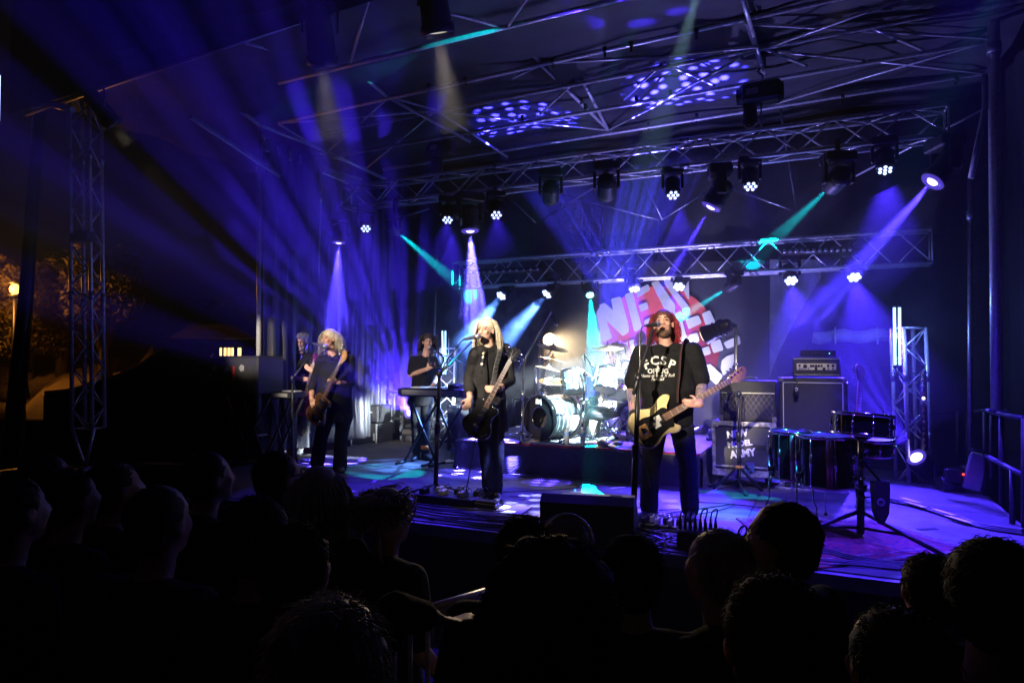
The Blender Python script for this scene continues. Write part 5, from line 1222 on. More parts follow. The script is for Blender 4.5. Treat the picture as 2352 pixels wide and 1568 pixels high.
# ------------------------------------------------------------------ odd gear at the right
gl_ = thing('tilted_lid', 'pale grey case lid leaning against the right railing', 'lid', F(2245, 1132))
c = P(2240, 1083, d=depth(F(2245, 1132)))
Bt = basis(RTF*.95+V((0, 0, .25)), -AXF-RTF*.4)
T('panel', M['grey_lid'], gl_, lambda m: m.box(c, (.17, .40, .09), basis(RTF*.97+V((0, 0, -.2)), -AXF-RTF*.5), bev=.015))
T('handle', M['black_plastic'], gl_, lambda m: m.tube([c+V((-.06, -.06, .2)), c+V((-.04, -.08, .24)), c+V((.06, -.08, .23)), c+V((.07, -.05, .2))], .012, 6))
T('motor', M['black_paint'], gl_, lambda m: (m.lathe([(.10, -.1), (.11, .1)], c+V((-.22, .05, -.17)), (1, .3, 0), 12), m.box(c+V((-.2, 0, -.05)), (.16, .14, .16), bev=.02)))
T('indicator', M['red_led'], gl_, lambda m: m.ell(c+V((-.12, -.10, -.02)), .012, n=8, m=5))
tr = thing('stage_pillar', 'broad dark pillar at the right border of the picture beside the roof pole', 'pillar', (2.15, 6.6, 0))
T('post', M['black_paint'], tr, lambda m: m.box((2.05, 6.75, 3.0), (.34, .5, 6.0), bev=.02))
T('side_rib', M['steel'], tr, lambda m: m.box((1.86, 6.9, 3.0), (.03, .06, 5.6), bev=.008))

for k, (px, py, a) in enumerate(((905, 1128, .3), (1010, 1190, 1.2), (1190, 1140, .1), (1420, 1120, .8), (1640, 1215, .2), (1730, 1205, 1.5), (860, 1105, 2.0), (2130, 1215, .6))):
    q = F(px, py) + V((0, 0, .003))
    tag(T('tape_mark', M['gaffer'] if k % 3 == 0 else M['black_cloth'], None, lambda m: m.prism([(-.09, -.022), (.085, -.024), (.09, .022), (-.088, .02)], Matrix.Rotation(a, 3, 'Z'), q, .002)), 'short strips of tape stuck to the bare stage floor', 'tape', 'tape marks on the stage floor')
# ------------------------------------------------------------------ people: continuous bodies fused from tapered limbs, clothes as children
from mathutils import noise as mnoise
from mathutils.bvhtree import BVHTree
M['skin'] = mat('skin', (.50, .29, .21), .55, 0, .12, 14, .1, 120)
M['skin_tattoo'] = mat('tattooed_skin', (.36, .24, .18), .55, 0, col2=(.10, .09, .09), nscale=24)
M['skin_red'] = mat('ruddy_skin', (.48, .25, .18), .55, 0, .15, 12)
M['shirt_black'] = mat('black_cotton', (.008, .008, .009), .9, 0, .3, 9, .12, 220, spec=.15)
M['shirt_dark'] = mat('charcoal_shirt', (.011, .011, .013), .85, 0, .3, 9, .12, 220, spec=.15)
M['jacket'] = mat('black_jacket', (.016, .0155, .016), .8, 0, .3, 9, .12, 220, spec=.15)
M['jeans'] = mat('dark_denim', (.012, .014, .03), .85, 0, .35, 12, .12, 240, spec=.15)
M['trousers'] = mat('black_trousers', (.010, .010, .012), .85, 0, .3, 10, .12, 220, spec=.15)
M['camo'] = mat('camouflage_cotton', (.10, .085, .06), .9, 0, col2=(.03, .032, .022), nscale=13)
M['hair_blond'] = mat('blond_hair', (.50, .43, .31), .5, 0, .3, 40)
M['hair_ash'] = mat('ash_blond_hair', (.42, .36, .26), .5, 0, .3, 40)
M['hair_red'] = mat('dyed_red_hair', (.20, .004, .014), .45, 0, .4, 40)
M['hair_auburn'] = mat('auburn_hair', (.07, .016, .012), .5, 0, .4, 50, .4, 160, stretch=(1, .15, 1))
M['hair_brown'] = mat('dark_brown_hair', (.022, .014, .010), .75, 0, .3, 40)
M['hair_grey'] = mat('grey_hair', (.20, .19, .18), .5, 0, .3, 40)
M['hair_black'] = mat('black_hair', (.010, .009, .009), .8, 0, .3, 40)
M['eye_dark'] = mat('eye', (.02, .015, .012), .2)
M['lip'] = mat('lips', (.36, .12, .10), .5)
M['mouth'] = mat('open_mouth', (.03, .008, .008), .6)
M['shoe'] = mat('black_shoe', (.012, .012, .013), .5, 0, .3, 20)
M['silver'] = M['chrome']
PENDING = []
def fuse(mb, name, m, parent, vox=.009, sm=4, fold=0.0, fscale=9.0):
    o = mb.build(name, m, parent)
    r = o.modifiers.new('fuse', 'REMESH'); r.mode = 'VOXEL'; r.voxel_size = vox; r.use_smooth_shade = True
    if sm: s = o.modifiers.new('soft', 'SMOOTH'); s.factor = .5; s.iterations = sm
    PENDING.append((o, fold, fscale)); return o
def finish_fused():
    dg = bpy.context.evaluated_depsgraph_get(); done = []
    for o, fold, fs in PENDING: done.append(bpy.data.meshes.new_from_object(o.evaluated_get(dg)))
    for (o, fold, fs), me in zip(PENDING, done):
        nm = o.data.name; old = o.data; o.modifiers.clear(); o.data = me; me.name = nm
        if fold:
            for v in me.vertices:
                p = v.co; f = mnoise.noise(V((p.x*fs, p.y*fs, p.z*fs*.8)))*.7 + mnoise.noise(V((p.x*fs*2.3, p.y*fs*2.3, p.z*fs*3.1)))*.45
                v.co = p + v.normal*(fold*f)
        me.polygons.foreach_set('use_smooth', [True]*len(me.polygons)); me.update()
    PENDING.clear()
def ring(c, sx, sy, side, fwd, n=20, sq=.0):
    out = []
    for j in range(n):
        a = 2*pi*j/n; out.append(V(c) + side*(cos(a)*sx) + fwd*(sin(a)*sy))
    return out
def torso(m, pel, chest, shm, side, fwd, wid, g=0.0, belly=0.0, hem=0.0):
    """pelvis -> shoulder line, rings with half widths"""
    up = (shm-pel); n = up.normalized()
    def pt(t): return pel.lerp(shm, t)
    W_ = wid
    rg = [(-.12-hem, .155+(.028 if g > .012 else 0), .105+(.028 if g > .012 else 0)), (0, .165+(.014 if g > .012 else 0), .115+(.016 if g > .012 else 0)), (.22, .150+belly*.25, .110+belly*.6), (.42, .150+belly*.3, .110+belly*.8), (.66, .165+belly*.1, .118+belly*.3), (.85, .168, .105), (.97, .12, .075)]
    rings = []
    for t, a, b in rg:
        c = pt(t) + fwd*(belly*.45*max(0, 1-abs(t-.35)*2.2))
        rings.append(ring(c, (a+g)*W_, b+g, side, fwd))
    m.loft(rings)
def limb(m, a, b, c, r, g=0.0):
    m.cap(a, b, r[0]+g, r[1]+g); m.cap(b, c, r[1]+g, r[2]+g)
def hand(m, wrist, d, nrm, thumb, curl=.6, s=1.0, spread=.0):
    """palm plus four unequal bent fingers and a thumb from the side of the palm"""
    d = V(d).normalized(); nrm = (V(nrm)-d*V(nrm).dot(d)).normalized(); sd = nrm.cross(d).normalized()
    if sd.dot(V(thumb)) < 0: sd = -sd
    pc = wrist + d*.045*s
    m.cap(wrist-d*.02, wrist+d*.015, .024*s, .027*s)
    for k, off in enumerate((.028, .010, -.010, -.027)):
        b = wrist + d*(.085-.004*abs(k-1))*s + sd*off*s; m.cap(wrist+d*.012*s+sd*off*.7*s, b, .013*s, .0105*s, 8)
        L = (.044, .05, .046, .036)[k]*s; dd = d; p = b
        for seg, f in enumerate((1, .72, .55)):
            ang = curl*(.75+.35*seg); dd = (Quaternion(sd, ang if sd.cross(d).dot(nrm) > 0 else -ang) @ dd)
            q = p + dd*L*f; m.cap(p, q, .0095*s*(1-.07*seg), .0088*s*(1-.08*seg), 8); p = q
    t0 = wrist + d*.022*s + sd*.026*s; t1 = t0 + (d*.6+sd*.75+nrm*.25).normalized()*.042*s; t2 = t1 + (d*.9+sd*.15+nrm*(.4+.5*curl)).normalized()*.034*s
    m.cap(t0, t1, .013*s, .011*s, 8); m.cap(t1, t2, .011*s, .009*s, 8)
def head(m, hc, f, u, sd, s=1.0, jaw=0.0):
    R3 = Matrix((sd, f, u)).transposed()
    e = lambda p, r: m.ell(hc + R3 @ (V(p)*s), tuple(k*s for k in r), R3, 16, 10)
    e((0, -.012, .035), (.076, .096, .092)); e((0, .022, -.035-jaw*.4), (.060, .070, .070)); e((0, .058, -.088-jaw), (.030, .030, .024))
    e((0, .078, .037), (.048, .010, .010)); e((.034, .066, -.018), (.024, .024, .022)); e((-.034, .066, -.018), (.024, .024, .022))
    m.cap(hc + R3 @ (V((0, .088, .020))*s), hc + R3 @ (V((0, .110, -.020))*s), .0095*s, .0135*s, 10)
    e((.012, .098, -.022), (.010, .010, .008)); e((-.012, .098, -.022), (.010, .010, .008))
    e((0, .083, -.050), (.026, .012, .008)); e((0, .080, -.066-jaw), (.022, .012, .008))
    for k in (-1, 1): e((k*.077, -.012, .0), (.010, .022, .032))
def face_parts(o, hc, f, u, sd, s=1.0, eye='eye_dark', mouth=0.0, brow='hair_brown', lips=True):
    R3 = Matrix((sd, f, u)).transposed()
    for k in (-1, 1):
        T('eye', M[eye], o, lambda m: m.ell(hc + R3 @ (V((k*.031, .083, .014))*s), (.011*s, .006*s, .0038*s), R3, 10, 6))
        T('eyebrow', M[brow], o, lambda m: m.cap(hc + R3 @ (V((k*.014, .094, .036))*s), hc + R3 @ (V((k*.047, .082, .040))*s), .0042*s, .003*s, 6))
    if mouth: T('mouth', M['mouth'], o, lambda m: m.ell(hc + R3 @ (V((0, .086, -.06-mouth*.3))*s), (.02*s, .012*s, (.008+mouth*.5)*s), R3, 10, 6))
    elif lips: T('lips', M['lip'], o, lambda m: m.ell(hc + R3 @ (V((0, .088, -.058))*s), (.022*s, .010*s, .009*s), R3, 10, 6))
def locks(name, m_, parent, hc, f, u, sd, n, length, s=1.0, wave=.02, rad=.012, front=.35, out=.03, seed=1, toward=None, down=None, taper=.5, top=True, short=False, top_mat=None):
    """hair built of many tapered locks rooted over the skull"""
    rnd = random.Random(seed); R3 = Matrix((sd, f, u)).transposed(); dn = down or V((0, 0, -1))
    mb = MB()
    if top_mat: T('hair_crown', M[top_mat], parent, lambda m: m.ell(hc + R3 @ (V((0, -.020, .047))*s), (.085*s, .1005*s, .093*s), R3, 22, 14))
    elif top: mb.ell(hc + R3 @ (V((0, -.020, .047))*s), (.084*s, .0995*s, .092*s), R3, 18, 12)
    for k in range(n):
        a = rnd.uniform(-pi, pi); el = rnd.uniform(.05, 1.25)
        dirn = V((sin(a)*cos(el), -cos(a)*cos(el), sin(el)))       # a=0 is the back of the head
        if dirn.y > front: continue
        root = hc + R3 @ (V((dirn.x*.080, dirn.y*.095-.012, .035+dirn.z*.085))*s)
        outd = R3 @ V((dirn.x, dirn.y, 0)); outd = outd.normalized() if outd.length > .01 else outd
        L = length*rnd.uniform(.65, 1.08); pts = [root]; p = root.copy(); ph = rnd.uniform(0, 6.28)
        steps = 7; vel = (R3 @ dirn)*.6 + outd*.5
        if short:
            rd = R3 @ dirn; tg_ = dn + R3 @ V((rnd.uniform(-.9, .9), rnd.uniform(-.9, .3), rnd.uniform(-.2, .5))); tg_ = tg_ - rd*tg_.dot(rd)
            vel = tg_.normalized()*.85 + rd*rnd.uniform(.15, .5)
        for i in range(1, steps+1):
            t = i/steps
            vel = vel*(.55 if not short else .9) + dn*(.62 if not short else .12) + outd*(out*(1-t)*3 if not short else 0)
            st = vel.normalized()*L/steps
            p = p + st + (sd*sin(ph+t*9) + f*cos(ph*1.3+t*8))*wave*.35
            q = p - hc; fl = V((q.dot(sd), q.dot(f), q.dot(u)))
            if fl.z > -.12*s:                                       # keep outside the skull
                rr = math.sqrt((fl.x/(.088*s))**2 + ((fl.y+.015)/(.102*s))**2)
                if rr < 1: fl.x /= max(rr, .3); fl.y = (fl.y+.015)/max(rr, .3)-.015; p = hc + sd*fl.x + f*fl.y + u*fl.z
            if fl.y > .0 and -.30*s < fl.z < .075*s and abs(fl.x) < .082*s and not short:   # keep the face clear
                fl.x = math.copysign(.084*s, fl.x if abs(fl.x) > .004 else (root-hc).dot(sd)); fl.y = min(fl.y, .045*s); p = hc + sd*fl.x + f*fl.y + u*fl.z
            pts.append(p.copy())
        rr = rad*rnd.uniform(.7, 1.25); mb.tube(pts, [rr*.7]+[rr*(1-(1-taper)*i/steps) for i in range(1, steps)]+[rr*.15], 5)
    return mb.build(name, M[m_], parent)
def shoe(o, ank, toe, m_='shoe'):
    ank, toe = V(ank), V(toe); d = V((toe.x-ank.x, toe.y-ank.y, 0)); d = d.normalized() if d.length > .02 else V((0, -1, 0))
    g = min(ank.z, toe.z)-.0
    b = V((ank.x, ank.y, SZ if ank.z > SZ-.05 else 0)); sd = V((-d.y, d.x, 0)); mb = MB()
    rings = []
    for x, w, h in ((-.085, .020, .05), (-.07, .036, .085), (-.01, .042, .105), (.06, .043, .075), (.12, .047, .055), (.165, .040, .045), (.195, .018, .028)):
        c = b + d*x; rings.append([c + sd*(w*cos(t)) + V((0, 0, .006 + h*.5 + h*.5*sin(t))) for t in [2*pi*j/14 for j in range(14)]])
    mb.loft(rings); mb.cap(b+V((0, 0, .07)), b+V((0, 0, .14)), .05, .046)
    s = mb.build('shoe', M[m_], o)
    T('sole', M['rubber'], s, lambda m: m.loft([[b+d*x+sd*(w*k)+V((0, 0, z)) for k, z in ((-1, .002), (1, .002), (1, .02), (-1, .02))] for x, w in ((-.088, .03), (-.04, .044), (.1, .05), (.17, .042), (.2, .02))], smooth=False))
    return s
class Fig: pass
def person(label, J, face, skin='skin', hs=1.0, wid=1.0, belly=0.0, vox=.008, legs=True, handspec=None, jaw=0.0, group=None, arms=(.050, .042, .030)):
    """J: world joints. a = picture-left side, b = picture-right side"""
    g = Fig(); g.J = J; g.face = face; mb = MB()
    side = (J['sb']-J['sa']); side.normalize(); shm = (J['sa']+J['sb'])/2
    up = (shm-J['pel']).normalized(); fwd = up.cross(side).normalized()
    if fwd.dot(face) < 0: fwd = -fwd
    g.side, g.fwd, g.shm, g.up = side, fwd, shm, up
    f = face.normalized(); u = J.get('headup', V((0, 0, 1))); u = (u-f*u.dot(f)).normalized(); sd = f.cross(u).normalized()
    g.f, g.u, g.sd, g.hc, g.hs = f, u, sd, J['head'], hs
    torso(mb, J['pel'], None, shm, side, fwd, wid, -.012, belly)
    mb.cap(shm-up*.03, J['head']-u*.07*hs-f*.015, .062, .054)
    mb.cap(J['sa']+side*.02, shm+up*.03, .05, .05); mb.cap(J['sb']-side*.02, shm+up*.03, .05, .05)
    head(mb, J['head'], f, u, sd, hs, jaw)
    for s in 'ab':
        if 'e'+s in J:
            limb(mb, J['s'+s], J['e'+s], J['w'+s], arms)
            d, nr, th, cu = (handspec or {}).get(s, ((J['w'+s]-J['e'+s]), fwd, fwd, .5))
            hand(mb, J['w'+s], d, nr, th, cu)
        if legs: limb(mb, J['h'+s], J['k'+s], J['n'+s], (.082, .058, .042)); mb.cap(J['n'+s], J['n'+s]+V((0, 0, -.03)), .04, .036)
    o = fuse(mb, 'person', M[skin], None, vox, 3)
    tag(o, label, 'person', group); g.o = o; return g
def shirt(g, m_='shirt_black', sleeve=1.0, gap=.016, belly=0.0, wid=1.0, hem=.06, name='shirt', fold=.007, vox=.012, arm=(.066, .056, .046), forearm=0.0, collar=False):
    J = g.J; mb = MB(); torso(mb, J['pel'], None, g.shm, g.side, g.fwd, wid, gap, belly, hem)
    mb.cap(J['sa']+g.side*.015, g.shm+g.up*.02, .064, .066); mb.cap(J['sb']-g.side*.015, g.shm+g.up*.02, .064, .066)
    for s in 'ab':
        if 'e'+s not in J: continue
        S_, E, Wr = J['s'+s], J['e'+s], J['w'+s]
        if sleeve < 1: q = S_.lerp(E, sleeve); mb.cap(S_, q, arm[0]+.004, arm[1]+.014)
        else:
            mb.cap(S_, E, arm[0], arm[1])
            if forearm: mb.cap(E, E.lerp(Wr, forearm), arm[1], arm[2])
    o = fuse(mb, name, M[m_], g.o, vox, 3, fold)
    if collar:
        for k in (-1, 1): T('collar', M[m_], g.o, lambda m: m.tube(spline([g.shm-g.f*.06+g.up*.075, g.shm+g.side*k*.062+g.up*.07, g.shm+g.fwd*.085+g.side*k*.03+g.up*.015]), [.012]*13, 6, flat=2.2, up=g.up))
    return o
def pants(g, m_='trousers', r=(.098, .074, .062), knee=False, name='trousers', fold=.008, vox=.012, belly=0.0, wid=1.0, flare=1.0):
    J = g.J; mb = MB(); pel = J['pel']
    mb.loft([ring(pel+g.up*t, (a+belly*.2)*wid, b+belly*.5, g.side, g.fwd) for t, a, b in ((-.10, .165, .115), (0, .178, .128), (.09, .168, .122))])
    for s in 'ab':
        H, K, N_ = J['h'+s], J['k'+s], J['n'+s]
        if knee: mb.cap(H, K.lerp(N_, .06), r[0]+.012, r[1]+.03)
        else: mb.cap(H, K, r[0], r[1]); mb.cap(K, N_+V((0, 0, .0)), r[1], r[2]*flare)
        mb.cap(pel.lerp(H, .4), H, .10, r[0])
    return fuse(mb, name, M[m_], g.o, vox, 3, fold)
def strap(g, pts, m_='black_cloth', w=.03, name='strap'):
    return T(name, M[m_], g.o, lambda m: m.tube(spline(pts, 6), w, 6, flat=.16, up=g.fwd))
def joints(ref, spec):
    d = depth(ref); return {k: P(v[0], v[1], d=d+(v[2] if len(v) > 2 else 0)) for k, v in spec.items()}
def cam_dir(r, u, t): return (RTF*r + V((0, 0, u)) - AXF*t).normalized()

# ---- bassist with red hair
J = joints(bsf, dict(head=(1524, 746, .03), sa=(1474, 812, .02), sb=(1590, 806, .02), ea=(1452, 893, .08), wa=(1455, 950, -.22), eb=(1612, 884, -.02), wb=(1606, 928, -.26), pel=(1531, 948, .05),
    ha=(1504, 985, .05), hb=(1566, 982, .05), ka=(1493, 1072, 0), kb=(1580, 1066, .02), na=(1491, 1164, .0), nb=(1585, 1168, .05), ta=(1466, 1186, -.1), tb=(1588, 1190, -.15)))
J['headup'] = cam_dir(.02, 1, -.35)
g = person('red haired bearded bassist in a black printed t-shirt singing into a microphone', J, cam_dir(-.30, .30, 1), 'skin_red', 1.06, 1.16, .10, arms=(.062, .052, .034),
    handspec={'a': (cam_dir(.35, -.95, .1), AXF, RTF, .55), 'b': (cam_dir(-.9, .1, .2), AXF*1.0, V((0, 0, 1)), .85)})
BASS = g
ts = shirt(g, 'shirt_black', .78, .022, .12, 1.16, .10, 't_shirt', .006, arm=(.082, .078, .05))
pants(g, 'jeans', (.112, .085, .078), name='jeans', belly=.06, wid=1.12, flare=1.05)
for s in 'ab':
    shoe(g.o, J['n'+s], J['t'+s]); 
    T('tattooed_forearm', M['skin_tattoo'], g.o, lambda m: (m.cap(J['s'+s].lerp(J['e'+s], .7), J['e'+s], .054, .0535), m.cap(J['e'+s], J['e'+s].lerp(J['w'+s], .85), .0535, .036)))
face_parts(g.o, g.hc, g.f, g.u, g.sd, 1.06, brow='hair_brown')
M['beard'] = mat('ginger_beard', (.10, .05, .03), .8, 0, .4, 60, .6, 200)
R3 = Matrix((g.sd, g.f, g.u)).transposed()
bm = MB()
for p, r in (((0, .052, -.10), (.050, .050, .036)), ((.045, .02, -.070), (.022, .05, .04)), ((-.045, .02, -.070), (.022, .05, .04)), ((0, .088, -.040), (.03, .012, .006)), ((0, .070, -.086), (.034, .03, .022))):
    bm.ell(g.hc + R3 @ V(p), r, R3, 14, 8)
fuse(bm, 'beard', M['beard'], g.o, .007, 2, .004, 40)
locks('hair', 'hair_red', g.o, g.hc, g.f, g.u, g.sd, 1500, .29, 1.06, .03, .0024, .12, .02, 3, top_mat='hair_auburn')
T('earring', M['chrome'], g.o, lambda m: m.lathe([(.012, 0), (.015, .003), (.012, .006)], g.hc + R3 @ V((.088, -.01, -.045)), g.sd, 12, caps=False))
M['strap_red'] = mat('red_patterned_strap', (.05, .008, .01), .8, 0, col2=(.02, .012, .012), nscale=40)
d = depth(bsf)
strap(g, [P(1580, 790, d=d+.08), P(1570, 784, d=d-.03), P(1563, 812, d=d-.14), P(1560, 860, d=d-.21), P(1556, 900, d=d-.25), P(1556, 925, d=d-.25)], 'strap_red', .032, 'guitar_strap')
T('wristband', M['black_cloth'], g.o, lambda m: m.lathe([(.038, -.02), (.040, 0), (.038, .02)], J['wa'], J['wa']-J['ea'], 14))
# lettering on the shirt, laid on the cloth after the body is fused
TXT = []
def shirt_text(s, size, px, py, rot=0.0, shear=0.0, sx=1.0, space=1.0):
    o_ = P(px, py, d=d-.6); Bx = basis(RTF*cos(rot)+V((0, 0, sin(rot))), -AXF)
    TXT.append((text3d('lettering', s, size*(d-.6)/d, o_, Bx, M['panel_cream'], g.o, 0.0, shear=shear, sx=sx, space=space, bold=.03 if size > .045 else .01), ts))
for s, px, py, r in (('F', 1484.5, 838, .42), ('C', 1504, 829, .10), ('S', 1524, 829, -.10), ('P', 1543, 837, -.36)): shirt_text(s, .105, px, py, r, sx=1.05)
shirt_text('&', .045, 1511.5, 844); shirt_text('OFFUG', .058, 1511.5, 852.5, sx=1.0)
shirt_text("Home of Rock 'n' Roll", .040, 1510, 862.5, .02, .35, .82); shirt_text('Football', .040, 1510, 870.5, .02, .35, .85)

# ---- singer
J = joints(sgf, dict(head=(1117, 760, -.02), sa=(1092, 812, -.02), sb=(1160, 803, .03), ea=(1078, 872, .02), wa=(1079, 914, -.18), eb=(1172, 872, .08), wb=(1146, 893, -.20), pel=(1124, 940, .05),
    ha=(1108, 965, .03), hb=(1141, 962, .06), ka=(1116, 1035, 0), kb=(1143, 1032, .05), na=(1121, 1119, .02), nb=(1141, 1122, .06), ta=(1110, 1143, -.1), tb=(1143, 1148, -.12)))
g = person('long blond haired singer in a black jacket at the centre microphone', J, cam_dir(-.48, .02, .9), 'skin', 1.0, .92, 0,
    handspec={'a': (cam_dir(-.25, -.9, .3), AXF-RTF*.4, cam_dir(.3, 0, 1), 1.15), 'b': (cam_dir(-.95, .0, .2), AXF, V((0, 0, 1)), .85)}, jaw=.012)
shirt(g, 'shirt_black', .3, .010, 0, .92, .06, 'vest', .004)
# open jacket: hangs longer, front edges leave the vest visible
J2 = g.J; mb = MB(); fw, sdv, up = g.fwd, g.side, g.up
rings = []
for t, a, b in ((-.42, .215, .165), (-.2, .205, .155), (0, .190, .145), (.3, .168, .132), (.62, .178, .138), (.86, .176, .12), (.98, .12, .085)):
    c = J['pel'].lerp(g.shm, t) - fw*.012; rg = []
    for j in range(26):
        ang = radians_ = pi*.5 + .42 + (2*pi-.84)*j/25; rg.append(c + sdv*(cos(ang)*a*.95) + fw*(sin(ang)*b))
    for j in range(26):
        ang = pi*.5 + .42 + (2*pi-.84)*(25-j)/25; rg.append(c + sdv*(cos(ang)*(a*.95-.022)) + fw*(sin(ang)*(b-.022)))
    rings.append(rg)
mb.loft(rings)
for s in 'ab': mb.cap(J['s'+s], J['e'+s], .068, .060); mb.cap(J['e'+s], J['e'+s].lerp(J['w'+s], .62), .060, .052)
for sg, s in ((1, 'a'), (-1, 'b')): mb.cap(J['s'+s]+sdv*sg*.01, g.shm+up*.02+sdv*(-sg)*.05, .066, .058)
fuse(mb, 'jacket', M['jacket'], g.o, .010, 2, .008, 11)
for sg in (-1, 1):
    T('lapel', M['jacket'], g.o, lambda m: m.tube(spline([g.shm+up*.05+sdv*sg*.055+fw*.03, g.shm-up*.06+sdv*sg*.075+fw*.115, g.shm-up*.20+sdv*sg*.065+fw*.14, g.shm-up*.34+sdv*sg*.06+fw*.145]), [.02, .03, .034, .03]+[.03]*12+[.02, .016, .012], 6, flat=.25, up=fw))
pants(g, 'jeans', (.088, .068, .060), wid=.9)
for s in 'ab': shoe(g.o, J['n'+s], J['t'+s])
face_parts(g.o, g.hc, g.f, g.u, g.sd, 1.0, mouth=.014, brow='hair_ash')
locks('hair', 'hair_blond', g.o, g.hc, g.f, g.u, g.sd, 1700, .33, 1.02, .010, .0026, .12, .035, 5)
d = depth(sgf)
strap(g, [P(1152, 796, d=d+.1), P(1150, 790, d=d), P(1147, 812, d=d-.13), P(1140, 840, d=d-.17), P(1135, 870, d=d-.2), P(1132, 885, d=d-.22)], 'black_cloth', .03, 'guitar_strap')
for k in range(6): T('strap_stud', M['chrome'], g.o, lambda m: m.box(P(1147.5-2.0*k, 810+9*k, d=d-.155-.010*k), (.028, .006, .012), basis(RTF, -AXF)))
nk = [P(1111, 803, d=d-.13), P(1110.5, 812, d=d-.145), P(1109.5, 821, d=d-.15), P(1108.5, 829, d=d-.155), P(1107, 836, d=d-.155)]
T('necklace', M['chrome'], g.o, lambda m: (m.tube(spline([P(1118, 798, d=d-.07)]+nk), .0035, 5)))
for k, mm in enumerate(('bronze', 'bronze', 'chrome', 'trim_white')): T('pendant', M[mm], g.o, lambda m: m.lathe([(.004, 0), (.016, .003), (.012, .009), (.002, .011)], nk[k+1], -AXF, 10))
T('wristwatch', M['chrome'], g.o, lambda m: m.lathe([(.034, -.012), (.037, 0), (.034, .012)], J['wb'], J['wb']-J['eb'], 14))

# ---- blond guitarist on the left
J = joints(lgf, dict(head=(756, 780, -.02), sa=(738, 829, -.02), sb=(803, 824, .03), ea=(717, 889, .05), wa=(716, 915, -.18), eb=(806, 880, .06), wb=(776, 878, -.20), pel=(770, 938, .06),
    ha=(750, 960, .03), hb=(791, 958, .06), ka=(738, 1003, -.02), kb=(783, 1002, .05), na=(729, 1062, 0), nb=(781, 1070, .05), ta=(722, 1076, -.1), tb=(784, 1082, -.12)))
g = person('guitarist with frizzy ash blond hair in a black shirt singing at the left', J, cam_dir(-.5, .04, .85), 'skin_red', 1.02, 1.08, .07, jaw=.014,
    handspec={'a': (cam_dir(.25, -.95, .2), AXF, RTF, .8), 'b': (cam_dir(-.95, .1, .2), AXF, V((0, 0, 1)), .85)})
shirt(g, 'shirt_dark', 1.0, .020, .08, 1.08, .14, 'shirt', .008, forearm=.35, collar=True)
pants(g, 'trousers', (.105, .085, .085), wid=1.08, belly=.04, flare=1.08)
for s in 'ab': shoe(g.o, J['n'+s], J['t'+s])
face_parts(g.o, g.hc, g.f, g.u, g.sd, 1.02, mouth=.02, brow='hair_ash')
R3 = Matrix((g.sd, g.f, g.u)).transposed()
T('moustache', M['hair_grey'], g.o, lambda m: m.ell(g.hc + R3 @ V((0, .094, -.038)), (.03, .012, .008), R3, 10, 6))
T('goatee', M['hair_grey'], g.o, lambda m: m.ell(g.hc + R3 @ V((0, .068, -.115)), (.026, .022, .022), R3, 10, 6))
locks('hair', 'hair_ash', g.o, g.hc, g.f, g.u, g.sd, 1700, .30, 1.03, .05, .0024, .15, .09, 8)
d = depth(lgf)
strap(g, [P(800, 812, d=d+.1), P(795, 808, d=d), P(786, 825, d=d-.13), P(765, 860, d=d-.2), P(748, 890, d=d-.22)], 'black_cloth', .028, 'guitar_strap')

# ---- grey haired man behind him
J = joints(gmf, dict(head=(691, 784, 0), sa=(661, 823, 0), sb=(716, 820, .02), ea=(651, 861, .02), wa=(686, 869, -.22), eb=(727, 860, .0), wb=(716, 852, -.28), pel=(684, 922, .04),
    ha=(668, 936, .03), hb=(699, 936, .04), ka=(652, 985, -.02), kb=(697, 986, .02), na=(650, 1032, 0), nb=(690, 1037, .03), ta=(643, 1043, -.1), tb=(686, 1050, -.12)))
g = person('grey haired bearded man with glasses in dark shirt and camouflage shorts', J, cam_dir(.10, -.25, .95), 'skin_red', 1.0, 1.05, .06,
    handspec={'a': (cam_dir(.95, -.1, .2), AXF, V((0, 0, 1)), .6), 'b': (cam_dir(-.6, .5, .2), AXF, V((0, 0, 1)), .9)})
shirt(g, 'shirt_dark', .85, .018, .07, 1.05, .12, 'shirt', .006, collar=True)
pants(g, 'camo', (.10, .075, .07), True, 'shorts', .008)
for s in 'ab':
    shoe(g.o, J['n'+s], J['t'+s], 'grey_lid'); T('sock', M['black_cloth'], g.o, lambda m: m.cap(J['n'+s]+V((0, 0, .02)), J['n'+s]+V((0, 0, .14)), .048, .050))
face_parts(g.o, g.hc, g.f, g.u, g.sd, 1.0, brow='hair_grey')
R3 = Matrix((g.sd, g.f, g.u)).transposed()
for k in (-1, 1): T('glasses', M['black_plastic'], g.o, lambda m: m.tube([g.hc + R3 @ V((k*.033+.024*cos(t), .100, .012+.017*sin(t))) for t in [2*pi*j/12 for j in range(13)]] + [g.hc + R3 @ V((k*.080, -.01, .02))], .003, 5))
bm = MB()
for p, r in (((0, .055, -.10), (.042, .042, .035)), ((.042, .025, -.075), (.02, .04, .035)), ((-.042, .025, -.075), (.02, .04, .035)), ((0, .094, -.042), (.03, .012, .007))): bm.ell(g.hc + R3 @ V(p), r, R3, 14, 8)
fuse(bm, 'beard', M['hair_grey'], g.o, .007, 2, .004, 40)
locks('hair', 'hair_grey', g.o, g.hc, g.f, g.u, g.sd, 330, .08, 1.0, .03, .008, .45, .05, 12, short=True)

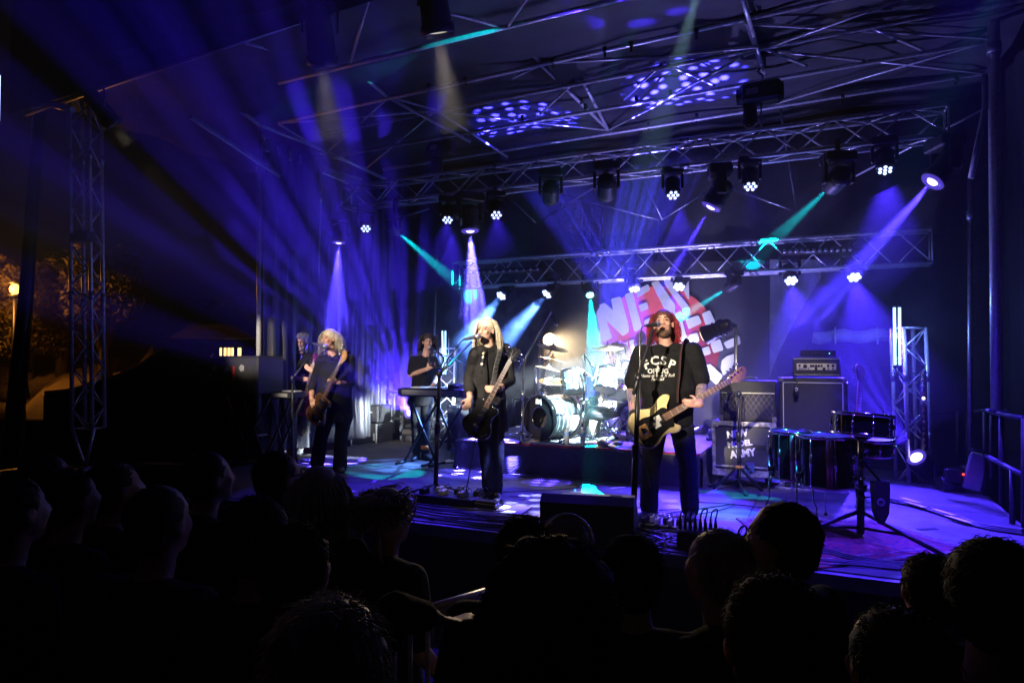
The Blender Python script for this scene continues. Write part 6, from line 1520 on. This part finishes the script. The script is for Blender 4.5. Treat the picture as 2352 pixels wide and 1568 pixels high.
# ---- keyboard player
J = joints(kbf, dict(head=(983, 786, 0), sa=(951, 828, 0), sb=(999, 828, .02), ea=(944, 861, .02), wa=(982, 847, -.24), eb=(1009, 861, .02), wb=(996, 883, -.26), pel=(966, 912, .04),
    ha=(955, 925, .03), hb=(977, 925, .04), ka=(954, 970, -.02), kb=(976, 972, .0), na=(956, 1038, 0), nb=(977, 1038, .0), ta=(951, 1049, -.1), tb=(988, 1052, -.1)))
g = person('young dark haired keyboard player in a black t-shirt raising a tambourine', J, cam_dir(.20, -.05, .9), 'skin', .96, .92, 0,
    handspec={'a': (cam_dir(.8, .6, .3), AXF, V((0, 0, 1)), 1.0), 'b': (cam_dir(-.6, -.5, -.4), V((0, 0, -1)), -RTF, .35)})
shirt(g, 'shirt_black', .75, .014, 0, .92, .08, 't_shirt', .005)
pants(g, 'trousers', (.088, .066, .056), wid=.92)
for s in 'ab': shoe(g.o, J['n'+s], J['t'+s])
T('ankle_band', M['orange'], g.o, lambda m: m.lathe([(.062, -.03), (.065, 0), (.062, .03)], J['nb']+V((0, 0, .07)), (0, 0, 1), 14))
face_parts(g.o, g.hc, g.f, g.u, g.sd, .96)
locks('hair', 'hair_brown', g.o, g.hc, g.f, g.u, g.sd, 700, .22, .98, .04, .004, .15, .06, 21)
tc_ = P(1001, 826, d=depth(kbf)-.34); tb_ = thing('tambourine', 'round tambourine with small jingles in the raised hand of the keyboard player', 'tambourine', tc_)
tax = (-AXF+RTF*.35).normalized(); tu, tv, tw = frame(tax)
T('rim', M['black_plastic'], tb_, lambda m: m.lathe([(.095, -.02), (.108, -.02), (.108, .02), (.095, .02), (.095, -.02)], tc_, tax, 24, caps=False))
for k in range(8):
    a = k*pi/4; T('jingle', M['chrome'], tb_, lambda m: m.lathe([(.018, -.004), (.020, 0), (.018, .004)], tc_+(tu*cos(a)+tv*sin(a))*.103, tu*-sin(a)+tv*cos(a), 10))

# ---- drummer, mostly hidden behind the kit
kd = kit(1424, 900, 8.75)
J = joints(kd, dict(head=(1421, 806, .02), sa=(1393, 846, 0), sb=(1448, 846, 0), ea=(1384, 884, -.12), wa=(1368, 872, -.36), eb=(1462, 884, -.12), wb=(1428, 890, -.36), pel=(1424, 936, .05),
    ha=(1408, 946, 0), hb=(1440, 946, 0), ka=(1367, 946, -.38), kb=(1451, 946, -.40), na=(1355, 1004, -.38), nb=(1446, 1006, -.38), ta=(1350, 1010, -.5), tb=(1446, 1012, -.5)))
g = person('drummer in dark shorts seated behind the brightly lit drum kit', J, cam_dir(-.1, -.05, 1), 'skin', 1.0, 1.0, 0)
shirt(g, 'shirt_dark', .7, .015, 0, 1.0, .02, 't_shirt', .005); pants(g, 'trousers', (.092, .07, .06), True, 'shorts', .006)
for s in 'ab':
    sh = shoe(g.o, J['n'+s], J['t'+s]); sh.location.z = RH
face_parts(g.o, g.hc, g.f, g.u, g.sd, 1.0)
locks('hair', 'hair_red', g.o, g.hc, g.f, g.u, g.sd, 140, .2, 1.0, .03, .012, .35, .05, 33)
for s, tip in (('a', kit(1340, 850, 8.15)), ('b', kit(1398, 905, 8.2))):
    tag(T('drumstick', M['maple'], None, lambda m: m.tube([J['w'+s]+(J['w'+s]-tip)*.2, J['w'+s].lerp(tip, .9), tip], [.008, .007, .005], 8)), 'wooden drumstick in the %s hand of the drummer' % ('left' if s == 'b' else 'right'), 'drumstick')

def crop_hair(name, m_, g, hs, n, L, rad, seed):
    """close cropped hair: a snug lumpy cap over the skull with short fine fuzz lying along it"""
    rnd = random.Random(seed); R3 = Matrix((g.sd, g.f, g.u)).transposed(); hc = g.hc; mb = MB()
    el = [((0, -.026, .040), (.083, .097, .090)), ((0, -.050, -.005), (.072, .068, .080))]
    for p, r in el:
        i0 = len(mb.v); mb.ell(hc + R3 @ (V(p)*hs), tuple(k*hs for k in r), R3, 28, 20); c0 = hc + R3 @ (V(p)*hs)
        for i in range(i0, len(mb.v)):
            v = V(mb.v[i])-c0; q = v.normalized()
            mb.v[i] = tuple(c0 + v*(1 + .035*mnoise.noise(q*2.2+V((seed, 0, 0))) + .085*mnoise.noise(q*5+V((0, seed, 0))) + .03*mnoise.noise(q*15)))
    for k in range(n):
        p, r = el[0] if rnd.random() < .75 else el[1]
        v = V((rnd.gauss(0, 1), rnd.gauss(0, 1), rnd.gauss(0, 1))).normalized()
        if v.y > .25 and v.z < .55: continue
        if v.z < -.5: continue
        a = hc + R3 @ (V((p[0]+v.x*r[0]*.97, p[1]+v.y*r[1]*.97, p[2]+v.z*r[2]*.97))*hs); o_ = R3 @ v
        d = V((rnd.uniform(-.6, .6), rnd.uniform(-.6, .6), -.5)); d = (d - o_*d.dot(o_)).normalized() + o_*rnd.uniform(.15, .55)
        l = L*rnd.uniform(.5, 1.25); b = a + d.normalized()*l; c_ = b + (d-o_*.35).normalized()*l*.8
        mb.tube([a, b, c_], [rad, rad*.8, rad*.2], 3, caps=False)
    return mb.build(name, M[m_], g.o)
# ------------------------------------------------------------------ audience standing before the stage
M['skin_dim'] = M['skin']
M['cloth_navy'] = mat('navy_cotton', (.012, .014, .03), .9, 0, .3, 9, .4, 60)
M['cloth_grey'] = mat('dark_grey_cotton', (.03, .03, .034), .9, 0, .3, 9, .4, 60)
M['hair_silver'] = mat('silver_hair', (.26, .25, .25), .5, 0, .3, 40)
def fan(label, px, py, d, hair, hl=.08, n=320, top='shirt_black', turn=0.0, hs=1.0, bald=False, glasses=False, bun=False, band=False, arm_up=None, wid=1.0, short=True, seed=0, rad=.0065, out=.05, wave=.03, sleeve=.8):
    hc = P(px, py, d=d); hz_ = hc.z; tgt = V((-2.8, 7.4, hz_+.35)); f = (tgt-hc); f.z = 0; f.normalize()
    f = Matrix.Rotation(R(turn), 3, 'Z') @ f; sd = f.cross(V((0, 0, 1))).normalized(); U = V((0, 0, 1)); k = hz_/1.62
    def at_(s, fw, z): return V((hc.x, hc.y, 0)) + sd*s*wid - f*.03 + f*fw + U*z*k
    s_ = -1 if sd.dot(RTF) > 0 else 1
    J = dict(head=hc, pel=at_(0, -.01, .93), headup=(U-f*.05))
    for nm, q in (('a', s_), ('b', -s_)):
        J['s'+nm] = at_(q*.185, -.02, 1.40); J['e'+nm] = at_(q*.235, -.03, 1.12); J['w'+nm] = at_(q*.22, .14, .92)
        J['h'+nm] = at_(q*.09, -.01, .86); J['k'+nm] = at_(q*.10, .01, .48); J['n'+nm] = at_(q*.11, -.03, .09); J['t'+nm] = at_(q*.13, .12, .03)
    if arm_up: J['e'+arm_up[0]], J['w'+arm_up[0]] = V(arm_up[1]), V(arm_up[2])
    hsd = {nm: ((J['w'+nm]-J['e'+nm]), -U if not arm_up else U, f, .5 if not (arm_up and nm == arm_up[0]) else .15) for nm in 'ab'}
    g = person(label, J, f + U*.10, 'skin', hs, wid, 0, .015, handspec=hsd, group='audience in front of the stage')
    shirt(g, top, sleeve, .016, .02, wid, .10, 'shirt', 0, .02, forearm=.8 if sleeve == 1 else 0); pants(g, 'jeans', vox=.024, fold=0)
    for s in 'ab': shoe(g.o, J['n'+s], J['t'+s])
    if not bald and short and not bun: crop_hair('hair', hair, g, hs, n*6, hl*.2+.005, rad*.22, seed+50)
    elif not bald: locks('hair', hair, g.o, g.hc, g.f, g.u, g.sd, n, hl, hs*1.02, wave, rad, .35, out, seed+50, short=short)
    else: crop_hair('hair', hair, g, hs*.98, 200, .010, .0012, seed)
    R3 = Matrix((g.sd, g.f, g.u)).transposed()
    if glasses:
        for q in (-1, 1): T('glasses', M['black_plastic'], g.o, lambda m: m.tube([g.hc + R3 @ V((q*.033+.025*cos(t), .102, .012+.018*sin(t))) for t in [2*pi*j/12 for j in range(13)]] + [g.hc + R3 @ V((q*.082, -.01, .02))], .0035, 5))
    if bun: T('hair_bun', M[hair], g.o, lambda m: (m.ell(g.hc + R3 @ V((0, -.10, .09)), (.05, .045, .045), R3), m.tube([g.hc + R3 @ V((.03, -.1, .02)), g.hc + R3 @ V((.05, -.11, -.1)), g.hc + R3 @ V((.06, -.1, -.18))], [.012, .01, .003], 6)))
    if band: T('headband', M['chrome'], g.o, lambda m: m.tube([g.hc + R3 @ V((.094*cos(t), -.012, .03+.105*sin(t))) for t in [pi*j/16 for j in range(17)]], .008, 6))
    return g
fan('dark haired person at the left picture border, cut off by the frame', 36, 1178, 2.2, 'hair_black', .10, seed=1)
fan('short haired head with red rim light far left behind two others', 112, 1104, 3.1, 'hair_brown', .05, seed=2, rad=.005)
fan('dark head turned to the right at far left, below the truss tower', 166, 1150, 2.6, 'hair_black', .09, seed=3)
fan('curly haired person in profile with reddish glow on top, right of the tower foot', 270, 1124, 2.9, 'hair_brown', .09, 190, seed=4, turn=-14, wave=.06)
fan('larger balding head below the dark wedge at the left', 372, 1204, 2.1, 'hair_brown', bald=True, seed=5, top='cloth_grey')
fan('short haired man in profile before the sticker case stand', 484, 1100, 3.05, 'hair_black', .05, seed=6, turn=-20, rad=.005, top='cloth_grey')
fan('man with glasses in profile left of the long haired woman', 644, 1100, 3.05, 'hair_black', .055, seed=7, turn=-20, glasses=True, rad=.005)
fan('woman with long straight hair down her back left of the pedal board', 738, 1142, 2.9, 'hair_ash', .48, 260, seed=8, short=False, out=.02, wave=.01)
fan('dark round head in front of the man with glasses', 600, 1238, 1.9, 'hair_black', .06, seed=9, rad=.005, arm_up=None)
fan('woman with hair pinned up in a messy bun and a shoulder strap', 895, 1194, 2.8, 'hair_ash', .07, 600, seed=10, rad=.003, bun=True, top='cloth_navy', turn=-25, wave=.06)
fan('dark haired head just left of the monitor wedge', 1203, 1272, 2.2, 'hair_black', .07, seed=11)
fan('spiky haired head with two bright bands in front of the monitor wedge', 1302, 1262, 2.45, 'hair_silver', .10, 200, seed=12, band=True, wave=.01, rad=.006)
fan('huge dark head in the middle foreground nearest the camera', 1266, 1452, .9, 'hair_black', .045, 420, seed=13, hs=1.06, rad=.005, wid=1.1)
fan('round dark head between the monitor wedge and the stage box', 1450, 1322, 1.95, 'hair_black', .06, seed=14, rad=.005)
fan('grey haired head in profile below the stage box', 1642, 1310, 2.0, 'hair_silver', .07, 200, seed=15, turn=32, rad=.005)
fan('man with glasses looking left before the rug', 1790, 1248, 2.0, 'hair_black', .035, 200, seed=16, turn=40, glasses=True, rad=.005)
fan('short person facing left at the lower right edge of the stage', 2131, 1358, 1.95, 'hair_brown', .05, seed=17, turn=-15, rad=.005, hs=.9)
fan('big head cut off by the right picture border', 2292, 1376, 1.35, 'hair_black', .05, 300, seed=18, turn=-50, rad=.005, top='cloth_navy')
fan('grey fluffy haired head at the bottom of the picture left of centre', 772, 1566, .98, 'hair_silver', .09, 520, seed=19, rad=.0045, wave=.05, hs=1.0)
fan('big dark head at the bottom right of centre', 1772, 1486, 1.12, 'hair_black', .05, 380, seed=20, rad=.005, top='cloth_navy')
fan('low dark head at the bottom between the two big right heads', 2050, 1545, 1.25, 'hair_black', .06, 300, seed=21, rad=.005)
ar = P(870, 1395, d=1.75); wr = P(985, 1418, d=1.75)
fan('dark person at lower left of centre resting a forearm toward the barrier', 690, 1310, 1.75, 'hair_brown', .08, seed=22, arm_up=('b', P(905, 1405, d=1.7), P(988, 1418, d=1.8)), top='shirt_black', sleeve=1.0)
# crowd barrier
ba = thing('crowd_barrier', 'grey metal crowd barrier glimpsed between heads in the foreground', 'barrier', ground_at(1045, 2.4))
q0, q1 = P(900, 1424, d=2.3), P(1190, 1338, d=2.75)
T('top_rail', M['alu'], ba, lambda m: m.tube([q0, q1], .019, 10))
T('lower_rail', M['alu'], ba, lambda m: m.tube([V((q0.x, q0.y, .2)), V((q1.x, q1.y, .2))], .019, 8))
for k in range(9):
    q = q0.lerp(q1, k/8); T('bar', M['alu'], ba, lambda m: m.tube([V((q.x, q.y, .2)), q], .009, 6))
for t in (0, 1):
    q = q0.lerp(q1, t); T('post', M['alu'], ba, lambda m: m.tube([V((q.x, q.y, .01)), q], .019, 8)); T('foot', M['steel'], ba, lambda m: m.box(V((q.x, q.y, .02)), (.1, .6, .02), bev=.004))
finish_fused()
for t, sh in TXT:                            # lay the lettering on the t-shirt
    dg = bpy.context.evaluated_depsgraph_get(); bv = BVHTree.FromPolygons([v.co.copy() for v in sh.data.vertices], [tuple(p.vertices) for p in sh.data.polygons])
    import bmesh
    bm_ = bmesh.new(); bm_.from_mesh(t.data); bmesh.ops.triangulate(bm_, faces=bm_.faces[:]); bmesh.ops.subdivide_edges(bm_, edges=[e for e in bm_.edges if e.calc_length() > .015], cuts=1); bm_.to_mesh(t.data); bm_.free()
    for v in t.data.vertices:
        rd_ = (v.co-CAM).normalized(); hit = bv.ray_cast(v.co, rd_, 2.0)
        if hit[0] is not None: v.co = hit[0] - rd_*.004
# ------------------------------------------------------------------ the night beyond the left side of the stage
M['leaf'] = mat('leaves', (.10, .075, .02), .7, 0, .35, 3)
M['bark'] = mat('bark', (.05, .04, .03), .9, 0, .3, 12, .5, 40)
M['stone'] = mat('old_stone_wall', (.10, .095, .085), .9, 0, .35, 2.5, .6, 9)
M['earth'] = mat('dry_earth_path', (.22, .17, .12), .95, 0, .3, 2, .5, 20)
M['lamp_orange'] = mat('sodium_lamp_lit', (.5, .3, .1), .4, emit=(1, .50, .10), es=4)
M['window_lit'] = mat('lit_window', (.5, .4, .2), .4, emit=(1, .62, .22), es=2.2)
M['brick_red'] = mat('red_plaster', (.20, .07, .04), .9, 0, .2, 5)
SOD = (1, .36, .05)
def lamp_post(label, px, py, d, power, glob=.11):
    h = P(px, py, d=d); o = thing('street_lamp', label, 'street lamp', V((h.x, h.y, 0)))
    T('pole', M['black_paint'], o, lambda m: m.tube([V((h.x, h.y, 0)), V((h.x, h.y, h.z-.15))], [.06, .04], 10))
    T('lantern', M['black_paint'], o, lambda m: (m.lathe([(.05, -.22), (.14, -.16), (.13, -.13)], h, (0, 0, 1), 12), m.lathe([(.17, .12), (.05, .22), (.002, .26)], h, (0, 0, 1), 12)))
    T('bulb', M['lamp_orange'], o, lambda m: m.ell(h, (glob, glob, glob*1.15), n=14, m=10))
    ld = bpy.data.lights.new('street_light', 'POINT'); ld.energy = power; ld.color = SOD; ld.shadow_soft_size = .12
    lo = link('street_light', ld, o); lo.location = h + V((0, 0, 0)) - AXF*.35
    return o
lamp_post('glowing orange street lamp among leaves at the far left', 34, 664, 15.8, 150)
# leaning pole lit orange
pa, pb = P(72, 650, d=12), P(49, 952, d=12)
po = thing('wooden_pole', 'slanting pole lit orange beside the street lamp', 'pole', pb)
M['pole_wood'] = mat('weathered_pole', (.30, .24, .18), .8, 0, .2, 8)
T('pole', M['pole_wood'], po, lambda m: m.tube([V((pb.x, pb.y, 0)), pb, pa], [.06, .06, .05], 10))
T('stay', M['pole_wood'], po, lambda m: m.tube([P(58, 850, d=12), P(66, 915, d=11.9)], .025, 6))
T('bracket', M['steel'], po, lambda m: m.box(P(61, 850, d=11.95), (.22, .08, .06), bev=.01))
# dark pillar left of it
tag(T('tent_post', M['black_paint'], None, lambda m: m.tube([P(20, 1050, d=9), P(58, 700, d=9), P(92, 230, d=9)], [.10, .085, .07], 10)), 'broad dark post near the left border in front of the street lamp', 'post')
def tree(label, px, py, d, rx, rz, n, seed, trunk_px=None):
    rnd = random.Random(seed); c = P(px, py, d=d); o = thing('tree', label, 'tree', V((c.x, c.y, 0)))
    T('trunk', M['bark'], o, lambda m: [m.tube([V((c.x, c.y, 0)), V((c.x+.1, c.y, c.z*.5)), V((c.x, c.y, c.z))], [.22, .16, .06], 8)] + [m.tube([V((c.x, c.y, c.z*.55)), V((c.x+cos(k*1.3)*rx*.6, c.y+sin(k*1.3)*rx*.5, c.z+rz*.3*sin(k)))], [.09, .02], 6) for k in range(6)] and None)
    mb = MB(); blobs = [(rnd.uniform(-1, 1)*.62*rx, rnd.uniform(-1, 1)*.6*rx, rnd.uniform(-1, 1)*.62*rz, rnd.uniform(.28, .5)) for _ in range(16)]
    for k in range(n):
        b = rnd.choice(blobs); v = V((rnd.gauss(0, 1), rnd.gauss(0, 1), rnd.gauss(0, 1))).normalized()*rnd.uniform(.35, 1)**.5*b[3]
        p = c + V((b[0]+v.x*rx, b[1]+v.y*rx, b[2]+v.z*rz)); s = rnd.uniform(.05, .11)
        a, e = V((rnd.gauss(0, 1), rnd.gauss(0, 1), rnd.gauss(0, 1))).normalized(), V((rnd.gauss(0, 1), rnd.gauss(0, 1), rnd.gauss(0, 1))).normalized()
        mb.poly([p-a*s, p+e*s*.55, p+a*s, p-e*s*.55])
    f = mb.build('crown', M['leaf'], o); f['kind'] = 'stuff'
    return o
tree('leafy tree glowing yellow round the street lamp', 60, 700, 17.6, 1.7, 1.3, 5200, 5)
tree('tree with reddish lit crown right of the truss tower', 240, 655, 17.2, 1.15, 1.25, 5200, 6)
tree('dim tree behind the truss tower between the other two', 140, 700, 17.8, 1.1, 1.5, 4200, 7)
# bank, path and retaining wall
def bank(m):
    pts = [(-5, 948), (60, 948), (108, 905), (150, 880), (221, 870), (290, 850), (352, 815)]
    lo = [P(px, 965, d=11.5+.01*px) for px, py in pts]; hi = [P(px, py-25, d=16+.012*px) for px, py in pts]; far = [P(px, 780 if px < 250 else 790, d=22) for px, py in pts]
    m.loft([lo, hi, far], caps=False)
b_ = T('bank', M['earth'], None, bank); b_['kind'] = 'structure'
wl = [(100, 945, 910), (104, 985, 903), (160, 985, 897), (221, 985, 880), (287, 985, 858), (325, 985, 838), (352, 985, 818), (380, 985, 800), (470, 985, 832), (600, 985, 834)]
def wall(m):
    top = [P(px, py, d=10.8) for px, _, py in wl]; n = len(top)
    for a, b in zip(top, top[1:]):
        back = AXF*.35
        m.poly([V((a.x, a.y, 0)), V((b.x, b.y, 0)), b, a]); m.poly([a, b, b+back, a+back]); m.poly([V((b.x, b.y, 0))+back, V((a.x, a.y, 0))+back, a+back, b+back])
w_ = tag(T('retaining_wall', M['stone'], None, wall), 'dark stone wall with sweeping curved top behind the truss tower', 'wall')
T('coping', M['pole_wood'], w_, lambda m: m.tube(spline([P(px, py-1.5, d=10.9) for px, _, py in wl[1:8]], 5), .035, 6))
bg = [P(px, py, d=30) for px, py in ((205, 690), (400, 690), (700, 690))]
def ridge(m):
    a, b = P(190, 700, d=30), P(760, 690, d=30); n = 26; top = [a.lerp(b, k/n)+V((0, 0, .25*sin(k*2.1)+.15*sin(k*5.3))) for k in range(n+1)]
    for p, q in zip(top, top[1:]): m.poly([V((p.x, p.y, 0)), V((q.x, q.y, 0)), q, p]); m.poly([p, q, q+AXF*4, p+AXF*4])
T('hill', M['stone'], None, ridge)['kind'] = 'structure'
# small building with lit windows behind the sticker case
hb_ = P(530, 815, d=17); ho = thing('house', 'small reddish building with glowing barred windows behind the sticker case', 'building', V((hb_.x, hb_.y, 0)))
Bh = basis(RTF, -AXF)
T('wall', M['brick_red'], ho, lambda m: m.box(V((hb_.x, hb_.y, 1.3))+AXF*.9, (1.8, 2.6, 1.6), basis(RTF, V((0, 0, 1)))))
T('roof', M['bark'], ho, lambda m: m.prism([(-1.1, 0), (1.1, 0), (.5, .35), (-.5, .35)], Bh, P(530, 780, d=17.8), 2.2))
for k, (px, w) in enumerate(((507, 4), (517, 5), (526, 6), (534, 4.5), (550, 8))):
    T('window', M['window_lit'], ho, lambda m: m.box(P(px, 808, d=16.95), (w/1535*17*.8, .21, .05), basis(RTF, V((0, 0, 1))) @ Matrix(((1, 0, 0), (0, 0, 1), (0, -1, 0)))))
# ------------------------------------------------------------------ haze in the air, thicker smoke over the back of the stage, puffs under the lamps
def air(name, dens, aniso=.25, col=(.9, .9, .92)):
    hm = bpy.data.materials.new(name); hm.use_nodes = True; nt = hm.node_tree; nt.nodes.clear()
    out = nt.nodes.new('ShaderNodeOutputMaterial'); pv = nt.nodes.new('ShaderNodeVolumePrincipled')
    pv.inputs['Color'].default_value = (*col, 1); pv.inputs['Density'].default_value = dens; pv.inputs['Anisotropy'].default_value = aniso
    nt.links.new(pv.outputs[0], out.inputs['Volume'])
    try: hm.cycles.volume_sampling = 'EQUIANGULAR'; hm.cycles.homogeneous_volume = True
    except Exception: pass
    return hm
hz = MB().box((0, 20, 8.0), (150.6, 150.6, 18.2)).build('haze', air('haze', HAZE)); hz['kind'] = 'stuff'
def puff(name, c, rad, dens, lump=.12, seed=0, rot=None, n=28, m=18, aniso=.25):
    mb = MB(); c = V(c); o = 0
    for i in range(m+1):
        t = pi*i/m; rr = max(sin(t), 1e-3)
        for j in range(n):
            a = 2*pi*j/n; v = V((cos(a)*rr, sin(a)*rr, -cos(t)))
            k = 1 + lump*(mnoise.noise(v*1.7+V((seed*5.1, 0, 0)))*1.6 + mnoise.noise(v*4.1+V((0, seed*3.3, 0)))*.7)
            p = V((v.x*rad[0], v.y*rad[1], v.z*rad[2]))*k
            mb.v.append(tuple(c + (rot @ p if rot else p)))
    for i in range(m):
        for j in range(n): jj = (j+1) % n; mb.face((i*n+j, i*n+jj, (i+1)*n+jj, (i+1)*n+j), True)
    mb.face(tuple(reversed(range(n)))); mb.face(tuple(m*n+j for j in range(n)))
    q = mb.build(name, air(name, dens, aniso)); q['kind'] = 'stuff'; return q
puff('smoke', (-2.6, 8.95, 2.7), (5.4, 1.5, 2.1), .024, .10, 1)
puff('smoke', (-6.0, 7.4, 4.1), (2.7, 2.6, 1.75), .013, .14, 2)
puff('smoke', P(1135, 775, y=8.75), (.55, .35, .38), .30, .3, 3)
puff('smoke', P(1205, 720, y=9.0), (.32, .28, .26), .35, .3, 4)
puff('smoke', P(1085, 740, y=8.85), (.40, .35, .45), .16, .3, 5)
for a, b, r, dn, sd_ in ((P(752, 175, y=5.05), P(805, 300, y=5.5), .5, .05, 6), (P(1015, 100, y=5.05), P(1070, 245, y=5.6), .5, .055, 7), (P(262, 292, y=5.02), P(300, 325, y=5.2), .24, .08, 8)):
    dr = (b-a); puff('smoke', (a+b)/2, (r, r, dr.length*.62), dn, .25, sd_, dr.to_track_quat('Z', 'Y').to_matrix())
puff('smoke', P(1290, 790, y=8.9), (.7, .4, .45), .07, .25, 9)

def along(a, b, r, dens, seed):
    d = b-a; puff('smoke', (a+b)/2, (r, r, d.length*.55), dens, .22, seed, d.to_track_quat('Z', 'Y').to_matrix())
along(P(778, 545, y=7.6), P(766, 760, y=7.5), .36, .07, 11)
along(P(1080, 520, y=7.6), P(1090, 760, y=7.5), .4, .07, 12)
along(P(2142, 417, y=7.6), P(1850, 735, y=7.2), .36, .07, 13)
along(P(1633, 475, y=7.6), P(1525, 660, y=7.45), .28, .07, 14)
along(P(913, 532, y=7.6), P(1040, 642, y=9.2), .22, .06, 15)
along(P(1908, 428, y=7.6), P(1790, 540, y=8.9), .22, .06, 16)
puff('smoke', P(300, 230, d=5.6), (2.4, 1.9, 1.5), .0045, .16, 21)
